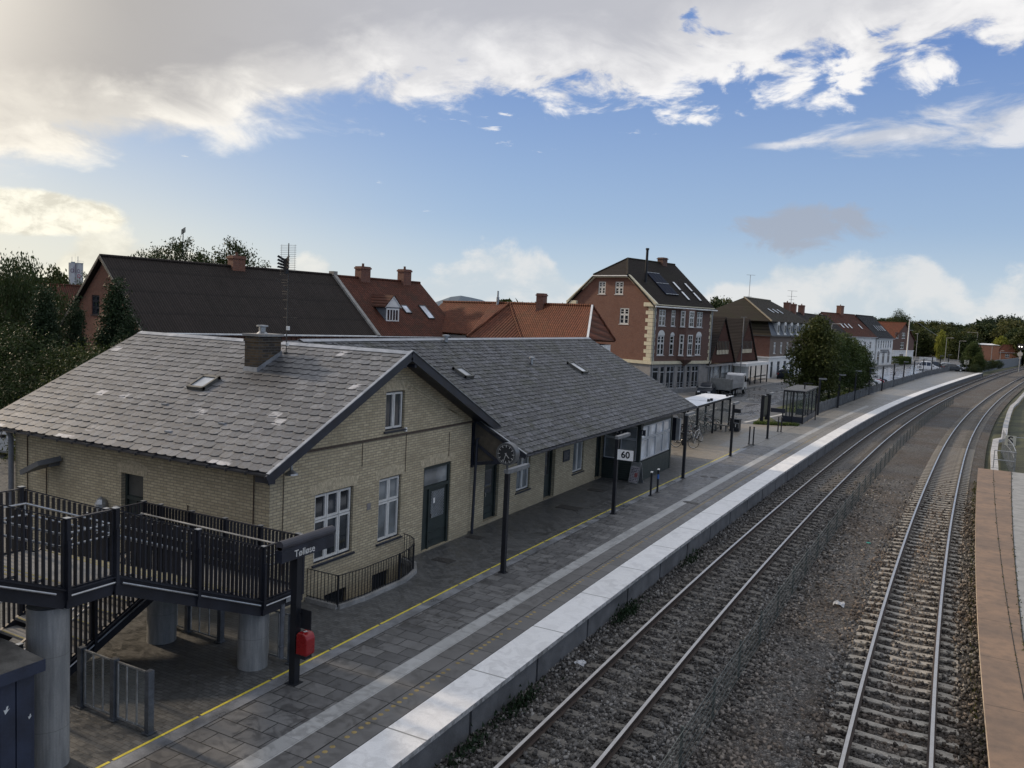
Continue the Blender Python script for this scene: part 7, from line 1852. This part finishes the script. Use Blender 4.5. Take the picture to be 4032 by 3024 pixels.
# left of the station
LT = [(K_BIRCH, 20, 56, 10.0, 'weeping_tree', 'tall weeping tree with hanging dark twigs at the left edge'), (K_BIRCH, 95, 62, 10.4, 'weeping_tree', 'second weeping tree, just right of the one at the left edge'), (K_BIRCH, 122, 70, 8.8, 'weeping_tree', 'weeping tree farther back, left of the silo'),
      (K_WC, 222, 92, 10.3, 'broadleaf_tree', 'dark rounded tree directly left of the silo'), (K_ASH, 345, 100, 10.2, 'broadleaf_tree', 'broad tree standing in front of the silo foot'), (K_WA, 395, 125, 9.2, 'broadleaf_tree', 'tree between the silo and the brick gable'),
      (K_CON, 164, 44, 8.0, 'conifer', 'slim dark conifer, leftmost of three beside the brick gable'), (K_CON2, 289, 46, 7.5, 'conifer', 'narrowest dark conifer, middle of three beside the brick gable'), (K_CON, 450, 44, 8.6, 'conifer', 'widest dark conifer, in front of the brick gable wall'), (K_CON2, 505, 43, 6.8, 'conifer', 'short conifer touching the widest one in front of the brick gable'),
      (K_BUSHD, 10, 44, 5.8, 'shrub', 'dark shrub mass at the very left edge'), (K_BUSHD, 90, 42, 5.6, 'shrub', 'dark shrub below the weeping trees'), (K_BUSHD, 225, 40, 4.9, 'shrub', 'sunlit olive shrub above the roof edge, below the leftmost conifer'), (K_BUSH, 255, 34, 3.6, 'shrub', 'pale green shrub lowest along the roof edge at the left'),
      (K_BUSH, 348, 40, 5.2, 'shrub', 'yellowing shrub in front of the brick gable between the conifers'), (K_BUSHD, 250, 40, 4.9, 'shrub', 'dark shrub between the first two conifers'), (K_BUSH, 400, 38, 4.6, 'shrub', 'olive shrub at the foot of the widest conifer'), (K_BUSHD, 300, 38, 4.4, 'shrub', 'dark shrub in the middle of the hedge above the roof edge'), (K_BUSH, 300, 35, 4.2, 'shrub', 'light shrub just above the slate roof, below the middle conifer'), (K_BUSHD, 470, 38, 5.4, 'shrub', 'dark shrub close to the roof apex at the left')]
for k, (kd, u, d, h, nm, lab) in enumerate(LT):
    x, y = gp(u, d); plant(kd, x, y, h, k * 1.3, nm, lab, 'tree' if nm != 'shrub' else 'shrub', z=-.05, wide={222: .5, 122: .8, 289: .75, 345: .7}.get(u, 1.0))
for k, (u, d, h, lab) in enumerate(((590, 84, 12.6, 'open crowned ash tree behind the dark corrugated roof, leftmost of four'), (700, 80, 13.4, 'fullest ash tree rising behind the dark corrugated roof'), (800, 84, 12.4, 'low ash crown behind the dark roof, left of its chimney'), (905, 82, 13.6, 'ash tree with thin twigs right beside the chimney of the dark roof'))):
    x, y = gp(u, d); plant(K_ASH, x, y, h, k * 1.7 + .5, 'ash_tree', lab, wide=.72)
A = thing('television_antenna', 'small antenna on a pole among the ash trees above the dark corrugated roof', 'antenna', (*gp(708, 78), 12.6)); mb = MB(); mb.tube([(0, 0, -1), (0, 0, 1.4)], .04, 6)
for k in range(5): mb.bar((-.25, 0, 1.0 + k * .1), (.3, 0, 1.25 + k * .1), .05)
mb.build('aerial', BLK, A)
# street trees beside the slat fence
ST_ = [(-11.6, 87.5, 9.0, K_OLIVE, 'tallest street tree with yellow green tips, nearest the glass shelter'), (-11.6, 92, 7.9, K_DENSE, 'second dense dark street tree from the glass shelter'), (-11.1, 96.5, 7.5, K_DENSE2, 'third dense dark street tree beside the slat fence'), (-10.5, 101, 7.3, K_DENSE, 'fourth dense dark street tree beside the slat fence'), (-9.9, 105.5, 6.8, K_DENSE2, 'fifth dense street tree, left of the parked cars'), (-9.3, 109.5, 5.9, K_DENSE, 'smallest dense street tree, nearest the parked cars')]
for k, (x, y, h, kd, lab) in enumerate(ST_): plant(kd, x, y, h, k * 2.1, 'street_tree', lab, wide=1.05)
for k, (u, d, h, kd, lab) in enumerate(((3822, 183, 6.9, K_DENSE, 'dark upright tree at the far end of the platform'), (3800, 188, 5.0, K_DENSE2, 'lower dark tree behind the square sign at the platform end'), (3846, 180, 4.6, K_DENSE, 'dark shrubby tree right of the platform end'), (3870, 196, 2.6, K_BUSHD, 'grey green bush right of the platform end'), (3835, 176, 2.2, K_BUSHD, 'low dark bush at the platform end'), (3900, 210, 2.4, K_BUSH, 'low bush in front of the grey barrier'), (3925, 215, 2.2, K_BUSHD, 'low dark bush in front of the grey barrier'))):
    x, y = gp(u, d); plant(kd, x, y, h, k * 1.9, 'broadleaf_tree' if h > 3 else 'shrub', lab, 'tree' if h > 3 else 'shrub', wide=1.0, z=-.4)
# hedge before the white corner house
mb = MB(); r = random.Random(31); T = thing('hedge', 'low dark clipped hedge between the white corner house and the flagpole', 'hedge', (-11.2, 219, 0)); T.rotation_euler = (0, 0, R(78))
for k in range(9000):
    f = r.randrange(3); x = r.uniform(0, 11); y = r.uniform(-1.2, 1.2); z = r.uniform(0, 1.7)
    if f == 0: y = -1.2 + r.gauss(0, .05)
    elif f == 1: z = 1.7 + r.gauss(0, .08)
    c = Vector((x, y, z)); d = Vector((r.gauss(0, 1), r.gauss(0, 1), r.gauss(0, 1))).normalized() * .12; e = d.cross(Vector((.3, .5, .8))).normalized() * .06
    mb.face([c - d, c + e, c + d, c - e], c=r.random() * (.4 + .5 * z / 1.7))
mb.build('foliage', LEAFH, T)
# woodland beyond the town: individual trees
words = ['rounded', 'autumn tinted', 'upright olive']; kinds = [K_WA, K_WB, K_WC]
prof = [(3300, 1262), (3430, 1246), (3470, 1258), (3520, 1238), (3560, 1266), (3650, 1262), (3740, 1270), (3790, 1290), (3850, 1262), (3920, 1240), (3980, 1252), (4060, 1262), (4300, 1240)]
def ptop(u):
    for (a, b), (c, d) in zip(prof, prof[1:]):
        if u <= c: return b + (d - b) * (u - a) / (c - a)
    return 1250
r = random.Random(77); n = 0; used = set()
side = lambda u: 'left of the flagpole' if u < 3570 else ('above the car park' if u < 3700 else ('behind the platform end' if u < 3800 else 'above the orange brick block' if u < 3910 else 'at the right edge'))
ordn = ['first', 'second', 'third', 'fourth', 'fifth', 'sixth', 'seventh', 'eighth', 'ninth', 'tenth', 'eleventh', 'twelfth', 'thirteenth', 'fourteenth', 'fifteenth']
for row, (d0, du, drop, rn) in enumerate(((420, 34, 0, 'skyline'), (340, 33, 16, 'middle'), (285, 36, 34, 'front'))):
    u = 3300 + row * 9 if row == 0 else 3560 + row * 9; cnt = {}
    while u < 4260:
        uu = u + r.uniform(-8, 8); d = d0 + r.uniform(-22, 22); yt = ptop(uu) + drop * r.uniform(.7, 1.35)
        hz = 1320 + .047 * (uu - 3736); h = max(4.5, 7.6 + (hz - yt) * d / F_ + .8); x, y = gp(uu, d)
        if not (row == 2 and 3825 < uu < 3990) and not (row == 1 and 3845 < uu < 3960 and r.random() < .5):
            ki = r.randrange(3); kd = kinds[ki]; wd = words[ki]
            if uu > 3800 and row == 0: kd, wd = K_WK, 'massive dark'
            sd = side(uu); c_ = cnt.get(sd, 0); cnt[sd] = c_ + 1
            plant(kd, x, y, h, r.uniform(0, 6), 'woodland_tree', '%s %s wood tree %s, %s from left' % (wd, rn, sd, ordn[min(14, c_)]), group='trees of the far wood', z=-1.2, wide=r.uniform(.95, 1.25))
        u += du * r.uniform(.8, 1.2)
for u, d, h, lab in ((3925, 290, 8.9, 'bright yellow green round tree behind the tiny orange house'), (3692, 262, 9.8, 'small yellow green treetop above the street lamps')):
    x, y = gp(u, d); plant(K_WY, x, y, h, u, 'yellow_tree', lab, z=-1.2, wide=.62 if u > 3800 else .34)
x, y = gp(3520, 262); plant(K_BIRCH, x, y, 15.0, .4, 'weeping_tree', 'tall birch like tree behind the orange roofed brick gable house', wide=1.0)
for k, (u, d, h, lab) in enumerate(((2105, 150, 9.8, 'small round treetop over the orange roof, left of the brick chimney'), (2210, 150, 9.6, 'treetop just left of the tall brick house'), (2800, 150, 12.2, 'treetop right behind the tall brick house'), (2838, 165, 12.4, 'bare brownish treetop between tall brick house and mossy mansard roof'), (2330, 190, 9.2, 'treetop hidden behind the orange roof'))):
    x, y = gp(u, d); plant((K_WA, K_WB)[k % 2], x, y, h, k, 'broadleaf_tree', lab, wide=.7)
# long low woods on the horizon, reads as one mass
me, P = leaf_mesh('distant_woods', LEAF, 21, 2400, 10, 1.0, 1.0, 0, 1, 2.4, cl=3.0)
co = np.zeros(len(me.vertices) * 3); me.vertices.foreach_get('co', co); co = co.reshape(-1, 4, 3); rs = np.random.RandomState(3)
cc = co.mean(1, keepdims=True); az = np.radians(-75 + 95 * rs.rand(len(co), 1)); dd = 620 + 160 * rs.rand(len(co), 1)
hh = (rs.rand(len(co), 1) ** .8) * (11 + 5 * np.sin(az * 23) + 3 * np.sin(az * 61)); new = np.stack([np.sin(az) * dd, np.cos(az) * dd, hh], 2)
co = co - cc + new; me.vertices.foreach_set('co', co.ravel()); me.update()
o = bpy.data.objects.new('distant_woods', me); COL.objects.link(o); tag(o, 'thin band of far off woods along the horizon behind the houses', 'woods', kind='stuff')
# hills on the horizon
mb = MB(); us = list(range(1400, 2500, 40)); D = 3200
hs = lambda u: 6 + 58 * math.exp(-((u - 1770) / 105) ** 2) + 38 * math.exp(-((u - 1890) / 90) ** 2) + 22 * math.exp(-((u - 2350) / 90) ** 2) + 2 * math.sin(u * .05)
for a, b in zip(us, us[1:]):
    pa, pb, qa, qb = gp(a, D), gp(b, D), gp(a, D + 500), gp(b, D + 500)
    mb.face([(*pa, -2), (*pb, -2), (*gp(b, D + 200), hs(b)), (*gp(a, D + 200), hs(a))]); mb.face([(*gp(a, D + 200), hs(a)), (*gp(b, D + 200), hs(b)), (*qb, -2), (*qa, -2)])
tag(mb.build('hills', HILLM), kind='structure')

# ================================================================== sky, sun, camera
SUN_AZ, SUN_EL = -87.0, 24.0       # degrees from the line of the railway; behind the station, to the left
W = bpy.data.worlds.new('World'); SC.world = W; W.use_nodes = True
t = NT(W.node_tree); bg = W.node_tree.nodes['Background']; bg.inputs['Strength'].default_value = .1
sky = t.new('ShaderNodeTexSky', sky_type='NISHITA'); sky.sun_disc = False; sky.sun_elevation = R(SUN_EL); sky.sun_rotation = R(SUN_AZ)
sky.air_density = 1.0; sky.dust_density = 1.2; sky.ozone_density = 2.0
tc = t.new('ShaderNodeTexCoord'); dx, dy, dz = t.xyz(tc.outputs['Generated'])
M_ = t.math
A_ = M_('MULTIPLY', M_('ARCTAN2', dx, dy), 57.2958); E_ = M_('MULTIPLY', M_('ARCSINE', dz), 57.2958)
wv = t.comb(M_('MULTIPLY', A_, .055), M_('MULTIPLY', E_, .13), 0.0)
n1 = t.noise(wv, 1.6, 9, .58, .6); n2 = t.noise(t.comb(M_('MULTIPLY', A_, .07), M_('MULTIPLY', E_, .26), 3.0), 2.2, 8, .62, .4); n3 = t.noise(t.comb(M_('MULTIPLY', A_, .16), M_('MULTIPLY', E_, .22), 7.0), 1.3, 8, .6, .2)
nl = t.noise(t.comb(M_('MULTIPLY', A_, .09), M_('MULTIPLY', E_, .05), 11.0), 1.0, 2, .5); nq = t.noise(t.comb(M_('MULTIPLY', A_, .12), M_('MULTIPLY', E_, .24), 9.0), 1.7, 8, .6, .5); nf = t.noise(t.comb(M_('MULTIPLY', A_, .3), M_('MULTIPLY', E_, .5), 5.0), 1.6, 7, .65, .3)
edge = M_('MINIMUM', M_('ADD', M_('MULTIPLY', M_('ADD', A_, 59), .27), 7.2), M_('ADD', M_('MULTIPLY', M_('ADD', A_, 32), .09), 13.6))
bank = t.ramp(M_('ADD', M_('MULTIPLY', M_('SUBTRACT', nq, .5), t.ramp(A_, -48, -18, 1.1, 4.6)), M_('ADD', M_('DIVIDE', M_('SUBTRACT', E_, edge), 3.2), M_('MULTIPLY', M_('SUBTRACT', n1, .47), t.ramp(A_, -50, -20, 2.0, 4.2)))), -.12, .55)
hw = M_('MULTIPLY', M_('ADD', A_, 14), .13, clamp=False); hw = M_('MINIMUM', M_('MAXIMUM', hw, .05), 1.9)
cen = M_('ADD', M_('MULTIPLY', M_('ADD', A_, 12), .07), 11.5)
streak = t.ramp(M_('ADD', M_('SUBTRACT', 1.0, M_('DIVIDE', M_('ABSOLUTE', M_('SUBTRACT', E_, cen)), hw)), M_('MULTIPLY', M_('SUBTRACT', n2, .5), 3.2)), 0, .8)
streak = M_('MULTIPLY', streak, t.ramp(A_, -13.5, -10))
gq = M_('ADD', M_('POWER', M_('DIVIDE', M_('ADD', A_, 8.6), 5.2), 2), M_('POWER', M_('DIVIDE', M_('SUBTRACT', E_, 6.4), 1.7), 2))
gray = M_('MULTIPLY', t.ramp(M_('ADD', M_('SUBTRACT', 1.0, gq), M_('MULTIPLY', M_('SUBTRACT', nq, .5), 5.0)), 0, .9), .75)
topc = M_('ADD', 2.6, M_('MULTIPLY', M_('SUBTRACT', nl, .46), 16))
topc = M_('MINIMUM', topc, t.ramp(A_, -52, -44, 7.0, 4.9))
cum = t.ramp(M_('ADD', M_('SUBTRACT', topc, E_), M_('MULTIPLY', M_('SUBTRACT', n3, .5), 5.0)), 0, 1.0)
cl = t.ramp(M_('ADD', M_('SUBTRACT', 1.0, M_('ADD', M_('POWER', M_('DIVIDE', M_('ADD', A_, 58), 5.5), 2), M_('POWER', M_('DIVIDE', M_('SUBTRACT', E_, 4.7), 1.5), 2))), M_('MULTIPLY', M_('SUBTRACT', n3, .5), 1.6)), 0, .45)
wis = M_('MULTIPLY', t.ramp(n2, .66, .72), M_('MULTIPLY', t.ramp(E_, 5, 7), .7))
# colours (the background strength is 0.1, so these are ten times the picture values)
skc = t.mix(1.0, sky.outputs[0], (1.0, 1.0, 1.0), 'MULTIPLY')
blue = t.mix(t.ramp(E_, 1, 17, smooth=False), (4.6, 6.2, 8.0), (1.7, 3.0, 6.4))
skc = t.mix(.8, skc, blue)
haze = M_('MULTIPLY', t.ramp(E_, -1, 7, 1, 0), .8)
skc = t.mix(haze, skc, (6.4, 7.2, 7.6))
warm = M_('MULTIPLY', t.ramp(A_, -70, -26, 1, 0), t.ramp(E_, 0, 13, .85, .15))
skc = t.mix(warm, skc, (9.4, 8.8, 7.0))
near = t.ramp(A_, -62, -30, 1, 0)
lite = t.mix(near, (9.6, 9.5, 9.5), (10.4, 9.8, 8.6)); dark = t.mix(near, (5.0, 5.1, 5.6), (4.3, 4.05, 3.8))
shade = t.ramp(M_('ADD', M_('MULTIPLY', M_('ADD', n3, nq), .5), M_('MULTIPLY', M_('SUBTRACT', n1, .5), .8)), .40, .60)
bd = M_('ADD', M_('DIVIDE', M_('SUBTRACT', E_, edge), 7.0), M_('MULTIPLY', M_('SUBTRACT', n1, .5), 1.8))
bcol = t.mix(M_('MULTIPLY', t.ramp(bd, .15, .8, 0, 1), t.ramp(A_, -24, -2, .95, .45)), t.mix(shade, t.mix(.5, dark, lite), lite), dark)
skc = t.mix(wis, skc, lite)

skc = t.mix(M_('MULTIPLY', cum, .8), skc, t.mix(t.ramp(n3, .4, .62), t.mix(near, (6.0, 6.7, 7.2), (8.2, 7.7, 6.3)), t.mix(near, (8.0, 8.0, 7.9), (10.5, 10, 8.3))))
skc = t.mix(gray, skc, (3.9, 4.2, 4.9))
skc = t.mix(M_('MULTIPLY', cl, .9), skc, t.mix(t.ramp(nf, .35, .6), (7.6, 7.2, 6.0), (11, 10.5, 8.8)))
skc = t.mix(M_('MULTIPLY', streak, .88), skc, t.mix(t.ramp(n3, .4, .6), (6.0, 6.3, 7.0), (8.3, 8.3, 8.5)))
skc = t.mix(bank, skc, bcol)
glow = M_('POWER', t.ramp(M_('SQRT', M_('ADD', M_('POWER', M_('ADD', A_, 66), 2), M_('POWER', M_('SUBTRACT', E_, 17), 2))), 0, 17, 1, 0), 1.5)
skc = t.mix(M_('MULTIPLY', glow, .8), skc, (12.5, 11.6, 10.2))
skc = t.mix(t.ramp(E_, 22, 40), skc, t.mix(t.ramp(n1, .35, .65), (5.5, 6.2, 7.6), (9.6, 9.5, 9.7)))  # sky above the view brightened to raise the ambient light
t.link(skc, bg.inputs['Color'])

sun = bpy.data.lights.new('sun', 'SUN'); sun.energy = 3.2; sun.angle = R(4); sun.color = (1, .80, .58)
so = bpy.data.objects.new('sun', sun); COL.objects.link(so)
sd = Vector((sin(R(SUN_AZ)) * cos(R(SUN_EL)), cos(R(SUN_AZ)) * cos(R(SUN_EL)), sin(R(SUN_EL))))
so.rotation_euler = sd.to_track_quat('Z', 'Y').to_euler(); so.location = (-60, 0, 60)

cam = bpy.data.cameras.new('camera'); co_ = bpy.data.objects.new('camera', cam); COL.objects.link(co_); SC.camera = co_
cam.sensor_width = 36; cam.lens = F_ / 4032 * 36; cam.clip_start = .1; cam.clip_end = 8000
xw = Vector((dX[0], dY[0], dZ[0])); yw = -Vector((dX[1], dY[1], dZ[1])); zw = -Vector((dX[2], dY[2], dZ[2]))
m3 = Matrix((xw, yw, zw)).transposed(); mw = m3.to_4x4(); mw.translation = (0, 0, CAMZ); co_.matrix_world = mw
SC.view_settings.view_transform = 'Standard'; SC.view_settings.look = 'None'; SC.view_settings.exposure = 0; SC.view_settings.gamma = 1
SC.cycles.max_bounces = 6; SC.cycles.transparent_max_bounces = 12
